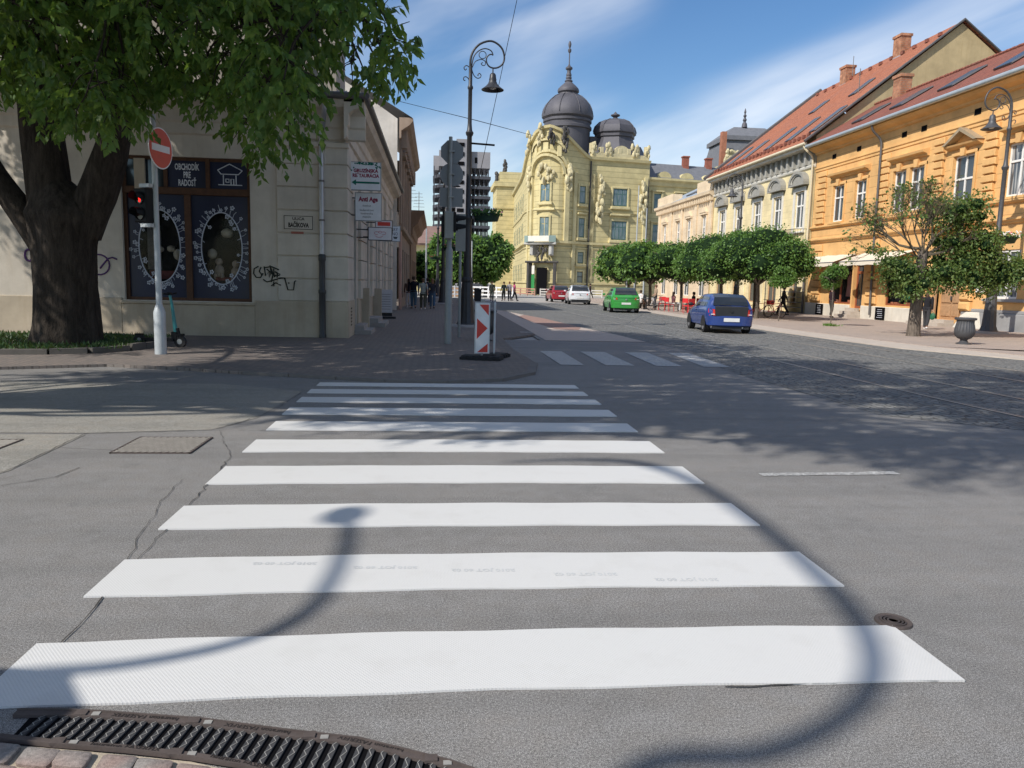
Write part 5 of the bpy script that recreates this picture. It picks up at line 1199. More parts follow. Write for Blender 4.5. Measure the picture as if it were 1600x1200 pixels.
balcony(FY, 50.7, 56.9, 4.75, 5.72, .95, yel, M_hoodgrey)
RX, RZ = 34.4, 19.5
b = MB(XY); b.add([(24.1, 50.2, 11.3), (24.1, 69.4, 11.3), (RX, 69.4, RZ), (RX, 50.2, RZ), (46, 50.2, 11.3), (46, 69.4, 11.3)], [(0, 1, 2, 3), (3, 2, 5, 4)])
rf = b.build('roof', M_tile, yel)
b = MB(XY); b.add([(24.9, 50.4, 0), (45, 50.4, 0), (45, 50.4, 11.9), (RX, 50.4, RZ-.15), (24.9, 50.4, 11.75)], [(0, 1, 2, 3, 4)]); b.add([(24.9, 69.2, 0), (45, 69.2, 0), (45, 69.2, 11.5), (RX, 69.2, RZ-.15), (24.9, 69.2, 11.5)], [(0, 1, 2, 3, 4)]); b.build('gable_wall', M_gable, yel)
b = MB(XY); b.tube([(24.0, 50.2, 11.35), (RX, 50.2, RZ+.05), (46, 50.2, 11.4)], .09, 6); b.tube([(24.0, 69.4, 11.35), (RX, 69.4, RZ+.08)], .16, 6); b.build('verge', M_gut, yel)
chimney(yel, XY, 33.8, 56.2, 18.4, 20.3, .38, .5); chimney(yel, XY, 33.6, 63.4, 18.2, 20.0, .38, .5)
pY = ((24.1, 11.3), (RX, RZ))
for y0, t0, t1 in ((51.6, .12, .33), (55.3, .12, .33), (59, .12, .33), (63.2, .10, .3), (66.5, .1, .3), (54, .50, .64), (60, .5, .62)): skylight(yel, XY, pY, y0, y0+.8, t0, t1)
b = MB(XY); r = random.Random(9)
for i in range(26):
    y = 51+i*.7
    for t_ in ((.06,) if i % 2 else (.06, .9)): b.box(24.1+(RX-24.1)*t_-.08, 24.1+(RX-24.1)*t_+.08, y, y+.28, 11.3+(RZ-11.3)*t_+.02, 11.3+(RZ-11.3)*t_+.26)
b.build('snow_guards', M_tile2, yel)
b = MB(XY)
for x, y, z in ((33.6, 62.6, 19.0), (29, 53, 15.3)): b.tube([(x, y, z), (x, y, z+1.6)], .03, 4)
b.build('antenna', M_gut, yel)

# pink-cream house farther on
M_pink = plaster('peach_render', (.70, .56, .39), .5, .02, stain=.15, jdark=.3, soot=(.3, .26, .22)); pk, OP = bld(XR, 87, 'peach coloured ornate house with dentil cornice and grey metal roof'); pk.name = 'peach_town_house'
FP = fr_((XR, 0, 0), (0, 1, 0), (-1, 0, 0), tuple(OP)); XP = lambda p: p-OP
pw = [(c-.6, c+.6, 5.6, 8.2) for c in (71.6, 76.0, 79.4, 84.2)]; pg = [(c-.8, c+.8, .8, 3.6) for c in (71.6, 76, 79.6, 84)]
b = MB(); wall(b, FP, 69.25, 87, 0, 10.0, pw+pg, .2); b.add([XP(Vector(p)) for p in ((25, 87, 0), (40, 87, 0), (40, 87, 10), (25, 87, 10))], [(0, 1, 2, 3)]); b.build('wall', M_pink, pk)
for o in pw: window(FP, *o, pk, M_ivory, M_glassc, 2, .65, .1, .15)
for o in pg: window(FP, *o, pk, M_ivory, M_glass, 2, .7, .08, .15)
b = MB(); b.fprofile(FP, [(0, 9.6), (.1, 9.65), (.2, 9.9), (.5, 10.1), (.55, 10.35), (0, 10.4)], 69.25, 87.2)
for i in range(34): b.fbox(FP, 69.4+i*.52, 69.62+i*.52, 9.55, 9.95, 0, .38, .02)
for a, c, e, g_ in pw:
    b.fbox(FP, a-.25, a-.01, e-.2, g_+.2, 0, .1, .01); b.fbox(FP, c+.01, c+.25, e-.2, g_+.2, 0, .1, .01); b.fbox(FP, a-.3, c+.3, g_+.2, g_+.4, 0, .2, .02); m = (a+c)/2
    b.fprism(FP, [(a-.3, g_+.4), (c+.3, g_+.4), (m+.3, g_+.85), (m-.3, g_+.85)], 0, .25)
for u in (69.5, 73.6, 78, 81.6, 86): b.fbox(FP, u, u+.6, 4.8, 9.5, 0, .15, .02)
b.fprofile(FP, [(0, 4.5), (.2, 4.55), (.2, 4.75), (0, 4.8)], 69.25, 87); b.fbox(FP, 69.3, 73.6, 10.4, 11.5, -.9, .2, .03); b.fbox(FP, 81.5, 86.9, 10.4, 11.4, -.9, .2, .03); b.build('cornice', M_pink, pk)
b = MB(XP); b.add([(24.6, 69.3, 10.4), (24.6, 87, 10.4), (31, 87, 13.6), (31, 69.3, 13.6)], [(0, 1, 2, 3)]); b.build('roof', M_zinc, pk)
for y0 in (74.5, 77.5): skylight(pk, XP, ((24.6, 10.4), (31, 13.6)), y0, y0+1.6, .15, .6)
# ------------------------------------------------------------------ yellow palace with domes closing the street
M_pal = plaster('palace_yellow', (.58, .50, .27), .78, .09, stain=.25, jdark=.5, soot=(.3, .27, .2)); M_palp = plaster('palace_yellow_plain', (.60, .52, .29), 0, stain=.2, soot=(.3, .27, .2)); M_stat = mat('sculpted_stone', (.55, .485, .30), .85, .25, 1.5, 8, .3, .05)
M_dome = mat('lead_dome', (.10, .098, .112), .6, .25, .6, 5, .25, .03, .15); M_bronze = mat('dark_bronze', (.07, .065, .06), .6, .2, 2, 10, .2)
M_pgl = glassmat('palace_glass', (.07, .12, .14), .1, .3); M_pfr = plain('teal_window_frames', (.06, .13, .12), .6)
pal = empty('domed_palace', (20, 115, 0), 0, 'ornate yellow palace with rounded corner, balcony and dark domes closing the street', 'building'); OPa = Vector((20, 115, 0))
def curve_frame(P, off):
    P = [Vector((x, y, 0)) for x, y in P]; S = [0]
    for a, c in zip(P, P[1:]): S.append(S[-1]+(c-a).length)
    def tang(i):
        a = P[max(i-1, 0)]; c = P[min(i+1, len(P)-1)]; return (c-a).normalized()
    T = [tang(i) for i in range(len(P))]
    def F(u, z, d):
        u_ = min(max(u, 0), S[-1]-1e-6)
        for i in range(len(P)-1):
            if S[i] <= u_ <= S[i+1]: break
        f = (u_-S[i])/(S[i+1]-S[i]); p = P[i].lerp(P[i+1], f); t_ = T[i].lerp(T[i+1], f).normalized(); n = Vector((-t_.y, t_.x, 0))
        return p+t_*(u-u_)+n*d+UP*z-off
    return F, S
# plan from right to left; normals point to the viewer's side
plan = [(31.0, 113.7), (26.3, 112.85), (21.7, 112.0), (20.1, 111.0), (18.57, 110.2), (17.12, 109.8), (15.76, 110.0), (14.76, 110.8), (13.98, 112.0), (13.47, 114), (13.18, 116.5), (13.2, 119.5), (13.7, 128), (14.1, 140), (14.45, 150)]
FC, SC = curve_frame(plan, OPa)
# make sure +d faces the viewer
_p0, _p1 = FC(5, 0, 0), FC(5, 0, 1)
if _p1.y > _p0.y: FCs = lambda u, z, d: FC(u, z, -d)
else: FCs = FC
uR0, uR1 = 0, SC[2]          # right pavilion
uC = [SC[2], SC[11]]         # corner
def topz(u):
    P = [(0, 19.7), (SC[2], 19.7), (SC[2]+.7, 19.9), (SC[3], 20.5), (SC[4], 21.7), (SC[5], 22.9), (SC[6], 23.5), (SC[7], 23.4), (SC[8], 22.9), (SC[9], 21.7), (SC[10], 19.8), (SC[11], 18.4), (SC[14]+1, 18.2)]
    return interp(P, u)
b = MB(); N = 120; LT = SC[-1]
for i in range(N):
    u0, u1 = LT*i/N, LT*(i+1)/N
    zs = [0, 6, 12, 17.5]
    for z0, z1 in zip(zs, zs[1:]): b.quad(FCs(u0, z0, 0), FCs(u1, z0, 0), FCs(u1, z1, 0), FCs(u0, z1, 0))
    b.quad(FCs(u0, 17.5, 0), FCs(u1, 17.5, 0), FCs(u1, topz(u1), 0), FCs(u0, topz(u0), 0)); b.quad(FCs(u0, topz(u0), 0), FCs(u1, topz(u1), 0), FCs(u1, topz(u1), -1.2), FCs(u0, topz(u0), -1.2)); b.quad(FCs(u0, topz(u0), -1.2), FCs(u1, topz(u1), -1.2), FCs(u1, 16, -1.2), FCs(u0, 16, -1.2))
b.build('wall', M_pal, pal, smooth=30)
XPa = lambda p: p-OPa
b = MB()
for i in range(N):   # coping & string courses
    u0, u1 = LT*i/N, LT*(i+1)/N; g0, g1 = topz(u0), topz(u1)
    b.add([FCs(u0, g0-.35, 0), FCs(u1, g1-.35, 0), FCs(u1, g1-.25, .35), FCs(u0, g0-.25, .35), FCs(u0, g0+.12, .45), FCs(u1, g1+.12, .45), FCs(u1, g1+.12, -.4), FCs(u0, g0+.12, -.4)], [(0, 1, 2, 3), (3, 2, 5, 4), (4, 5, 6, 7)])
    for z, hh, dd_ in ((7.3, .45, .35), (1.6, .3, .18), (12.0, .22, .15), (6.7, .2, .15)):
        b.add([FCs(u0, z, 0), FCs(u1, z, 0), FCs(u1, z+.1, dd_), FCs(u0, z+.1, dd_), FCs(u1, z+hh, dd_), FCs(u0, z+hh, dd_), FCs(u1, z+hh, 0), FCs(u0, z+hh, 0)], [(0, 1, 2, 3), (3, 2, 4, 5), (5, 4, 6, 7)])
uc = SC[6]+.58*(SC[7]-SC[6])   # centre of the rounded corner
for z, r_, d_ in ((16.9, 2.5, .5), (16.9, 3.1, .25)):
    n = 16
    for k in range(n):
        a0, a1 = math.pi*k/n, math.pi*(k+1)/n
        for (ra, rb) in ((r_, r_+.35),):
            b.add([FCs(uc+ra*math.cos(a0), z+ra*math.sin(a0), d_), FCs(uc+ra*math.cos(a1), z+ra*math.sin(a1), d_), FCs(uc+rb*math.cos(a1), z+rb*math.sin(a1), d_), FCs(uc+rb*math.cos(a0), z+rb*math.sin(a0), d_), FCs(uc+ra*math.cos(a0), z+ra*math.sin(a0), 0), FCs(uc+ra*math.cos(a1), z+ra*math.sin(a1), 0), FCs(uc+rb*math.cos(a1), z+rb*math.sin(a1), 0), FCs(uc+rb*math.cos(a0), z+rb*math.sin(a0), 0)], [(0, 1, 2, 3), (0, 1, 5, 4), (3, 2, 6, 7)])
for u in (uc-3.2, uc+3.0): b.fbox(FCs, u-.35, u+.35, 7.7, 17.0, 0, .35, .05)
for u in (uc-4.6, uc+4.8, SC[2]-.5, .5, 8.9): b.fbox(FCs, u-.3, u+.3, 1.9, 17.4, 0, .22, .05)
b.fbox(FCs, uc-2.2, uc-1.6, 19.3, 21.4, 0, .3, .05); b.fbox(FCs, uc+1.6, uc+2.2, 19.3, 21.4, 0, .3, .05); b.fbox(FCs, uc-.4, uc+.4, 19.9, 21.3, 0, .3, .05)
b.build('mouldings', M_palp, pal)
b = MB(); n = 12   # small crowning arch
for k in range(n):
    a0, a1 = math.pi*k/n, math.pi*(k+1)/n
    b.add([FCs(uc+2.3*math.cos(a0), 20.2+1.3*math.sin(a0), .5), FCs(uc+2.3*math.cos(a1), 20.2+1.3*math.sin(a1), .5), FCs(uc+2.7*math.cos(a1), 20.2+1.6*math.sin(a1), .5), FCs(uc+2.7*math.cos(a0), 20.2+1.6*math.sin(a0), .5), FCs(uc+2.7*math.cos(a0), 20.2+1.6*math.sin(a0), 0), FCs(uc+2.7*math.cos(a1), 20.2+1.6*math.sin(a1), 0)], [(0, 1, 2, 3), (3, 2, 5, 4)])
b.build('crowning_arch', M_palp, pal)
def pwin(u, z0, z1, w_, n=2, surround=True, fm=None):
    fm = fm or M_pfr; b = MB(); b.fbox(FCs, u-w_/2, u+w_/2, z0, z1, .0, .03); q = b.build('window', fm, pal)
    b = MB(); fw_ = .12; cw = (w_-fw_*(n+1))/n; zt = z0+(z1-z0)*.68
    for k in range(n):
        a = u-w_/2+fw_+k*(cw+fw_); b.quad(FCs(a, z0+fw_, .036), FCs(a+cw, z0+fw_, .036), FCs(a+cw, zt-fw_/2, .036), FCs(a, zt-fw_/2, .036)); b.quad(FCs(a, zt+fw_/2, .036), FCs(a+cw, zt+fw_/2, .036), FCs(a+cw, z1-fw_, .036), FCs(a, z1-fw_, .036))
    b.build('pane', M_pgl, q)
    if surround:
        b = MB(); s = .28; b.fbox(FCs, u-w_/2-s, u-w_/2, z0-.3, z1+s, 0, .16, .04); b.fbox(FCs, u+w_/2, u+w_/2+s, z0-.3, z1+s, 0, .16, .04); b.fbox(FCs, u-w_/2, u+w_/2, z1, z1+s, 0, .16, .04); b.fbox(FCs, u-w_/2-s-.1, u+w_/2+s+.1, z0-.5, z0-.1, 0, .45, .05); b.build('window_surround', M_palp, pal)
um = 4.55
pwin(um, 13.15, 15.6, 2.25, 3); pwin(um, 8.3, 10.95, 2.4, 4); pwin(um, 3.2, 5.4, 1.4, 2)
us = SC[2]+1.25
pwin(us, 13.2, 15.6, 1.15, 1); pwin(us, 8.4, 11.1, 1.15, 1); pwin(us, 4.7, 6.3, 1.15, 1); pwin(us, 1.2, 3.5, 1.15, 1, True, M_bronze)
pwin(uc, 13.2, 15.6, 1.5, 2); pwin(uc, 8.2, 11.0, 1.5, 2)
for k in range(6):
    u = SC[11]+3+k*4.2; pwin(u, 12.8, 15.4, 1.3, 1, False); pwin(u, 8.2, 10.8, 1.3, 1, False); pwin(u, 2, 4.6, 1.3, 1, False)
# hood over corner door-window, balcony, portal
b = MB(); b.fbox(FCs, uc-1.5, uc+1.5, 11.9, 12.25, 0, .7, .08); b.fbox(FCs, us-.9, us+.9, 11.6, 11.85, 0, .4, .05); b.fbox(FCs, um-1.6, um+1.6, 11.7, 12.0, 0, .5, .06); b.build('window_hood', M_palp, pal)
b = MB(); b.fbox(FCs, uc-1.7, uc+1.7, 7.1, 7.45, 0, 2.0, .06); b.fbox(FCs, uc-1.5, uc-1.0, 5.6, 7.1, 0, 1.3, .2); b.fbox(FCs, uc+1.0, uc+1.5, 5.6, 7.1, 0, 1.3, .2); bl = b.build('balcony', mat('grey_balcony_stone', (.42, .41, .38), .8, .15, 1, 8, .1), pal)
b = MB(); b.fbox(FCs, uc-1.65, uc-1.1, 7.45, 8.35, 1.85, 1.95); b.fbox(FCs, uc+1.1, uc+1.65, 7.45, 8.35, 1.85, 1.95); b.fbox(FCs, uc-1.65, uc-1.57, 7.45, 8.35, .1, 1.9); b.fbox(FCs, uc+1.57, uc+1.65, 7.45, 8.35, .1, 1.9); b.build('railing', mat('verdigris_rail', (.22, .30, .28), .7, .1, 1, 8, 0), bl)
b = MB(); b.fbox(FCs, uc-1.1, uc+1.1, 7.5, 8.3, 1.86, 1.96, .03); b.build('parapet_panel', M_trim, bl)
b = MB(); b.fbox(FCs, uc-2.0, uc+2.0, 4.55, 4.85, 0, 1.5, .1); b.fbox(FCs, uc-1.85, uc-1.5, .1, 4.55, .5, 1.2, .06); b.fbox(FCs, uc+1.6, uc+1.95, .1, 4.55, .5, 1.2, .06); b.build('portal', M_bronze, pal)
b = MB(); b.fbox(FCs, uc-.75, uc+.75, .1, 3.9, .25, .45); b.build('door', M_void, pal)
b = MB(); b.fbox(FCs, uc+.95, uc+1.55, .4, 2.9, .6, .68); b.build('green_poster_board', plain('poster_green', (.03, .22, .06), .5), pal); b = MB(); b.fbox(FCs, uc+1.0, uc+1.5, 3.0, 4.2, .6, .68); b.build('round_poster', M_trim, pal)
b = MB(); b.tube([FCs(SC[2]-.15, 0, .15), FCs(SC[2]-.15, 19.2, .15)], .13, 6); b.tube([FCs(.15, 0, .15), FCs(.15, 17, .15)], .10, 6); b.build('downpipe', M_bronze, pal)
# sculpture groups: clustered figures with draped bodies
r = random.Random(11)
def sculpt(F, u, z0, z1, w_, d, m, name, n=16, size=.32):
    b = MB()
    for i in range(n):
        z = z0+(z1-z0)*(i+.5)/n; k = .55+.45*math.sin(math.pi*(i+.5)/n)
        uu = u+r.uniform(-w_, w_)*k; s = size*r.uniform(.6, 1.15); b.blob(F(uu, z, d*.6+r.uniform(0, d)), s*.8, s*.8, s*1.35, 7, 5, .18, r)
    b.build(name, m, pal, smooth=True)
for u, z0, z1 in ((um+3.3, 10.6, 17.2), (um-3.4, 10.8, 16.7)): sculpt(FCs, u, z0, z1, .55, .5, M_stat, 'wall_sculpture', 26, .38)
for u in (uc-3.3, uc+3.1): sculpt(FCs, u, 14.8, 18.2, .5, .5, M_stat, 'capital_sculpture', 18, .36)
sculpt(FCs, uc, 15.9, 18.3, 1.2, .3, M_stat, 'keystone_ornament', 16, .34); sculpt(FCs, uc, 5.0, 6.9, .8, .9, M_bronze, 'portal_figures', 16, .24)
for du, hh in ((-.9, 2.0), (.7, 2.9), (-2.6, 2.4), (3.6, 2.2)): sculpt(FCs, uc+du, 20.9+(0 if abs(du) < 1 else -1), 20.9+hh, .4, .6, M_bronze if du < 0 else M_stat, 'parapet_figure', 14, .3)
# attic of the right pavilion
b = MB(); b.fbox(FCs, .2, 9.2, 19.8, 20.5, -.5, .1, .03)
for k in range(7): b.fbox(FCs, .3+k*1.42, .85+k*1.42, 20.5, 21.3 if k not in (0, 6) else 21.8, -.5, .1, .04)
P = [(um+1.3*math.cos(R(x)), 20.5+1.2*math.sin(R(x))) for x in range(0, 181, 20)]; b.fprism(FCs, P, -.4, .05); b.build('attic_parapet', M_stat, pal)
for u in (.5, um-1.8, um+1.9, 8.9, 2.3, 6.8): sculpt(FCs, u, 20.4, 21.8, .35, .1, M_stat, 'attic_vase', 7, .3)
# right wing with slate roof
Fw0 = frame((31.0, 114.6, 0), (31, 5.6, 0), (5.6, -31, 0)); FW = lambda a, z, d: Fw0(a, z, d)-OPa
b = MB(); b.fbox(FW, -.4, 30, 0, 17.2, -6, 0); b.build('wing_wall', M_pal, pal)
b = MB(); b.fprofile(FW, [(0, 16.4), (.2, 16.5), (.3, 17.0), (.7, 17.3), (.7, 17.6), (0, 17.7)], -.4, 30); b.fprofile(FW, [(0, 7.3), (.35, 7.4), (.35, 7.75), (0, 7.8)], -.4, 30)
for u in (2.6, 6.3, 10): P = [(u+1.1*math.cos(R(x)), 17.7+.9*math.sin(R(x))) for x in range(0, 181, 20)]; b.fprism(FW, P, -.5, .3)
b.build('wing_cornice', M_palp, pal)
b = MB(); b.poly([FW(-.6, 17.6, .5), FW(30, 17.6, .5), FW(30, 20.3, -3.5), FW(-.6, 20.3, -3.5)]); b.build('slate_roof', M_slate, pal)
for u in (1.7, 5.4, 9.2):
    for z0, z1 in ((12.8, 15.3), (8.1, 10.8)):
        b = MB(); b.fbox(FW, u-.6, u+.6, z0, z1, .0, .03); q = b.build('window', M_pfr, pal); b = MB(); b.fbox(FW, u-.48, u+.48, z0+.12, z0+1.6, .03, .04); b.fbox(FW, u-.48, u+.48, z0+1.72, z1-.12, .03, .04); b.build('pane', M_pgl, q)
        b = MB(); b.fbox(FW, u-.9, u-.6, z0-.3, z1+.3, 0, .2, .03); b.fbox(FW, u+.6, u+.9, z0-.3, z1+.3, 0, .2, .03); b.fbox(FW, u-1.0, u+1.0, z1+.3, z1+.5, 0, .35, .03); b.build('window_surround', M_palp, pal)
b = MB(XPa)
for x, y in ((38.0, 119), (42.0, 120)): b.box(x-.45, x+.45, y-.45, y+.45, 19.5, 21.4); b.box(x-.55, x+.55, y-.55, y+.55, 21.4, 21.6)
b.build('chimney', mat('old_red_brick', (.28, .10, .07), .8, .3, 2, 10, .1), pal)
# domes
b = MB(XPa); c = (19.15, 117.5, 0)
b.lathe(c, [(3.55, 19), (3.4, 22), (3.4, 24.3), (3.62, 24.45), (3.62, 24.8), (3.42, 24.95), (3.42, 25.3), (3.6, 25.45), (3.6, 25.75), (3.5, 25.85), (3.8, 26.1), (3.85, 26.5), (3.7, 27.2), (3.35, 27.9), (2.75, 28.6), (2.05, 29.15), (1.4, 29.5), (1.3, 29.8)], 48, lobes=8, la=.012); b.build('main_dome', M_dome, pal, smooth=35)
b = MB(XPa)
for k in range(8):
    a = math.pi/4*k+.3; b.tube([Vector(c)+Vector((math.cos(a)*q, math.sin(a)*q, z)) for q, z in ((3.9, 26.5), (3.74, 27.2), (3.4, 27.9), (2.8, 28.6), (2.1, 29.2), (1.45, 29.5))], .06, 5)
b.build('dome_rib', M_dome, pal)
b = MB(XPa); b.lathe(c, [(1.25, 29.6), (1.6, 29.85), (1.62, 30.1), (1.5, 30.35), (1.1, 30.75), (.7, 31.1), (.5, 31.3), (.62, 31.45), (.36, 31.7), (.46, 31.9), (.36, 32.1), (.42, 32.3), (.28, 32.7), (.3, 33.0), (.52, 33.15), (.52, 33.35), (.2, 33.6), (.09, 33.9), (.08, 35.4), (.24, 35.6), (.26, 35.9), (.1, 36.1), (.2, 36.4), (.24, 36.7), (.1, 37.1)], 14); b.build('lantern_spire', M_dome, pal, smooth=35)
b = MB(XPa); b.lathe((26.4, 117.5, 0), [(3.95, 20.4), (3.7, 21.3), (3.05, 22.8), (2.85, 23.4), (3.05, 23.5), (3.05, 23.9), (3.3, 24.1), (3.3, 24.4), (3.05, 25.1), (2.4, 25.75), (1.4, 26.2), (.4, 26.4), (.3, 26.6), (.7, 26.8), (.7, 26.95), (.3, 27.1), (.05, 27.4)], 8); b.build('small_dome', M_dome, pal, smooth=20)
b = MB(XPa)
for k in range(8):
    a = math.pi/4*k; b.tube([Vector((26.4, 117.5, 0))+Vector((math.cos(a)*q, math.sin(a)*q, z)) for q, z in ((3.33, 24.4), (3.1, 25.1), (2.45, 25.75), (1.4, 26.2))], .06, 5)
b.box(22.6, 24.0, 117, 118, 20, 23.6); b.build('dome_rib', M_dome, pal)
b = MB(XPa); b.poly([(14.6, 121, 18.2), (14.6, 150, 18), (20, 150, 22.5), (20, 121, 22.5)]); b.poly([(31, 114.3, 19.6), (22, 113, 19.6), (22, 118, 22.8), (31, 119.5, 22.8)]); b.build('mansard_roof', M_slate, pal)
# left end pavilion with statue
b = MB(XPa); b.box(11.1, 22, 148, 158, 0, 20.2); b.box(10.6, 22, 147.6, 158, 19.6, 20.5); b.box(10.8, 22, 147.8, 158, 9, 9.5); b.box(10.8, 22, 147.8, 158, 15.5, 15.9); b.box(11.6, 22, 148, 158, 20.5, 22.3); b.build('end_pavilion', M_pal, pal)
b = MB(XPa)
for i in range(9): b.blob((12.6+r.uniform(-.2, .2), 148.6, 22.4+i*.24), .42-.02*i, .4, .4, 8, 5, .15, r)
for i in range(6): b.blob((11.1+r.uniform(-.1, .1), 148.2, 20.6+i*.27), .35, .4, .4, 8, 5, .15, r)
b.build('roof_statue', M_bronze, pal, smooth=True)

# slate-roofed tower and baroque gable behind the peach house
t = empty('mansard_tower', (51, 130, 0), 0, 'dark mansard roofed tower with finial rising behind the red roof', 'building'); Xt = lambda p: p-Vector((51, 130, 0))
b = MB(Xt); b.box(47, 58, 128, 138, 0, 22); b.build('wall', M_palp, t)
b = MB(Xt); b.add([(47.2, 127.8, 22), (57, 127.8, 22), (57, 138, 22), (47.2, 138, 22), (48.0, 128.6, 26.2), (56.4, 128.6, 26.2), (56.4, 137, 26.2), (48.0, 137, 26.2)], [(0, 1, 5, 4), (1, 2, 6, 5), (2, 3, 7, 6), (3, 0, 4, 7)]); b.box(47.6, 56.8, 128.2, 137.4, 26.2, 26.9); b.add([(47.6, 128.2, 26.9), (56.8, 128.2, 26.9), (56.8, 137.4, 26.9), (47.6, 137.4, 26.9), (50, 131, 28.8), (55.5, 131, 28.8), (55.5, 135, 28.8), (50, 135, 28.8)], [(0, 1, 5, 4), (1, 2, 6, 5), (2, 3, 7, 6), (3, 0, 4, 7), (4, 5, 6, 7)]); b.build('roof', M_slate, t)
b = MB(Xt); b.lathe((51.8, 131, 0), [(.5, 28.8), (.4, 29.4), (.2, 29.7), (.35, 30), (.15, 30.4), (.3, 30.7), (.1, 31.0), (.2, 31.3), (.05, 31.9)], 10); b.build('finial', M_dome, t)
b = MB(Xt); b.box(46.2, 47.0, 126, 127, 18, 27.0); b.build('chimney', mat('tower_chimney_brick', (.35, .15, .09), .8, .3, 2, 10, .1), t)
P = [(46.0, 18), (48.8, 18), (49, 21.5), (48.6, 22.6), (47.9, 23.6), (47.2, 23.9), (46.5, 23.3), (46.1, 22.2)]
b = MB(Xt); b.add([(x, 124, z) for x, z in P]+[(x, 124.6, z) for x, z in P], [tuple(range(8)), tuple(range(8, 16))]+[(i, (i+1) % 8, 8+(i+1) % 8, 8+i) for i in range(8)])
for i in range(14): b.blob((46.3+r.uniform(0, 2.3), 123.8, 21+r.uniform(0, 2.6)), .3, .25, .35, 6, 4, .2, r)
b.build('baroque_gable', M_stat, t)

# concrete high-rise with bare floor slabs
t = empty('concrete_tower_block', (6, 205, 0), 0, 'unfinished grey concrete tower with bare open floor slabs', 'building'); Xt = lambda p: p-Vector((6, 205, 0))
M_conc = mat('raw_concrete', (.27, .265, .28), .9, .15, .3, 3, .1); M_concd = mat('dark_concrete', (.065, .068, .08), .9, .15, .3, 3, .1)
b = MB(Xt); b.box(4.6, 8.4, 199, 208, 0, 37.0); b.build('stair_core', M_conc, t)
b = MB(Xt)
for i in range(15): b.box(4.9, 6.6, 198.85, 199, 3+i*2.3, 3.9+i*2.3)
b.build('core_window', M_void, t)
b = MB(Xt); b.box(.3, 4.6, 200, 212, 30.4, 34.3); b.box(-1.1, .3, 202, 214, 29.6, 33.2); b.box(8.4, 13.2, 200, 212, 30.2, 34.2); b.build('top_storey', M_conc, t)
b = MB(Xt); b.box(10.2-.9, 10.2-.3, 199.9, 200, 31.4, 32.8); b.build('window', M_void, t)
for i in range(12):
    b = MB(Xt); z = 28.3-i*2.45; b.add([(-1.2, 203, z), (.2, 199.6, z), (13.4, 199.6, z-.15), (13.4, 213, z-.15), (-1.2, 213, z), (-1.2, 203, z-.75), (.2, 199.6, z-.75), (13.4, 199.6, z-.85), (13.4, 213, z-.85), (-1.2, 213, z-.75)], [(0, 1, 2, 3, 4), (5, 6, 7, 8, 9), (0, 1, 6, 5), (1, 2, 7, 6), (2, 3, 8, 7), (4, 0, 5, 9)]); b.build('floor_slab', M_concd, t)
b = MB(Xt)
for x in (-.9, .6, 2.0, 3.4, 9.4, 10.6, 11.7, 12.8):
    for y in (200.3, 206.5, 212.5): b.box(x-.14, x+.14, y-.14, y+.14, 0, 30.4)
b.build('columns', M_concd, t)

# low houses at the end of the left row
t = empty('brown_roofed_house', (-3, 120, 0), 0, 'pale yellow house with a broad brown tiled roof far down the street', 'building'); Xt = lambda p: p-Vector((-3, 120, 0))
b = MB(Xt); b.box(-16, 1.2, 120, 134, 0, 7.2); b.build('wall', M_palp, t); b = MB(Xt); b.add([(-16.5, 119.5, 7.1), (1.6, 119.5, 7.1), (1.0, 127, 10.4), (-16.5, 127, 10.4)], [(0, 1, 2, 3)]); b.box(-16.5, 1.6, 119.4, 119.6, 7.0, 7.3); b.build('roof', tiles('brown_tiles', [(.26, .17, .14), (.22, .14, .12), (.3, .2, .17)]), t)
for x in (-1.2, -3.6, -6):
    b = MB(Xt); b.box(x-.5, x+.5, 119.9, 120, 3.8, 5.8); b.build('window', M_pgl, t)
t = empty('pharmacy_front', (-3.6, 86, 0), 0, 'grey shopfront with a green pharmacy cross above a dark arch', 'building'); Xt = lambda p: p-Vector((-3.6, 86, 0))
b = MB(Xt); b.box(-12, -2.4, 86, 92, 0, 5.4); b.build('wall', plaster('tan_render', (.42, .32, .2), 0), t); b = MB(Xt); b.box(-5.2, -2.45, 85.8, 86, 3.1, 5.0); b.build('fascia', M_sigbox, t)
b = MB(Xt)
for q in ((-3.9, -3.3, 3.45, 4.55), (-4.15, -3.05, 3.7, 4.3)): b.box(q[0], q[1], 85.7-(q[0]+3.9)*.01, 85.8, q[2], q[3])
b.build('green_cross', plain('pharmacy_green', (.0, .32, .16), .4), t); b = MB(Xt); b.box(-4.5, -2.9, 85.93, 86, 0, 2.2); b.lathe((-3.7, 85.97, 2.2), [(.8, -.01), (.8, .01)], 16); b.build('archway', M_void, t)

# white rail fences, planks and street furniture around the square
def fence(x0, y0, x1, y1, label, n=5, m=None, h=1.1):
    d = Vector((x1-x0, y1-y0, 0)); L = d.length; t = empty('plank_fence', (x0, y0, 0), math.atan2(d.y, d.x), label, 'fence', 'work fences around the square')
    for i in range(n+1):
        b = MB(); u = L*i/n; b.box(u-.06, u+.06, -.06, .06, 0, h+.1); b.build('post', m or M_whitep, t)
    b = MB()
    for z in (.3, .65, 1.0): b.box(0, L, -.03, .03, z*h-.07, z*h+.07)
    b.build('rail', m or M_whitep, t)
fence(.2, 80.6, 3.6, 82, 'white three-rail fence left of the black lamp by the trees', 4); fence(3.8, 82, 7.9, 80, 'white three-rail fence right of the black lamp by the trees', 5)
fence(13.6, 101, 21, 97, 'pale low fence in front of the palace door', 6, plain('pale_fence', (.55, .52, .48), .6), .9)
fence(10.5, 106, 13.0, 102, 'short fence with red-brown boards left of the palace door', 3, plain('red_fence', (.42, .22, .16), .6), .9)
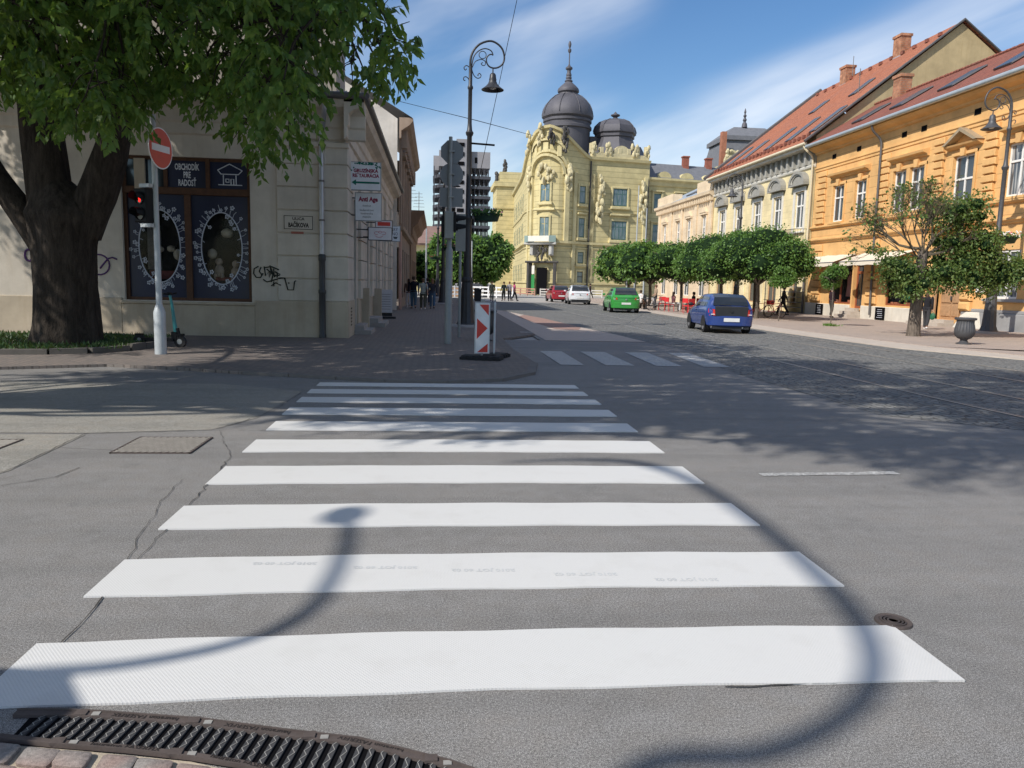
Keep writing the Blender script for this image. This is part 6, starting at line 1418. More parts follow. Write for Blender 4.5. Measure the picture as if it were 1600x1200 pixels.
t = empty('timber_stack', (2.2, 86, 0), 0, 'stack of orange-brown planks behind the white fence', 'timber'); b = MB()
for i in range(5): b.box(-.6, 2.0, -.5, .5, .2*i, .2*i+.16)
b.build('planks', M_lwood, t)
def mast(x, y, h, label, arm=1.2):
    t = empty('street_light', (x, y, 0), 0, label, 'street light', 'pale masts around the square'); b = MB(); b.tube([(0, 0, 0), (0, 0, h*.5), (0, 0, h-.5)]+([(-arm*.15, 0, h-.1), (-arm*.5, 0, h), (-arm, 0, h)] if arm else [(0, 0, h)]), [.10, .08, .06]+([.05, .05, .05] if arm else [.05]), 8); b.build('mast', M_postlight, t, smooth=True)
    if arm: b = MB(); b.blob((-arm, 0, h-.03), .35, .12, .08, 8, 5); b.build('lamp_head', M_whitep, t, smooth=True)
mast(-1.0, 75, 7.0, 'slender white street light with curved arm at the end of the left pavement'); mast(3.75, 84, 6.0, 'plain white mast in front of the leafy trees', 0); mast(24.9, 96, 14, 'tall grey mast in front of the palace right wing', 0); mast(26.6, 98, 11.5, 'thinner grey mast beside the tall one by the palace', 0)
# signals at the far junction
for x, y, lab in ((15.3, 61.5, 'left of two pale signal posts beside the round green trees'), (16.2, 62.2, 'right of two pale signal posts beside the round green trees')):
    t = empty('traffic_signal', (x, y, 0), 0, lab, 'traffic light', 'signals at the far junction'); b = MB(); b.tube([(0, 0, 0), (0, 0, 3.6)], .07, 8); b.build('post', M_postlight, t); b = MB(); b.box(-.38, -.12, -.15, .15, 2.2, 3.1); b.box(.1, .3, -.12, .1, 2.3, 3.0); b.build('signal_head', M_sigblk, t)
t = empty('litter_bin', (3.55, 66.8, 0), 0, 'dark square litter bin at the edge of the far junction', 'litter bin'); b = MB(); b.box(-.3, .3, -.25, .25, .08, 1.0); b.box(-.26, .26, -.2, .2, 0, .08); b.box(-.34, .34, -.29, .29, .96, 1.06); b.build('body', M_rubber, t)
# overhead cables
t = empty('overhead_cable', (0, 0, 7), 0, 'thin tram cables strung across the street between the houses', 'cable')
Xc = lambda p: p-Vector((0, 0, 7))
b = MB(Xc); b.tube([(-2.0, 38.0, 10.0), (1.3, 27.5, 7.15), (6.0, 50, 10.9)], .013, 5); b.tube([(2.62, 27.5, 11.2), (1.35, 27.5, 4.8)], .011, 5); b.tube([(1.1, 27.5, 6.38), (1.95, 27.4, 6.33)], .035, 6); b.build('wire', M_void, t)
# ------------------------------------------------------------------ trees
def leafmat(name, c0, c1, c2, trans=.35, sc=.7):
    t = NT(name); v = t.geo(); n1 = t.noise(v, sc, 4, .6); n2 = t.noise(v, 9, 2, .6)
    c = t.mix(t.ramp(n1, [(.35, 0), (.65, 1)]), c0, c1); c = t.mix(t.ramp(n2, [(.5, 0), (.72, .9)]), c, c2)
    b = t.n('ShaderNodeBsdfPrincipled'); b.inputs['Roughness'].default_value = .5; b.inputs['Specular IOR Level'].default_value = .35; t.l(c, b.inputs['Base Color'])
    tr = t.n('ShaderNodeBsdfTranslucent'); t.l(t.mix(.5, c, (.25, .36, .04)), tr.inputs[0]); mx_ = t.n('ShaderNodeMixShader'); mx_.inputs[0].default_value = trans; b.inputs['Specular IOR Level'].default_value = .45
    t.l(b.outputs[0], mx_.inputs[1]); t.l(tr.outputs[0], mx_.inputs[2]); t.l(mx_.outputs[0], t.out.inputs[0]); return t.m
M_leafbig = leafmat('lime_leaves', (.034, .095, .022), (.085, .17, .032), (.21, .29, .055), .46, 1.3)
M_leafst = leafmat('maple_leaves', (.075, .17, .035), (.14, .27, .055), (.20, .32, .08), .38, .8)
M_leafyel = leafmat('yellowing_leaves', (.07, .14, .035), (.13, .20, .05), (.24, .24, .07), .35, 1.2)
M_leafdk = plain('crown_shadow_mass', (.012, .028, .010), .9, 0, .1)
def barkmat(name, col, k=5):
    t = NT(name); n1 = t.noise(t.geo((k, k, k*.22)), 1.6, 6, .7, .3); n2 = t.noise(t.geo(), 25, 4, .6)
    c = t.mix(t.ramp(n1, [(.35, 0), (.68, 1)]), mul(col, .35), mul(col, 1.35)); c = t.mix(t.math('MULTIPLY', n2, .35), c, mul(col, .6))
    t.bsdf(c, .92, 0, .15, t.bump(t.math('ADD', n1, t.math('MULTIPLY', n2, .3)), .9, .06)); return t.m
M_bark = barkmat('old_bark', (.055, .045, .037)); M_barkst = barkmat('street_tree_bark', (.20, .165, .135), 9)
def rv(r): return Vector((r.gauss(0, 1), r.gauss(0, 1), r.gauss(0, 1))).normalized()
def leaf(b, p, d, L, wd, r):
    s = d.cross(rv(r)); s = s.normalized()*wd if s.length > 1e-4 else Vector((wd, 0, 0)); m = p+d*L*.42; k = len(b.v)
    P4 = [p, m-s, p+d*L+UP*(-L*.12), m+s]
    b.v += [tuple(b.xf(q_)) if b.xf else tuple(q_) for q_ in P4]; b.f.append((k, k+1, k+2, k+3))
def spray(b, r, p, d, n=9, L=.38, ls=.105, droop=.5):
    """a twig with leaves hanging along both sides"""
    for i in range(n):
        f = (i+.5)/n; q = p+d*L*f-UP*(f*f*L*droop*.7); side = d.cross(UP); side = side.normalized() if side.length > .01 else Vector((1, 0, 0)); sg = 1 if i % 2 else -1
        ld = (d*.5+side*sg*r.uniform(.35, .9)-UP*r.uniform(.2, 1.1)+rv(r)*.3).normalized(); leaf(b, q, ld, ls*r.uniform(.7, 1.25), ls*r.uniform(.24, .34), r)
def clump(b, r, c, R_, n, ls, L=.38):
    for i in range(n):
        o = rv(r); o.z *= .75; p = c+o*R_*(r.random()**.45)*.9; d = (o*.8+rv(r)*.6-UP*.15).normalized(); spray(b, r, p, d, 9, L*r.uniform(.7, 1.2), ls)
def branch(b, r, p0, p1, r0, r1, sag=.12, k=4, jit=.06):
    P = [p0]; L = (p1-p0).length
    for i in range(1, k): f = i/k; P.append(p0.lerp(p1, f)+UP*math.sin(math.pi*f)*L*sag+rv(r)*L*jit)
    P.append(p1); Q = catmull(P, 3); n = len(Q); b.tube(Q, [r0+(r1-r0)*i/(n-1) for i in range(n)], 6, False)
def trunk_mesh(b, path, radii, r, seg=40, ridge=.06):
    """thick old trunk with buttress ridges"""
    Q = catmull([Vector(p) for p in path], 5); n = len(Q); rr = []
    for i in range(n):
        f = i/(n-1)*(len(radii)-1); k = min(int(f), len(radii)-2); rr.append(radii[k]+(radii[k+1]-radii[k])*(f-k))
    b0 = len(b.v)
    for i, p in enumerate(Q):
        for k in range(seg):
            a = 2*math.pi*k/seg; nz = mnoise.noise(Vector((math.cos(a)*1.6, math.sin(a)*1.6, p.z*.35+i*.01))*1.5)+.5*mnoise.noise(Vector((math.cos(a)*4, math.sin(a)*4, p.z*.7)))
            fl = .10*max(0, 1-p.z/.7)*abs(math.cos(a*2.5+1)) ; q = rr[i]*(1+ridge*2*nz+fl); b.v.append((p.x+math.cos(a)*q, p.y+math.sin(a)*q, p.z))
    for i in range(n-1):
        for k in range(seg): a_ = b0+i*seg+k; c_ = b0+i*seg+(k+1) % seg; b.f.append((a_, c_, c_+seg, a_+seg))
BIG = [(-3.1,10.5,4.89,0.6),(-3.74,14.9,6.87,0.54),(-6.92,16.0,7.2,0.46),(-7.1,13.2,5.26,0.4),(-0.56,10.3,4.61,0.35),(-4.02,12.4,4.49,0.45),(-6.96,15.3,6.94,0.42),(-2.13,14.3,6.29,0.81),(-7.44,15.0,5.26,0.53),(-4.48,13.0,5.21,0.6),(-7.75,14.4,6.4,0.36),(-4.07,13.5,4.97,0.75),(-6.04,13.6,4.49,0.7),(-5.72,12.4,5.56,0.82),(-4.64,12.2,4.28,0.49),(-1.94,12.9,5.29,0.55),(-1.06,11.4,4.56,0.32),(-0.95,9.8,4.97,0.45),(-2.09,13.7,5.14,0.32),(-1.85,10.6,5.51,0.3),(-3.36,13.7,5.27,0.79),(-4.81,12.0,4.41,0.76),(-3.8,15.2,4.85,0.65),(-6.7,15.8,5.76,0.81),(-5.33,11.0,5.29,0.46),(-4.95,15.3,6.69,0.71),(-5.08,11.5,5.29,0.6),(-1.82,9.7,3.94,0.57),(-4.95,12.6,6.06,0.39),(-1.0,12.0,5.32,0.54),(-3.57,14.5,5.2,0.84),(-5.36,13.4,4.19,0.4),(-2.68,12.1,4.81,0.61),(-3.75,10.8,4.96,0.62),(-6.5,15.0,4.46,0.48),(-4.04,12.6,5.52,0.64),(-6.77,13.2,4.79,0.74),(-2.99,12.8,3.99,0.45),(-2.08,10.7,3.82,0.59),(-5.41,15.0,4.85,0.36),(-5.0,12.7,5.25,0.51),(-2.12,11.2,5.24,0.71),(-2.87,14.3,6.04,0.58),(-6.58,13.0,5.28,0.81),(-5.4,14.9,6.54,0.78),(-3.24,11.5,5.73,0.39),(-4.03,14.9,6.31,0.79),(-0.87,9.8,5.19,0.36),(-7.66,14.2,4.97,0.45),(-2.99,13.0,5.92,0.65),(-0.92,13.9,5.07,0.34),(-6.99,15.0,5.03,0.59),(-6.3,12.8,5.45,0.71),(-2.51,14.5,4.43,0.39),(-3.82,12.5,6.05,0.43),(-1.96,10.1,4.38,0.8),(-2.82,13.1,6.44,0.32),(-2.58,11.3,4.06,0.59),(-6.14,13.5,4.17,0.31),(-3.98,15.6,6.7,0.48),(-5.32,11.1,4.77,0.71),(-4.99,13.8,5.7,0.78),(-6.56,13.9,5.28,0.56),(-5.08,12.6,5.79,0.5),(-5.84,14.4,5.28,0.62),(-3.01,13.0,5.46,0.79),(-3.96,15.2,5.17,0.79),(-0.59,12.4,5.0,0.33),(-6.75,14.7,5.83,0.54),(-2.01,12.2,4.93,0.54),(-4.75,14.2,6.62,0.48),(-6.11,11.5,5.24,0.42),(-4.45,11.6,3.94,0.38),(-1.89,11.7,5.22,0.83),(-4.6,11.9,5.29,0.76),(-7.6,15.6,5.14,0.53),(-2.21,13.5,6.22,0.61),(-7.33,13.8,4.52,0.39),(-4.53,10.8,3.87,0.61),(-5.31,14.8,5.14,0.64),(-5.62,14.8,5.3,0.55),(-3.37,11.9,4.62,0.81),(-5.89,14.0,4.88,0.68),(-2.23,9.6,5.0,0.42),(-5.57,13.9,4.56,0.71),(-1.5,10.4,5.29,0.5),(-7.15,13.8,5.31,0.64),(-2.95,13.5,3.71,0.29)]
r = random.Random(4)
TB = Vector((-7.85, 17.2, 0)); tree = empty('lime_tree', TB, 0, 'huge old forked tree with dark bark and leafy boughs over the left pavement', 'tree', 'old trees on the shaded corner')
XT = lambda p: p-TB
b = MB(); trunk_mesh(b, [(-7.85, 17.2, -.02), (-7.83, 17.2, .5), (-7.8, 17.2, 1.3), (-7.75, 17.2, 2.2), (-7.72, 17.2, 2.8), (-7.9, 17.2, 3.5)], [.72, .64, .59, .63, .72, .30], r)
b.v = [(x-TB.x, y-TB.y, z) for x, y, z in b.v]; o = b.build('trunk', M_bark, tree, smooth=70)
for path, rad in (([(-7.45, 17.2, 2.3), (-7.1, 17.15, 3.1), (-6.82, 17.1, 3.8), (-6.55, 17, 4.6), (-6.35, 16.8, 5.6), (-6.2, 16.6, 6.8), (-5.8, 16.2, 8.6), (-5.2, 15.6, 10.5)], [.40, .42, .36, .27, .22, .19, .14, .06]),
                  ([(-7.95, 17.2, 2.4), (-8.02, 17.2, 3.5), (-8.12, 17.2, 4.8), (-8.15, 17.2, 6.4), (-8.3, 17.3, 8.6), (-8.1, 17.5, 11.5)], [.42, .42, .37, .33, .24, .08]),
                  ([(-8.1, 17.2, 2.0), (-8.6, 17.2, 2.9), (-9.15, 17.2, 3.7), (-9.6, 17.1, 4.7), (-10.1, 16.9, 6), (-10.8, 16.6, 8.5), (-11.2, 16.4, 10.5)], [.30, .31, .27, .24, .20, .13, .05])):
    b = MB(); trunk_mesh(b, path, rad, r, 22, .05); b.v = [(x-TB.x, y-TB.y, z) for x, y, z in b.v]; b.build('bough', M_bark, tree, smooth=70)
anch = [Vector(p) for p in ((-6.35, 16.8, 5.6), (-6.2, 16.6, 6.8), (-8.13, 17.2, 5.4), (-8.2, 17.2, 6.8), (-5.8, 16.2, 8.2), (-9.6, 17.1, 4.8), (-6.6, 17.0, 4.7))]
hubs = [Vector(p) for p in ((-5.2, 14.2, 6.2), (-3.4, 13.2, 6.4), (-6.6, 14.2, 6.0), (-4.6, 12.2, 5.9), (-1.9, 12.2, 5.6), (-7.6, 15.0, 6.2))]
br = MB(XT); lf = MB(XT)
for h in hubs:
    a = min(anch[:5], key=lambda q: (q-h).length); branch(br, r, a, h, .12, .055, .05)
for X_, Y_, Z_, R_ in BIG:
    c = Vector((X_, Y_, Z_)); h = min(hubs, key=lambda q: (q-c).length+abs(q.z-c.z)*.3); branch(br, r, h+rv(r)*.15, c, .035, .010, .10, 4, .07)
    for k in range(5): branch(br, r, c+(h-c)*r.uniform(0, .35), c+rv(r)*R_*.9, .012, .004, .05, 3, .08)
    clump(lf, r, c, R_*.88, int(6+42*R_*R_), .148, .32)
up2 = []
rr_ = random.Random(12)
while len(up2) < 125:   # the crown above and behind, outside the picture, which throws the dappled shade
    c = Vector((rr_.uniform(-15, -1.5), rr_.uniform(6.5, 22), rr_.uniform(5.8, 12.5)))
    if ((c.x+8)/7.5)**2+((c.y-14)/8)**2+((c.z-8.5)/4.5)**2 > 1 or (c.z < 1.62+.40*c.y and c.x > -9): continue
    if c.y+.605*c.z < 9.2 or (c.x < -5.5 and c.y < 13.8 and rr_.random() < .62): continue
    up2.append(c)
while len(up2) < 215:   # dense top over the corner wall
    c = Vector((rr_.uniform(-17, -3.5), rr_.uniform(13, 20.6), rr_.uniform(5.2, 13.6)))
    if ((c.x+9.5)/6.6)**2+((c.y-17)/4)**2+((c.z-9.8)/4)**2 > 1 or (c.x > -.62*c.y and c.z < 1.62+.365*c.y+.8): continue
    up2.append(c)
for c in up2:
    a = min(anch, key=lambda q: (q-c).length); branch(br, r, a, c, .09, .03, .04); clump(lf, r, c, r.uniform(.9, 1.35), 72 if c.y > 13.5 else 52, .17, .6)
br.build('branches', M_bark, tree, smooth=60); lf.build('crown', M_leafbig, tree)
T2 = Vector((-12.2, 6.2, 0)); t2 = empty('lime_tree', T2, 0, 'second old tree standing left of the photographer that shades the road', 'tree', 'old trees on the shaded corner'); X2_ = lambda p: p-T2
b = MB(); trunk_mesh(b, [(0, 0, -.02), (0, 0, .6), (.1, 0, 2), (.2, .1, 4), (.6, .3, 6.5), (.9, .3, 10)], [.6, .46, .42, .38, .28, .08], r); b.build('trunk', M_bark, t2, smooth=70)
br = MB(X2_); lf = MB(X2_); n_ = 0
while n_ < 128:
    c = Vector((rr_.uniform(-17, 2.6), rr_.uniform(-1.5, 10.5), rr_.uniform(6.5, 15.5)))
    if ((c.x+6.4)/9.8)**2+((c.y-4.4)/5.8)**2+((c.z-11.3)/4.2)**2 > 1: continue
    if c.y+.605*c.z < 8.8-.26*min(max(c.x+.93*c.z, 0), 7)+.45*math.sin(c.x*1.3) or (c.z-1.62 < .52*c.y and c.x > -.75*c.y): continue
    n_ += 1; branch(br, r, T2+Vector((.5, .3, rr_.uniform(4.5, 8))), c, .08, .02, .04); clump(lf, r, c, r.uniform(.6, 1.0), 52, .17, .6)
br.build('branches', M_bark, t2, smooth=60); lf.build('crown', M_leafbig, t2)

# planted bed round the trunk
bed = [(-9.6, 15.35), (-8.2, 15.4), (-7.4, 15.55), (-6.8, 15.8), (-6.35, 16.5), (-6.15, 17.5), (-6.5, 18.8), (-7.6, 19.6), (-9.6, 19.6), (-11, 18.2), (-11, 16.2)]
t = empty('tree_bed_kerb', (-8, 17.4, 0), 0, 'low dark stone edging around the big tree bed', 'kerb'); b = MB(lambda p: p-Vector((-8, 17.4, 0)))
for i in range(len(bed)):
    a = Vector((*bed[i], 0)); c = Vector((*bed[(i+1) % len(bed)], 0)); d = (c-a); n = max(1, int(d.length/.5)); nn = Vector((-d.y, d.x, 0)).normalized()*.14
    for k in range(n):
        p = a+d*(k/n)+d.normalized()*.008; q = a+d*((k+1)/n)-d.normalized()*.008; h = .17+r.uniform(-.02, .02)
        b.add([p, q, q-nn, p-nn]+[x+UP*h for x in (p, q, q-nn, p-nn)], [(4, 5, 6, 7), (0, 1, 5, 4), (1, 2, 6, 5), (2, 3, 7, 6), (3, 0, 4, 7)])
b.build('edging', mat('dark_edging', (.12, .11, .10), .9, .25, 3, 60, .3, .01), t)
b = MB(); b.poly([(x, y, .12) for x, y in bed]); b.build('soil', mat('dark_soil', (.07, .055, .04), .95, .3, 5, 40, .5, .02), None, kind='structure')
gr = MB(); cxb, cyb = -8, 17.4
for i in range(5200):
    a = r.uniform(0, 6.283); q = math.sqrt(r.random()); k = bed[int(a/6.283*len(bed)) % len(bed)]; p = Vector((cxb+(r.uniform(-3, 1.8)), cyb+r.uniform(-2.0, 2.1), .12))
    if (p-Vector((-7.85, 17.2, .12))).length < .72: continue
    if p.x > -6.3 or (p.x > -6.9 and p.y < 15.9) or p.y < 15.45: continue
    h = r.uniform(.05, .16); d = Vector((r.gauss(0, .4), r.gauss(0, .4), 1)).normalized(); leaf(gr, p, d, h, r.uniform(.008, .02), r)
tag(gr.build('grass', leafmat('bed_grass', (.03, .075, .02), (.05, .11, .028), (.09, .12, .04), .15, 3), None), 'green grass and weeds growing round the foot of the big tree', 'grass', None, 'stuff')

def round_tree(x, y, zc, rx, rz, label, n=1500, tr=.11, seed=1, ls=.17, m=None, group='clipped round trees along the sunny pavement', zb=.045, name='round_tree', nb=26):
    r = random.Random(seed); t = empty(name, (x, y, zb), 0, label, 'tree', group)
    b = MB(); b.tube(catmull([(0, 0, 0), (.03, 0, .9), (0, .03, zc-rz*.7), (0, 0, zc)], 4), [tr*1.25, tr*1.1, tr, tr, tr, tr, tr*.95, tr*.9, tr*.85, tr*.8, tr*.7, tr*.5, tr*.4], 10)
    for i in range(8): a = i*.8; branch(b, r, Vector((0, 0, zc-rz*.8)), Vector((math.cos(a)*rx*.7, math.sin(a)*rx*.7, zc+rz*r.uniform(-.3, .5))), tr*.5, .02)
    b.build('trunk', M_barkst, t, smooth=60)
    core = MB(); lf = MB(); cl = []
    for i in range(nb):
        o = rv(r); o.z = abs(o.z)*1.2-.35 if rz < rx*.7 else o.z; c = Vector((o.x*rx*.72, o.y*rx*.72, zc+o.z*rz*.66)); R_ = rx*r.uniform(.26, .40) if rx > 1 else rx*.55; cl.append((c, R_)); core.blob(c, R_*(.82 if rx > 1 else .5), R_*(.82 if rx > 1 else .5), R_*(.66 if rx > 1 else .4), 8, 5, .12, r)
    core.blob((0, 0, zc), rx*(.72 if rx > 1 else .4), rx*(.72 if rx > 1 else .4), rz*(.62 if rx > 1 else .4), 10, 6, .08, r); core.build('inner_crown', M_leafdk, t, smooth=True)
    for c, R_ in cl:
        for k in range(int(n/nb)):
            o = rv(r); p = c+Vector((o.x*R_, o.y*R_, o.z*R_*.85))*r.uniform(.82, 1.12); d = (o*.5+rv(r)*.8-UP*.25).normalized(); leaf(lf, p, d, ls*r.uniform(.7, 1.3), ls*r.uniform(.3, .45), r)
    lf.build('crown', m or M_leafst, t); return t
round_tree(17.2, 40.2, 3.15, 2.75, 1.7, 'broad round clipped tree nearest on the sunny pavement behind the blue car', 15000, .11, 1, .125, nb=40)
round_tree(17.2, 45.6, 3.1, 2.9, 1.7, 'broad round clipped tree just left of the nearest one', 14000, .11, 2, .13, nb=40)
round_tree(17.3, 53.6, 3.15, 3.2, 1.75, 'round clipped tree shading the red café chairs', 11000, .11, 3, .16, nb=34)
round_tree(17.1, 61.0, 3.25, 3.1, 1.95, 'round clipped tree over the motorbikes, behind the green car', 4500, .13, 4, .25)
round_tree(17.2, 68.5, 3.3, 3.3, 2.3, 'farthest round clipped tree, next to the pale signal posts', 4500, .13, 5, .27)
round_tree(20.6, 48.6, 3.2, 2.6, 1.6, 'round clipped tree set back near the yellow house steps', 9000, .11, 15, .15, nb=34)
round_tree(17.1, 37.2, 2.15, .56, .50, 'young ball-headed tree beside the jogging walker', 2600, .022, 6, .09, nb=9)
round_tree(17.65, 33.1, 2.17, .62, .44, 'young ball-headed tree with a thin stem in front of the dark-shirted man', 2800, .02, 7, .085, nb=9)
plane = round_tree(1.9, 88, 4.4, 3.3, 3.4, 'leafy green tree behind the white fence, left of the other', 4200, .2, 8, .36, None, 'leafy trees around the square', 0, 'plane_tree')
round_tree(5.6, 89, 4.6, 2.9, 3.6, 'taller leafy green tree behind the white fence, right of the other', 4200, .2, 9, .36, None, 'leafy trees around the square', 0, 'plane_tree')
round_tree(-1.0, 92, 3.2, 2.3, 2.4, 'low leafy bush-like tree at the end of the left pavement', 2400, .15, 10, .36, None, 'leafy trees around the square', 0, 'plane_tree')

# thinning maple on the right: half bare twigs, half dense leaves
t = empty('thinning_maple', (17.49, 26.7, .045), 0, 'street tree with bare twigs on its left side and dense leaves on the right', 'tree'); r = random.Random(31)
b = MB(); b.tube(catmull([(-.04, 0, 0), (-.03, 0, .8), (-.02, 0, 1.8), (.02, 0, 2.6), (.05, 0, 3.1)], 4), [.25, .235, .225, .215, .21, .205, .2, .195, .19, .19, .19, .19, .19, .18, .17, .16, .15], 14); b.build('trunk', M_barkst, t, smooth=60)
br = MB(); tips = []
def grow(p, d, L, rad, depth, leafy):
    q = p+d*L; mid = p.lerp(q, .5)+rv(r)*L*.06; br.tube([p, mid, q], [rad, rad*.85, rad*.7], 5, False)
    if depth == 0: tips.append((q, leafy)); return
    for k in range(3 if depth > 2 else r.choice((2, 3))):
        nd = (d+rv(r)*.55+UP*.10).normalized(); grow(q, nd, L*r.uniform(.62, .85), rad*.6, depth-1, leafy)
F0 = Vector((.03, 0, 2.9))
for i, (dx, dz) in enumerate(((-.95, .75), (-.75, 1.0), (-.5, 1.1), (-.25, 1.2), (-1.0, .4), (.0, 1.2))):
    grow(F0+UP*r.uniform(-.2, .25), Vector((dx, r.uniform(-.5, .5), dz)).normalized(), .82, .036, 6, False)
for dx, dz in ((.6, 1.0), (1.0, .6), (1.0, .25), (.5, 1.2), (-.5, .1)): grow(F0+UP*r.uniform(-.1, .3), Vector((dx, r.uniform(-.5, .5), dz)).normalized(), .8, .06, 3, True)
br.build('branches', mat('grey_twigs', (.12, .10, .07), .9, .2, 5, 50, 0), t)
lf = MB(); core = MB()
cl = [(-.65, 2.25, .55), (-1.0, 2.6, .45), (-.2, 1.9, .5), (-.55, 1.75, .45), (.6, 2.3, .6), (1.2, 2.7, .6), (1.1, 2.1, .5), (1.8, 2.3, .65), (2.2, 2.9, .65), (3.1, 2.45, .6), (3.8, 2.55, .55), (2.6, 2.1, .6), (3.3, 2.2, .5), (1.9, 3.4, .6), (2.3, 3.6, .5), (1.0, 3.5, .45), (4.2, 2.7, .45), (1.3, 4.75, .55), (.8, 4.5, .5), (1.7, 4.4, .45), (.6, 3.9, .4), (1.3, 4.1, .4), (-1.9, 3.1, .22), (-1.5, 2.95, .25), (4.6, 3.3, .35), (.1, 2.5, .4)]
for x, z, R_ in cl:
    for yy in ((-.6, .0, .7) if R_ > .4 else (0,)):
        c = Vector((x+r.uniform(-.15, .15), yy+r.uniform(-.2, .2), z+r.uniform(-.1, .1)))
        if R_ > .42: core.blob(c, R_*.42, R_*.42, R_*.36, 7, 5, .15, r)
        for k in range(int(820*R_*R_)+30):
            o = rv(r); p = c+o*R_*(r.random()**.5)*1.1; leaf(lf, p, (o*.4+rv(r)*.8-UP*.35).normalized(), .105*r.uniform(.6, 1.3), .042*r.uniform(.7, 1.1), r)
for q, lfy in tips:
    n = 6 if lfy else (3 if r.random() < .09 else 0)
    for k in range(n): leaf(lf, q+rv(r)*.12, (rv(r)-UP*.3).normalized(), .12, .045, r)
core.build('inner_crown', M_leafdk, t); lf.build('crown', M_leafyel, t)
# ------------------------------------------------------------------ cars
def carpaint(name, col):
    t = NT(name); n = t.noise(t.geo(), 2.5, 4, .6)
    b = t.bsdf(t.mix(n, mul(col, .9), mul(col, 1.06)), .32, .0, .5); b.inputs['Coat Weight'].default_value = .7; b.inputs['Coat Roughness'].default_value = .08; return t.m
M_cglass = glassmat('car_glass', (.02, .024, .028), .05); M_tyre = mat('tyre', (.02, .02, .021), .85, .2, 10, 60, .1, .003); M_rim = mat('alloy_rim', (.35, .35, .36), .4, .15, 8, 40, .05, .002, .6)
M_tail = plain('red_tail_lens', (.55, .025, .02), .15, 0, .6); M_cblack = plain('black_trim', (.022, .023, .025), .55, 0, .4); M_plate = plain('number_plate', (.72, .72, .70), .5)
def make_car(name, label, loc, rz, paint, L=3.75, W_=1.64, H_=1.42, belt=.92, rear=(.0, .30, .62), hood=.78, tail_low=.3, lamp='corner', plate_txt='', trunkglass=.62, dark_hatch=False, scl=1.0):
    """origin: ground under the middle of the rear bumper, +y towards the nose"""
    t = empty(name, loc, rz, label, 'car', 'cars driving away along the cobbled street', scl)
    hw = W_/2; r0, r1, r2 = rear
    # stations: y, lowest z, sill width, belt z, belt half width, top z, top half width
    S = [(r0-.02, .42, hw*.84, belt-.10, hw*.80, belt-.06, hw*.76), (r0+.03, .33, hw*.93, belt-.04, hw*.90, belt-.0, hw*.84), (r0+.14, .27, hw*.98, belt, hw*.95, belt+.10, hw*.80), (r1, .24, hw, belt+.02, hw*.97, H_-.13, hw*.72), (r2, .22, hw, belt+.02, hw*.98, H_-.02, hw*.70),
         (L*.42, .21, hw, belt, hw*.98, H_, hw*.70), (L*.56, .21, hw, belt-.02, hw*.98, H_-.03, hw*.68), (L*.70, .21, hw, belt-.04, hw*.97, belt+.14, hw*.74), (L*.76, .22, hw, belt-.06, hw*.95, belt-.01, hw*.80), (L*.90, .24, hw*.97, hood-.04, hw*.86, hood, hw*.62), (L*.97, .28, hw*.90, hood-.16, hw*.76, hood-.12, hw*.5), (L, .34, hw*.82, .55, hw*.7, .57, hw*.45)]
    def par(y):
        for a, c in zip(S, S[1:]):
            if a[0] <= y <= c[0]: f = (y-a[0])/(c[0]-a[0]); return [a[k]+(c[k]-a[k])*f for k in range(1, 7)]
        return list(S[-1][1:])
    def ring(y, o=0.0):
        z0, w0, zb, wb, zt, wt = par(y); m = (z0+zb)/2
        P = [(0, z0), (w0*.8, z0), (w0*.97, z0+.07), (w0+.012, m-.05), (w0+.008, m+.1), (wb+.01, zb-.03), (wb-.02, zb+.01), (wb*.5+wt*.5+.015, (zb+zt)/2), (wt+.035, zt-.05), (wt-.06, zt-.008), (wt*.5, zt+.012), (0, zt+.018)]
        return P
    ys = []
    for a, c in zip(S, S[1:]):
        n = 3 if c[0]-a[0] > .12 else 2; ys += [a[0]+(c[0]-a[0])*k/n for k in range(n)]
    ys.append(S[-1][0]); b = MB(); n = 12; M_ = 2*n-2
    for y in ys:
        P = ring(y); full = [(x, z) for x, z in P]+[(-x, z) for x, z in P[-2:0:-1]]; b.v += [(x, y, z) for x, z in full]
    for i in range(len(ys)-1):
        for k in range(M_): a = i*M_+k; c = i*M_+(k+1) % M_; b.f.append((a, c, c+M_, a+M_))
    b.f.append(tuple(range(M_-1, -1, -1))); b.f.append(tuple((len(ys)-1)*M_+k for k in range(M_)))
    body = b.build('body', paint, t, smooth=38)
    def side_pt(y, f, o):   # f: 0 belt, 1 roof edge
        z0, w0, zb, wb, zt, wt = par(y); f = f; x = (wb-.02)+(wt+.035-(wb-.02))*f; z = zb+.01+(zt-.05-zb-.01)*f; return x+o+.015*math.sin(math.pi*f), z
    for sgn in (-1, 1):
        for (a, c) in ((r1+.22, L*.40), (L*.42, L*.62)):
            b = MB(); m = 6
            for i in range(m):
                y0, y1 = a+(c-a)*i/m, a+(c-a)*(i+1)/m
                q = []
                for y, f in ((y0, .10), (y1, .10), (y1, .90), (y0, .90)):
                    x, z = side_pt(y, f, .008); q.append((sgn*x, y, z))
                b.quad(*q)
            b.build('side_window', M_cglass, t)
    # rear window follows the hatch
    b = MB(); m = 6; ya, yb = r0+.12, r2-.04
    rows = []
    for i in range(m+1):
        y = ya+(yb-ya)*i/m; z0, w0, zb, wb, zt, wt = par(y); rows.append([(x*(wt-.03), y-.012, zt+.02+.006*(1-abs(x))) for x in (-1, -.5, 0, .5, 1)])
    for a, c in zip(rows, rows[1:]):
        for k in range(4): b.quad(a[k], a[k+1], c[k+1], c[k])
    rw = b.build('rear_window', M_cglass, t)
    b = MB(); b.tube([(-hw*.5, r0+.10, belt+.12), (0, r0+.06, belt+.14)], .01, 5); b.build('wiper', M_cblack, rw)
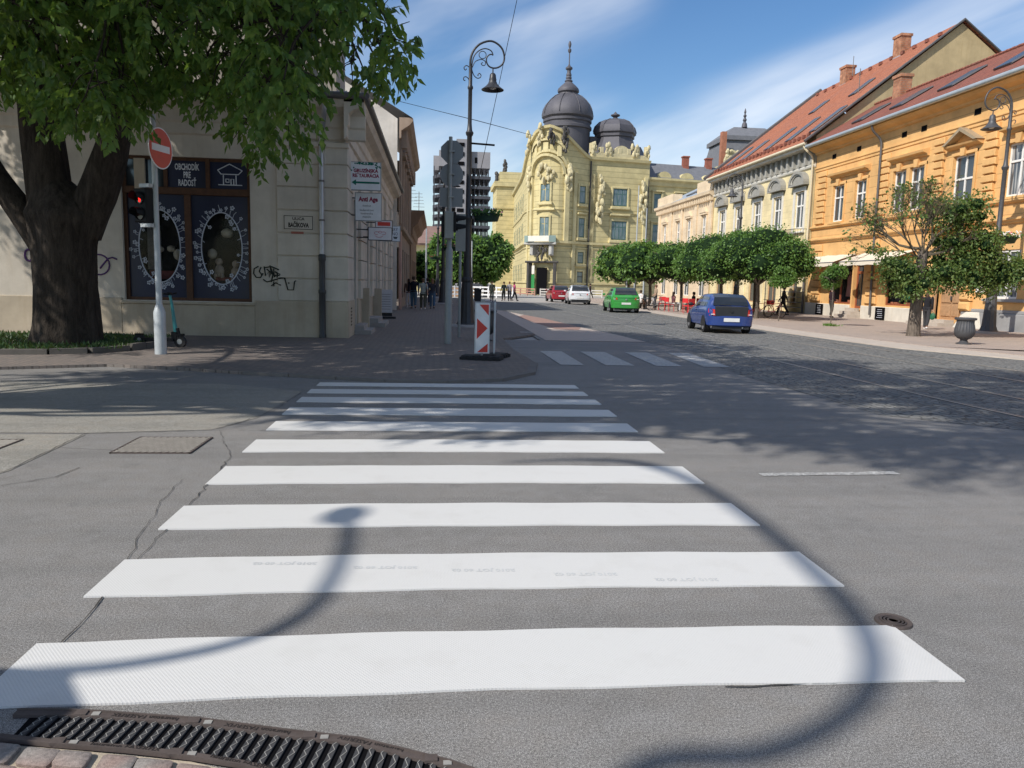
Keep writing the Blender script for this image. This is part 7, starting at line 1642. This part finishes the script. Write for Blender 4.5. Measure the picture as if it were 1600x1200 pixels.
    if dark_hatch:
        b = MB(); b.add([(-hw*.70, r0-.045, .60), (hw*.70, r0-.045, .60), (hw*.72, r0-.03, belt+.04), (-hw*.72, r0-.03, belt+.04), (-hw*.70, r0+.06, belt+.08), (hw*.70, r0+.06, belt+.08)], [(0, 1, 2, 3), (3, 2, 5, 4)]); b.build('dark_tailgate', M_cblack, t)
    b = MB()   # bumper
    P = [(-hw*.98, .22), (-hw*.94, .06), (-hw*.80, -.05), (-hw*.4, -.09), (0, -.10), (hw*.4, -.09), (hw*.80, -.05), (hw*.94, .06), (hw*.98, .22)]
    for z0, z1, o in ((tail_low, .60, 0),): 
        n2 = len(P); b.add([(x, y+r0, z0) for x, y in P]+[(x, y+r0, z1) for x, y in P]+[(x*.95, y+r0+.05, z1+.03) for x, y in P]+[(x*.9, y+r0+.08, z0-.05) for x, y in P], [(i, i+1, n2+i+1, n2+i) for i in range(n2-1)]+[(n2+i, n2+i+1, 2*n2+i+1, 2*n2+i) for i in range(n2-1)]+[(3*n2+i, 3*n2+i+1, i+1, i) for i in range(n2-1)])
    b.build('bumper', paint, t, smooth=50)
    b = MB(); b.box(-hw*.78, hw*.78, r0-.02, r0+.1, .16, tail_low-.02); b.build('lower_valance', M_cblack, t)
    for sgn in (-1, 1):
        b = MB()
        if lamp == 'corner': q = [(hw*.70, -.045, .64), (hw*.93, .03, .64), (hw*.965, .13, .68), (hw*.95, .13, .88), (hw*.88, .03, .88), (hw*.72, -.035, .86)]
        else: q = [(hw*.60, -.04, .80), (hw*.93, .05, .74), (hw*.975, .26, .82), (hw*.95, .26, .97), (hw*.86, .05, .98), (hw*.66, -.02, .92)]
        b.add([(sgn*x*1.01, y+r0-.008, z) for x, y, z in q]+[(sgn*x*.9, y+r0+.06, z) for x, y, z in q], [tuple(range(6))]+[(i, (i+1) % 6, 6+(i+1) % 6, 6+i) for i in range(6)]); tl = b.build('tail_light', M_tail, t)
        b = MB(); b.box(sgn*hw*.80-.06, sgn*hw*.80+.06, r0-.05, r0-.0, .67 if lamp == 'corner' else .80, .70 if lamp == 'corner' else .83); b.build('reversing_lens', M_plate, tl)
        b = MB(); b.blob((sgn*(hw+.09), L*.66, belt+.08), .10, .06, .07, 8, 5); b.build('wing_mirror', paint if lamp != 'corner' else M_cblack, t, smooth=True)
        b = MB(); b.tube([(sgn*(hw+.004), L*.46, belt-.10), (sgn*(hw+.012), L*.50, belt-.10)], .014, 5); b.build('door_handle', M_cblack, t)
        b = MB()
        for y in (L*.40, L*.685): b.quad((sgn*(hw+.017), y, .32), (sgn*(hw+.017), y+.012, .32), (sgn*(hw+.010), y+.012, belt-.04), (sgn*(hw+.010), y, belt-.04))
        b.build('door_seam', M_cblack, body)
        for y in (.66, L*.80):
            b = MB(); b.tube([(sgn*(hw-.20), y, .29), (sgn*(hw+.005), y, .29)], .29, 24); wh = b.build('wheel', M_tyre, t, smooth=35)
            b = MB(); b.tube([(sgn*(hw-.02), y, .29), (sgn*(hw+.012), y, .29)], .18, 16); b.build('rim', M_rim, wh, smooth=35)
            b = MB(); pts = [(sgn*(hw+.0145), y+.345*math.cos(R(a)), .29+.345*math.sin(R(a))) for a in range(-8, 189, 14)]; b.add(pts, [tuple(range(len(pts)))]); b.build('wheel_arch', M_cblack, body)
    b = MB(); b.box(-.28, .28, r0-.115, r0-.095, .43 if lamp == 'corner' else .50, .56 if lamp == 'corner' else .62); p = b.build('number_plate', M_plate, t)
    b = MB(); b.lathe((0, 0, 0), [(.05, -.01), (.05, .01)], 14); o = b.build('badge', M_rim if not dark_hatch else M_cblack, t); o.location = (0, r0-.055, .80); o.rotation_euler = (R(90), 0, 0)
    b = MB(); b.tube([(hw*.5, r0-.05, .22), (hw*.5, r0+.2, .22)], .025, 8); b.build('exhaust', M_galv, t)
    return t
# heading: up the street, swinging slightly left
make_car('parked_car', 'small blue three-door hatchback with a dark tailgate driving on the cobbles', (10.50, 26.7, .004), R(-6), carpaint('blue_paint', (.02, .05, .21)), 3.72, 1.66, 1.40, .90, (.0, .28, .66), .80, .30, 'corner', dark_hatch=True).name = 'blue_hatchback'
make_car('car', 'bright green hatchback with red tail lights ahead of the blue car', (11.3, 45.4, .004), R(-4), carpaint('green_paint', (.035, .27, .045)), 3.95, 1.74, 1.50, .98, (.0, .34, .66), .86, .30, 'high').name = 'green_hatchback'
make_car('car', 'white compact car between the red and the green one', (11.65, 62.2, .004), R(-4), carpaint('white_paint', (.68, .70, .72)), 4.0, 1.8, 1.57, 1.0, (.0, .36, .7), .92, .42, 'high').name = 'white_crossover'
make_car('car', 'dark red car farthest ahead, half hidden by the white one', (11.3, 69.5, .004), R(2), carpaint('red_paint', (.28, .015, .025)), 3.9, 1.72, 1.50, .98, (.0, .34, .66), .86, .30, 'high').name = 'red_hatchback'
# ------------------------------------------------------------------ people
M_skin = plain('skin', (.52, .31, .22), .6, 0, .3)
def cloth(name, col): return mat(name, col, .9, .15, 8, 60, .2, .005, 0, .15)
def skinned(name, V, E_, rad, m, parent, sub=1, root=0):
    me = bpy.data.meshes.new(name); me.from_pydata([tuple(v) for v in V], E_, []); me.update()
    o = bpy.data.objects.new(name, me); COL.objects.link(o); o.parent = parent
    sm = o.modifiers.new('skin', 'SKIN'); sm.use_smooth_shade = True; sm.branch_smoothing = .6
    if not me.skin_vertices: bpy.context.view_layer.objects.active = o; me.skin_vertices
    for i, q in enumerate(rad):
        d = me.skin_vertices[0].data[i]; d.radius = (q, q) if not isinstance(q, tuple) else q; d.use_root = (i == root)
    ss = o.modifiers.new('sub', 'SUBSURF'); ss.levels = sub; ss.render_levels = sub; me.materials.append(m); return o
def person(label, loc, rz, h=1.75, shirt=(.1, .1, .1), legs=(.08, .09, .12), shoes=(.05, .05, .05), hair=(.05, .03, .02), stride=.28, arms=(.25, -.25), sit=False, longhair=False, shorts=False, bag=None, bend=(0, 0), build_=1.0, group='people on the pavements', name='person', lean=0.0):
    """faces +y in its own frame; hips at the root"""
    t = empty(name, loc, rz, label, 'person', group, h/1.75); k = build_
    hip = .93 if not sit else .50; f = .08; S_ = 1.42 if not sit else .99
    def leg(s, st):
        if sit: return [Vector((s*.09, 0, hip)), Vector((s*.11, .42, hip+.02)), Vector((s*.11, .44, .08)), Vector((s*.12, .58, .05))]
        y = st; return [Vector((s*.095, 0, hip-.03)), Vector((s*.10, y*.55+.05, .50)), Vector((s*.10, y-.02*abs(st), .09 if st >= 0 else .15)), Vector((s*.11, y+.14, .04 if st >= 0 else .06))]
    LL, RL = leg(-1, stride), leg(1, -stride*.9)
    def arm(s, a, b_):
        sh = Vector((s*.19*k, lean, S_)); el = sh+Vector((s*.05, a*.28-.02, -.28)); wr = el+Vector((0, .06+a*.25+b_*.22, -.24+b_*.28)); return [sh, el, wr, wr+Vector((0, .02+b_*.05, -.08+b_*.05))]
    LA, RA = arm(-1, arms[0], bend[0]), arm(1, arms[1], bend[1])
    # body: one continuous skin
    V = [Vector((0, 0, hip)), Vector((0, lean*.5, (hip+S_)/2)), Vector((0, lean, S_-.04)), Vector((0, lean, S_+.08)), Vector((0, lean+.02, S_+.15)), Vector((0, lean+.015, S_+.27)), Vector((0, lean+.075, S_+.175))]
    E_ = [(0, 1), (1, 2), (2, 3), (3, 4), (4, 5), (4, 6)]; rad = [.115*k, .11*k, .10*k, .052, .085, .078, .018]
    for ch, rr in ((LL, (.078, .052, .036, .035)), (RL, (.078, .052, .036, .035))):
        i = len(V); V += ch; E_ += [(0, i), (i, i+1), (i+1, i+2), (i+2, i+3)]; rad += [q*k if n_ == 0 else q for n_, q in enumerate(rr)]
    for ch, rr in ((LA, (.055, .038, .026, .034)), (RA, (.055, .038, .026, .034))):
        i = len(V); V += ch; E_ += [(2, i), (i, i+1), (i+1, i+2), (i+2, i+3)]; rad += list(rr)
    skinned('body', V, E_, rad, M_skin, t, 2)
    # clothing
    def loft(rings, m, name, tubes=()):
        b = MB(); n = 14
        for c, rx, ry in rings: b.v += [(c.x+rx*math.cos(2*math.pi*i/n), c.y+ry*math.sin(2*math.pi*i/n)*(1.08 if i < n/2 else .95), c.z) for i in range(n)]
        for q in range(len(rings)-1):
            for i in range(n): a = q*n+i; c = q*n+(i+1) % n; b.f.append((a, c, c+n, a+n))
        for P, rr in tubes: Q = catmull(P, 3); L_ = len(Q); b.tube(Q, [rr[0]+(rr[1]-rr[0])*i/(L_-1) for i in range(L_)], 10)
        return b.build(name, m, t, smooth=75)
    at_ = lambda z: Vector((0, lean*max(0, (z-hip)/(S_-hip)), z))
    long_ = sum(shirt) < .3 and not sit
    loft([(at_(S_-.52), .168*k, .125*k), (at_(S_-.42), .158*k, .12*k), (at_(S_-.30), .145*k, .112*k), (at_(S_-.14), .168*k, .122*k), (at_(S_-.03), .195*k, .105*k), (at_(S_+.035), .165*k, .09), (at_(S_+.065), .075, .07), (at_(S_+.09), .058, .06)], cloth('shirt', shirt), 'top',
         [([a[0]+Vector((-.03 if a[0].x > 0 else .03, 0, .012)), a[0]+Vector((.012 if a[0].x > 0 else -.012, 0, -.04)), a[1]]+([a[1].lerp(a[2], .9)] if long_ else []), (.072, .046)) for a in (LA, RA)])
    lg = [([c[0]+Vector((0, 0, .02)), c[1], c[2]+UP*.02] if not shorts else [c[0], c[0].lerp(c[1], .9)], (.098*k, .058)) for c in (LL, RL)]
    loft([(Vector((0, 0, hip+.13)), .15*k, .112*k), (Vector((0, 0, hip+.04)), .165*k, .122*k), (Vector((0, 0, hip-.06)), .16*k, .118*k), (Vector((0, 0, hip-.12)), .10*k, .09*k)], cloth('trousers', legs), 'trousers', lg)
    for ch in (LL, RL): b = MB(); b.blob(ch[2].lerp(ch[3], .45)+Vector((0, 0, -.035)), .048, .125, .05, 8, 6); b.build('shoe', plain('shoe', shoes, .6), t, smooth=True)
    b = MB(); H = V[5]; b.blob(H+Vector((0, -.018, -.005)), .092, .108, .092, 12, 8)
    if longhair: b.blob(H+Vector((0, -.065, -.14)), .085, .055, .17, 10, 7)
    else: b.blob(H+Vector((0, -.045, -.06)), .08, .07, .08, 10, 6)
    b.build('hair', mat('hair', hair, .7, .25, 10, 60, .3, .005), t, smooth=True)
    if bag: b = MB(); p = RA[3]; b.blob(p+Vector((.03, 0, -.22)), .13, .06, .16, 7, 5, .12); b.tube([p+Vector((-.06, 0, -.08)), p, p+Vector((.1, 0, -.08))], .008, 4); bg_ = b.build('carrier_bag', plain('bag', bag, .5), None, smooth=True); bg_.location = Vector(loc); bg_.rotation_euler = (0, 0, rz); bg_.scale = (h/1.75,)*3; tag(bg_, 'shiny green carrier bag held by the woman in black at the right', 'bag')
    return t
P_ = person
P_('woman with long dark hair, brown top and white trousers walking along the left wall', (-1.62, 45.8, .05), R(3), 1.66, (.10, .06, .05), (.62, .62, .66), (.5, .5, .5), (.03, .015, .01), .22, (.1, -.1), longhair=True)
P_('man seen from behind in a black T-shirt and blue knee-length shorts', (-1.28, 44.2, .05), R(-2), 1.80, (.015, .015, .02), (.07, .12, .17), (.02, .02, .02), (.04, .025, .015), .08, (.1, .05), build_=1.12, shorts=False)
P_('walker in a pale grey top and olive trousers with white shoes', (-.72, 42.6, .05), R(2), 1.70, (.30, .33, .30), (.08, .08, .06), (.7, .7, .7), (.12, .07, .04), .26, (.2, -.3))
P_('woman with long brown hair and dark jacket walking in blue jeans', (-.22, 44.4, .05), 0, 1.70, (.04, .04, .05), (.07, .12, .19), (.04, .04, .04), (.20, .11, .06), .2, (.1, -.2), longhair=True)
P_('walker in dark clothes half hidden behind the jeans-wearing woman', (-.58, 51.0, .05), 0, 1.74, (.03, .03, .045), (.05, .05, .07), (.04, .04, .04), (.03, .02, .01), .2)
P_('dark-clothed pedestrian alone beside the square litter bin', (4.78, 66.6, .0), R(160), 1.72, (.03, .035, .03), (.03, .04, .035), (.03, .03, .03), (.03, .02, .01), .06)
P_('dark-clothed person on the left of the waiting group', (6.08, 69.9, 0), R(30), 1.70, (.03, .04, .035), (.03, .03, .03), (.03, .03, .03), (.04, .02, .01), .06)
P_('person in a grey top in the middle of the waiting group', (6.62, 70.2, 0), R(-20), 1.74, (.25, .24, .26), (.04, .04, .05), (.03, .03, .03), (.2, .1, .05), .06)
P_('woman in a pink coat and dark leggings stepping right', (7.1, 70.6, 0), R(-80), 1.72, (.55, .10, .22), (.03, .03, .04), (.03, .03, .03), (.12, .06, .03), .3, (.2, -.2), longhair=True)
P_('person in black striding past the palace behind the white car', (18.6, 92.8, 0), R(-85), 1.76, (.03, .02, .025), (.03, .03, .03), (.03, .03, .03), (.03, .02, .01), .34)
P_('grey-haired man in a dark T-shirt facing right by the shop door', (23.1, 43.4, .045), R(-95), 1.78, (.035, .02, .025), (.07, .065, .055), (.03, .03, .03), (.55, .5, .42), .06, (.05, .1), bend=(.3, .3), build_=1.12, shorts=False)
P_('walker in black striding left beneath the young ball tree', (21.2, 45.6, .045), R(70), 1.76, (.02, .02, .022), (.02, .02, .022), (.03, .03, .03), (.04, .02, .01), .36, (.5, -.5))
P_('woman in a black jacket with a green bag stepping out behind the tree trunk', (21.38, 31.9, .045), R(-60), 1.68, (.02, .02, .024), (.05, .05, .055), (.75, .75, .75), (.08, .045, .03), .12, (.1, -.1), bag=(.02, .12, .06), build_=1.05, longhair=True)
# café
M_chred = plain('red_chair_paint', (.60, .035, .04), .4)
def chair(m, label):
    t = empty('café_chair'.replace('é', 'e'), (0, 0, .045), 0, label, 'chair', 'red chairs at the pavement cafe')
    b = MB(); b.box(-.22, .22, -.22, .22, .43, .47); b.build('seat', m, t); b = MB(); b.box(-.22, .22, -.24, -.21, .62, .90); b.build('backrest', m, t)
    for x in (-.2, .2):
        for y in (-.2, .2): b = MB(); b.tube([(x, y, .45 if y > 0 else .88), (x*1.1, y*1.1, 0)], .018, 6); b.build('leg', m, t)
    return t
c0 = chair(M_chred, 'leftmost red café chair near the bicycle'); c0.location = (14.95, 48.6, .045); c0.rotation_euler = (0, 0, R(-70))
for x, y, rz, lab in ((15.5, 46.6, -60, 'red café chair nearest the kerb, facing the seated pair'), (16.3, 47.4, 110, 'red café chair right of the dark-haired sitter'), (15.2, 45.4, 20, 'lower red café chair beside the tree shade'), (15.3, 51.4, 160, 'red café chair behind the white-shirted guest'), (17.0, 45.8, 90, 'red café chair farthest right at the café'), (13.9, 53.6, 40, 'red café chair next to the parked motorbikes')):
    dup(c0, (x, y, .045), R(rz), lab)
for x, y, lab in ((16.0, 48.3, 'round café table between the seated women'), (14.4, 52.2, 'round café table behind the bicycle')):
    t = empty('cafe_table', (x, y, .045), 0, lab, 'table', 'tables at the pavement cafe'); b = MB(); b.lathe((0, 0, 0), [(.35, .71), (.36, .73), (.35, .75)], 18); b.build('tabletop', M_cblack, t); b = MB(); b.lathe((0, 0, 0), [(.2, 0), (.2, .03), (.03, .05), (.03, .71)], 10); b.build('leg', M_cblack, t)
P_('seated guest in a white shirt at the café', (14.2, 52.9, .045), R(-60), 1.72, (.7, .68, .66), (.15, .12, .1), (.1, .1, .1), (.08, .05, .03), sit=True, group='guests at the pavement cafe', bend=(.5, .5))
P_('seated woman with long dark hair and white skirt', (15.3, 48.9, .045), R(-80), 1.66, (.12, .05, .06), (.6, .6, .6), (.5, .4, .35), (.03, .015, .01), sit=True, longhair=True, group='guests at the pavement cafe', bend=(.5, .4))
P_('seated guest in black with dark hair at the red chairs', (16.2, 47.6, .045), R(90), 1.70, (.02, .02, .02), (.05, .04, .04), (.1, .1, .1), (.02, .012, .01), sit=True, group='guests at the pavement cafe', bend=(.5, .5))
P_('guest leaning over the bicycle in a tan jacket', (14.6, 50.6, .045), R(90), 1.68, (.32, .24, .17), (.06, .06, .07), (.1, .1, .1), (.15, .08, .05), stride=.1, bend=(.5, .5), group='guests at the pavement cafe')
def bike(loc, rz, label, m, basket_=False):
    t = empty('bicycle', loc, rz, label, 'bicycle', 'bicycles parked on the sunny side')
    for x in (-.52, .52):
        b = MB(); b.tube([(x+.33*math.cos(a), 0, .34+.33*math.sin(a)) for a in [i*math.pi/12 for i in range(25)]], .018, 5, False)
        for i in range(8): a = i*math.pi/4; b.tube([(x, 0, .34), (x+.32*math.cos(a), 0, .34+.32*math.sin(a))], .003, 3)
        b.build('wheel', M_tyre, t)
    b = MB()
    for p, q in (((-.52, .34), (-.08, .32)), ((-.08, .32), (-.2, .82)), ((-.2, .75), (.36, .80)), ((-.08, .32), (.38, .72)), ((-.52, .34), (-.2, .75)), ((.52, .34), (.36, .95))): b.tube([(p[0], 0, p[1]), (q[0], 0, q[1])], .018, 6)
    b.build('frame', m, t); b = MB(); b.blob((-.21, 0, .86), .13, .07, .035, 8, 5); b.build('saddle', M_cblack, t); b = MB(); b.tube([(.28, -.26, 1.0), (.36, 0, .97), (.28, .26, 1.0)], .014, 6); b.build('handlebar', M_cblack, t)
    if basket_: b = MB(); b.box(.42, .72, -.17, .17, .70, .95); b.build('front_basket', M_chred, t)
bike((14.55, 50.2, .045), R(25), 'silver bicycle parked at the café between the green and blue cars', M_rim)
bike((18.5, 42.6, .045), R(10), 'red hire bicycle with a front basket under the nearest round tree', M_chred, True); bike((19.0, 41.9, .045), R(20), 'red hire bicycle parked just right of the one with a basket', M_chred)
t = empty('motor_scooter', (14.9, 55.0, .045), R(60), 'dark motor scooter under the round trees left of the café', 'scooter')
for x in (-.55, .55): b = MB(); b.tube([(x, -.06, .25), (x, .06, .25)], .25, 16); b.build('wheel', M_tyre, t, smooth=40)
b = MB(); b.blob((-.35, 0, .62), .42, .17, .22, 10, 6); b.box(-.2, .35, -.14, .14, .28, .36); b.add([(.30, -.2, .3), (.30, .2, .3), (.42, .18, .95), (.42, -.18, .95), (.42, -.2, .3), (.42, .2, .3), (.5, .14, .95), (.5, -.14, .95)], [(0, 1, 2, 3), (4, 5, 6, 7), (3, 2, 6, 7), (0, 3, 7, 4), (1, 2, 6, 5)]); b.build('bodywork', M_sigblk, t, smooth=40); b = MB(); b.tube([(.4, -.3, 1.05), (.45, 0, 1.0), (.4, .3, 1.05)], .02, 6); b.tube([(.55, 0, .25), (.43, 0, 1.0)], .03, 6); b.build('handlebar', M_cblack, t)
# small potted flower bed edge and a stone at the young tree
t = empty('planting_ring', (17.65, 33.1, .045), 0, 'tuft of green weeds round the stem of the thin young tree', 'plant'); b = MB(); r = random.Random(2)
for i in range(160): leaf(b, Vector((r.gauss(0, .16), r.gauss(0, .16), 0)), (UP+rv(r)*.7).normalized(), r.uniform(.08, .2), .02, r)
b.build('weeds', M_leafst, t)
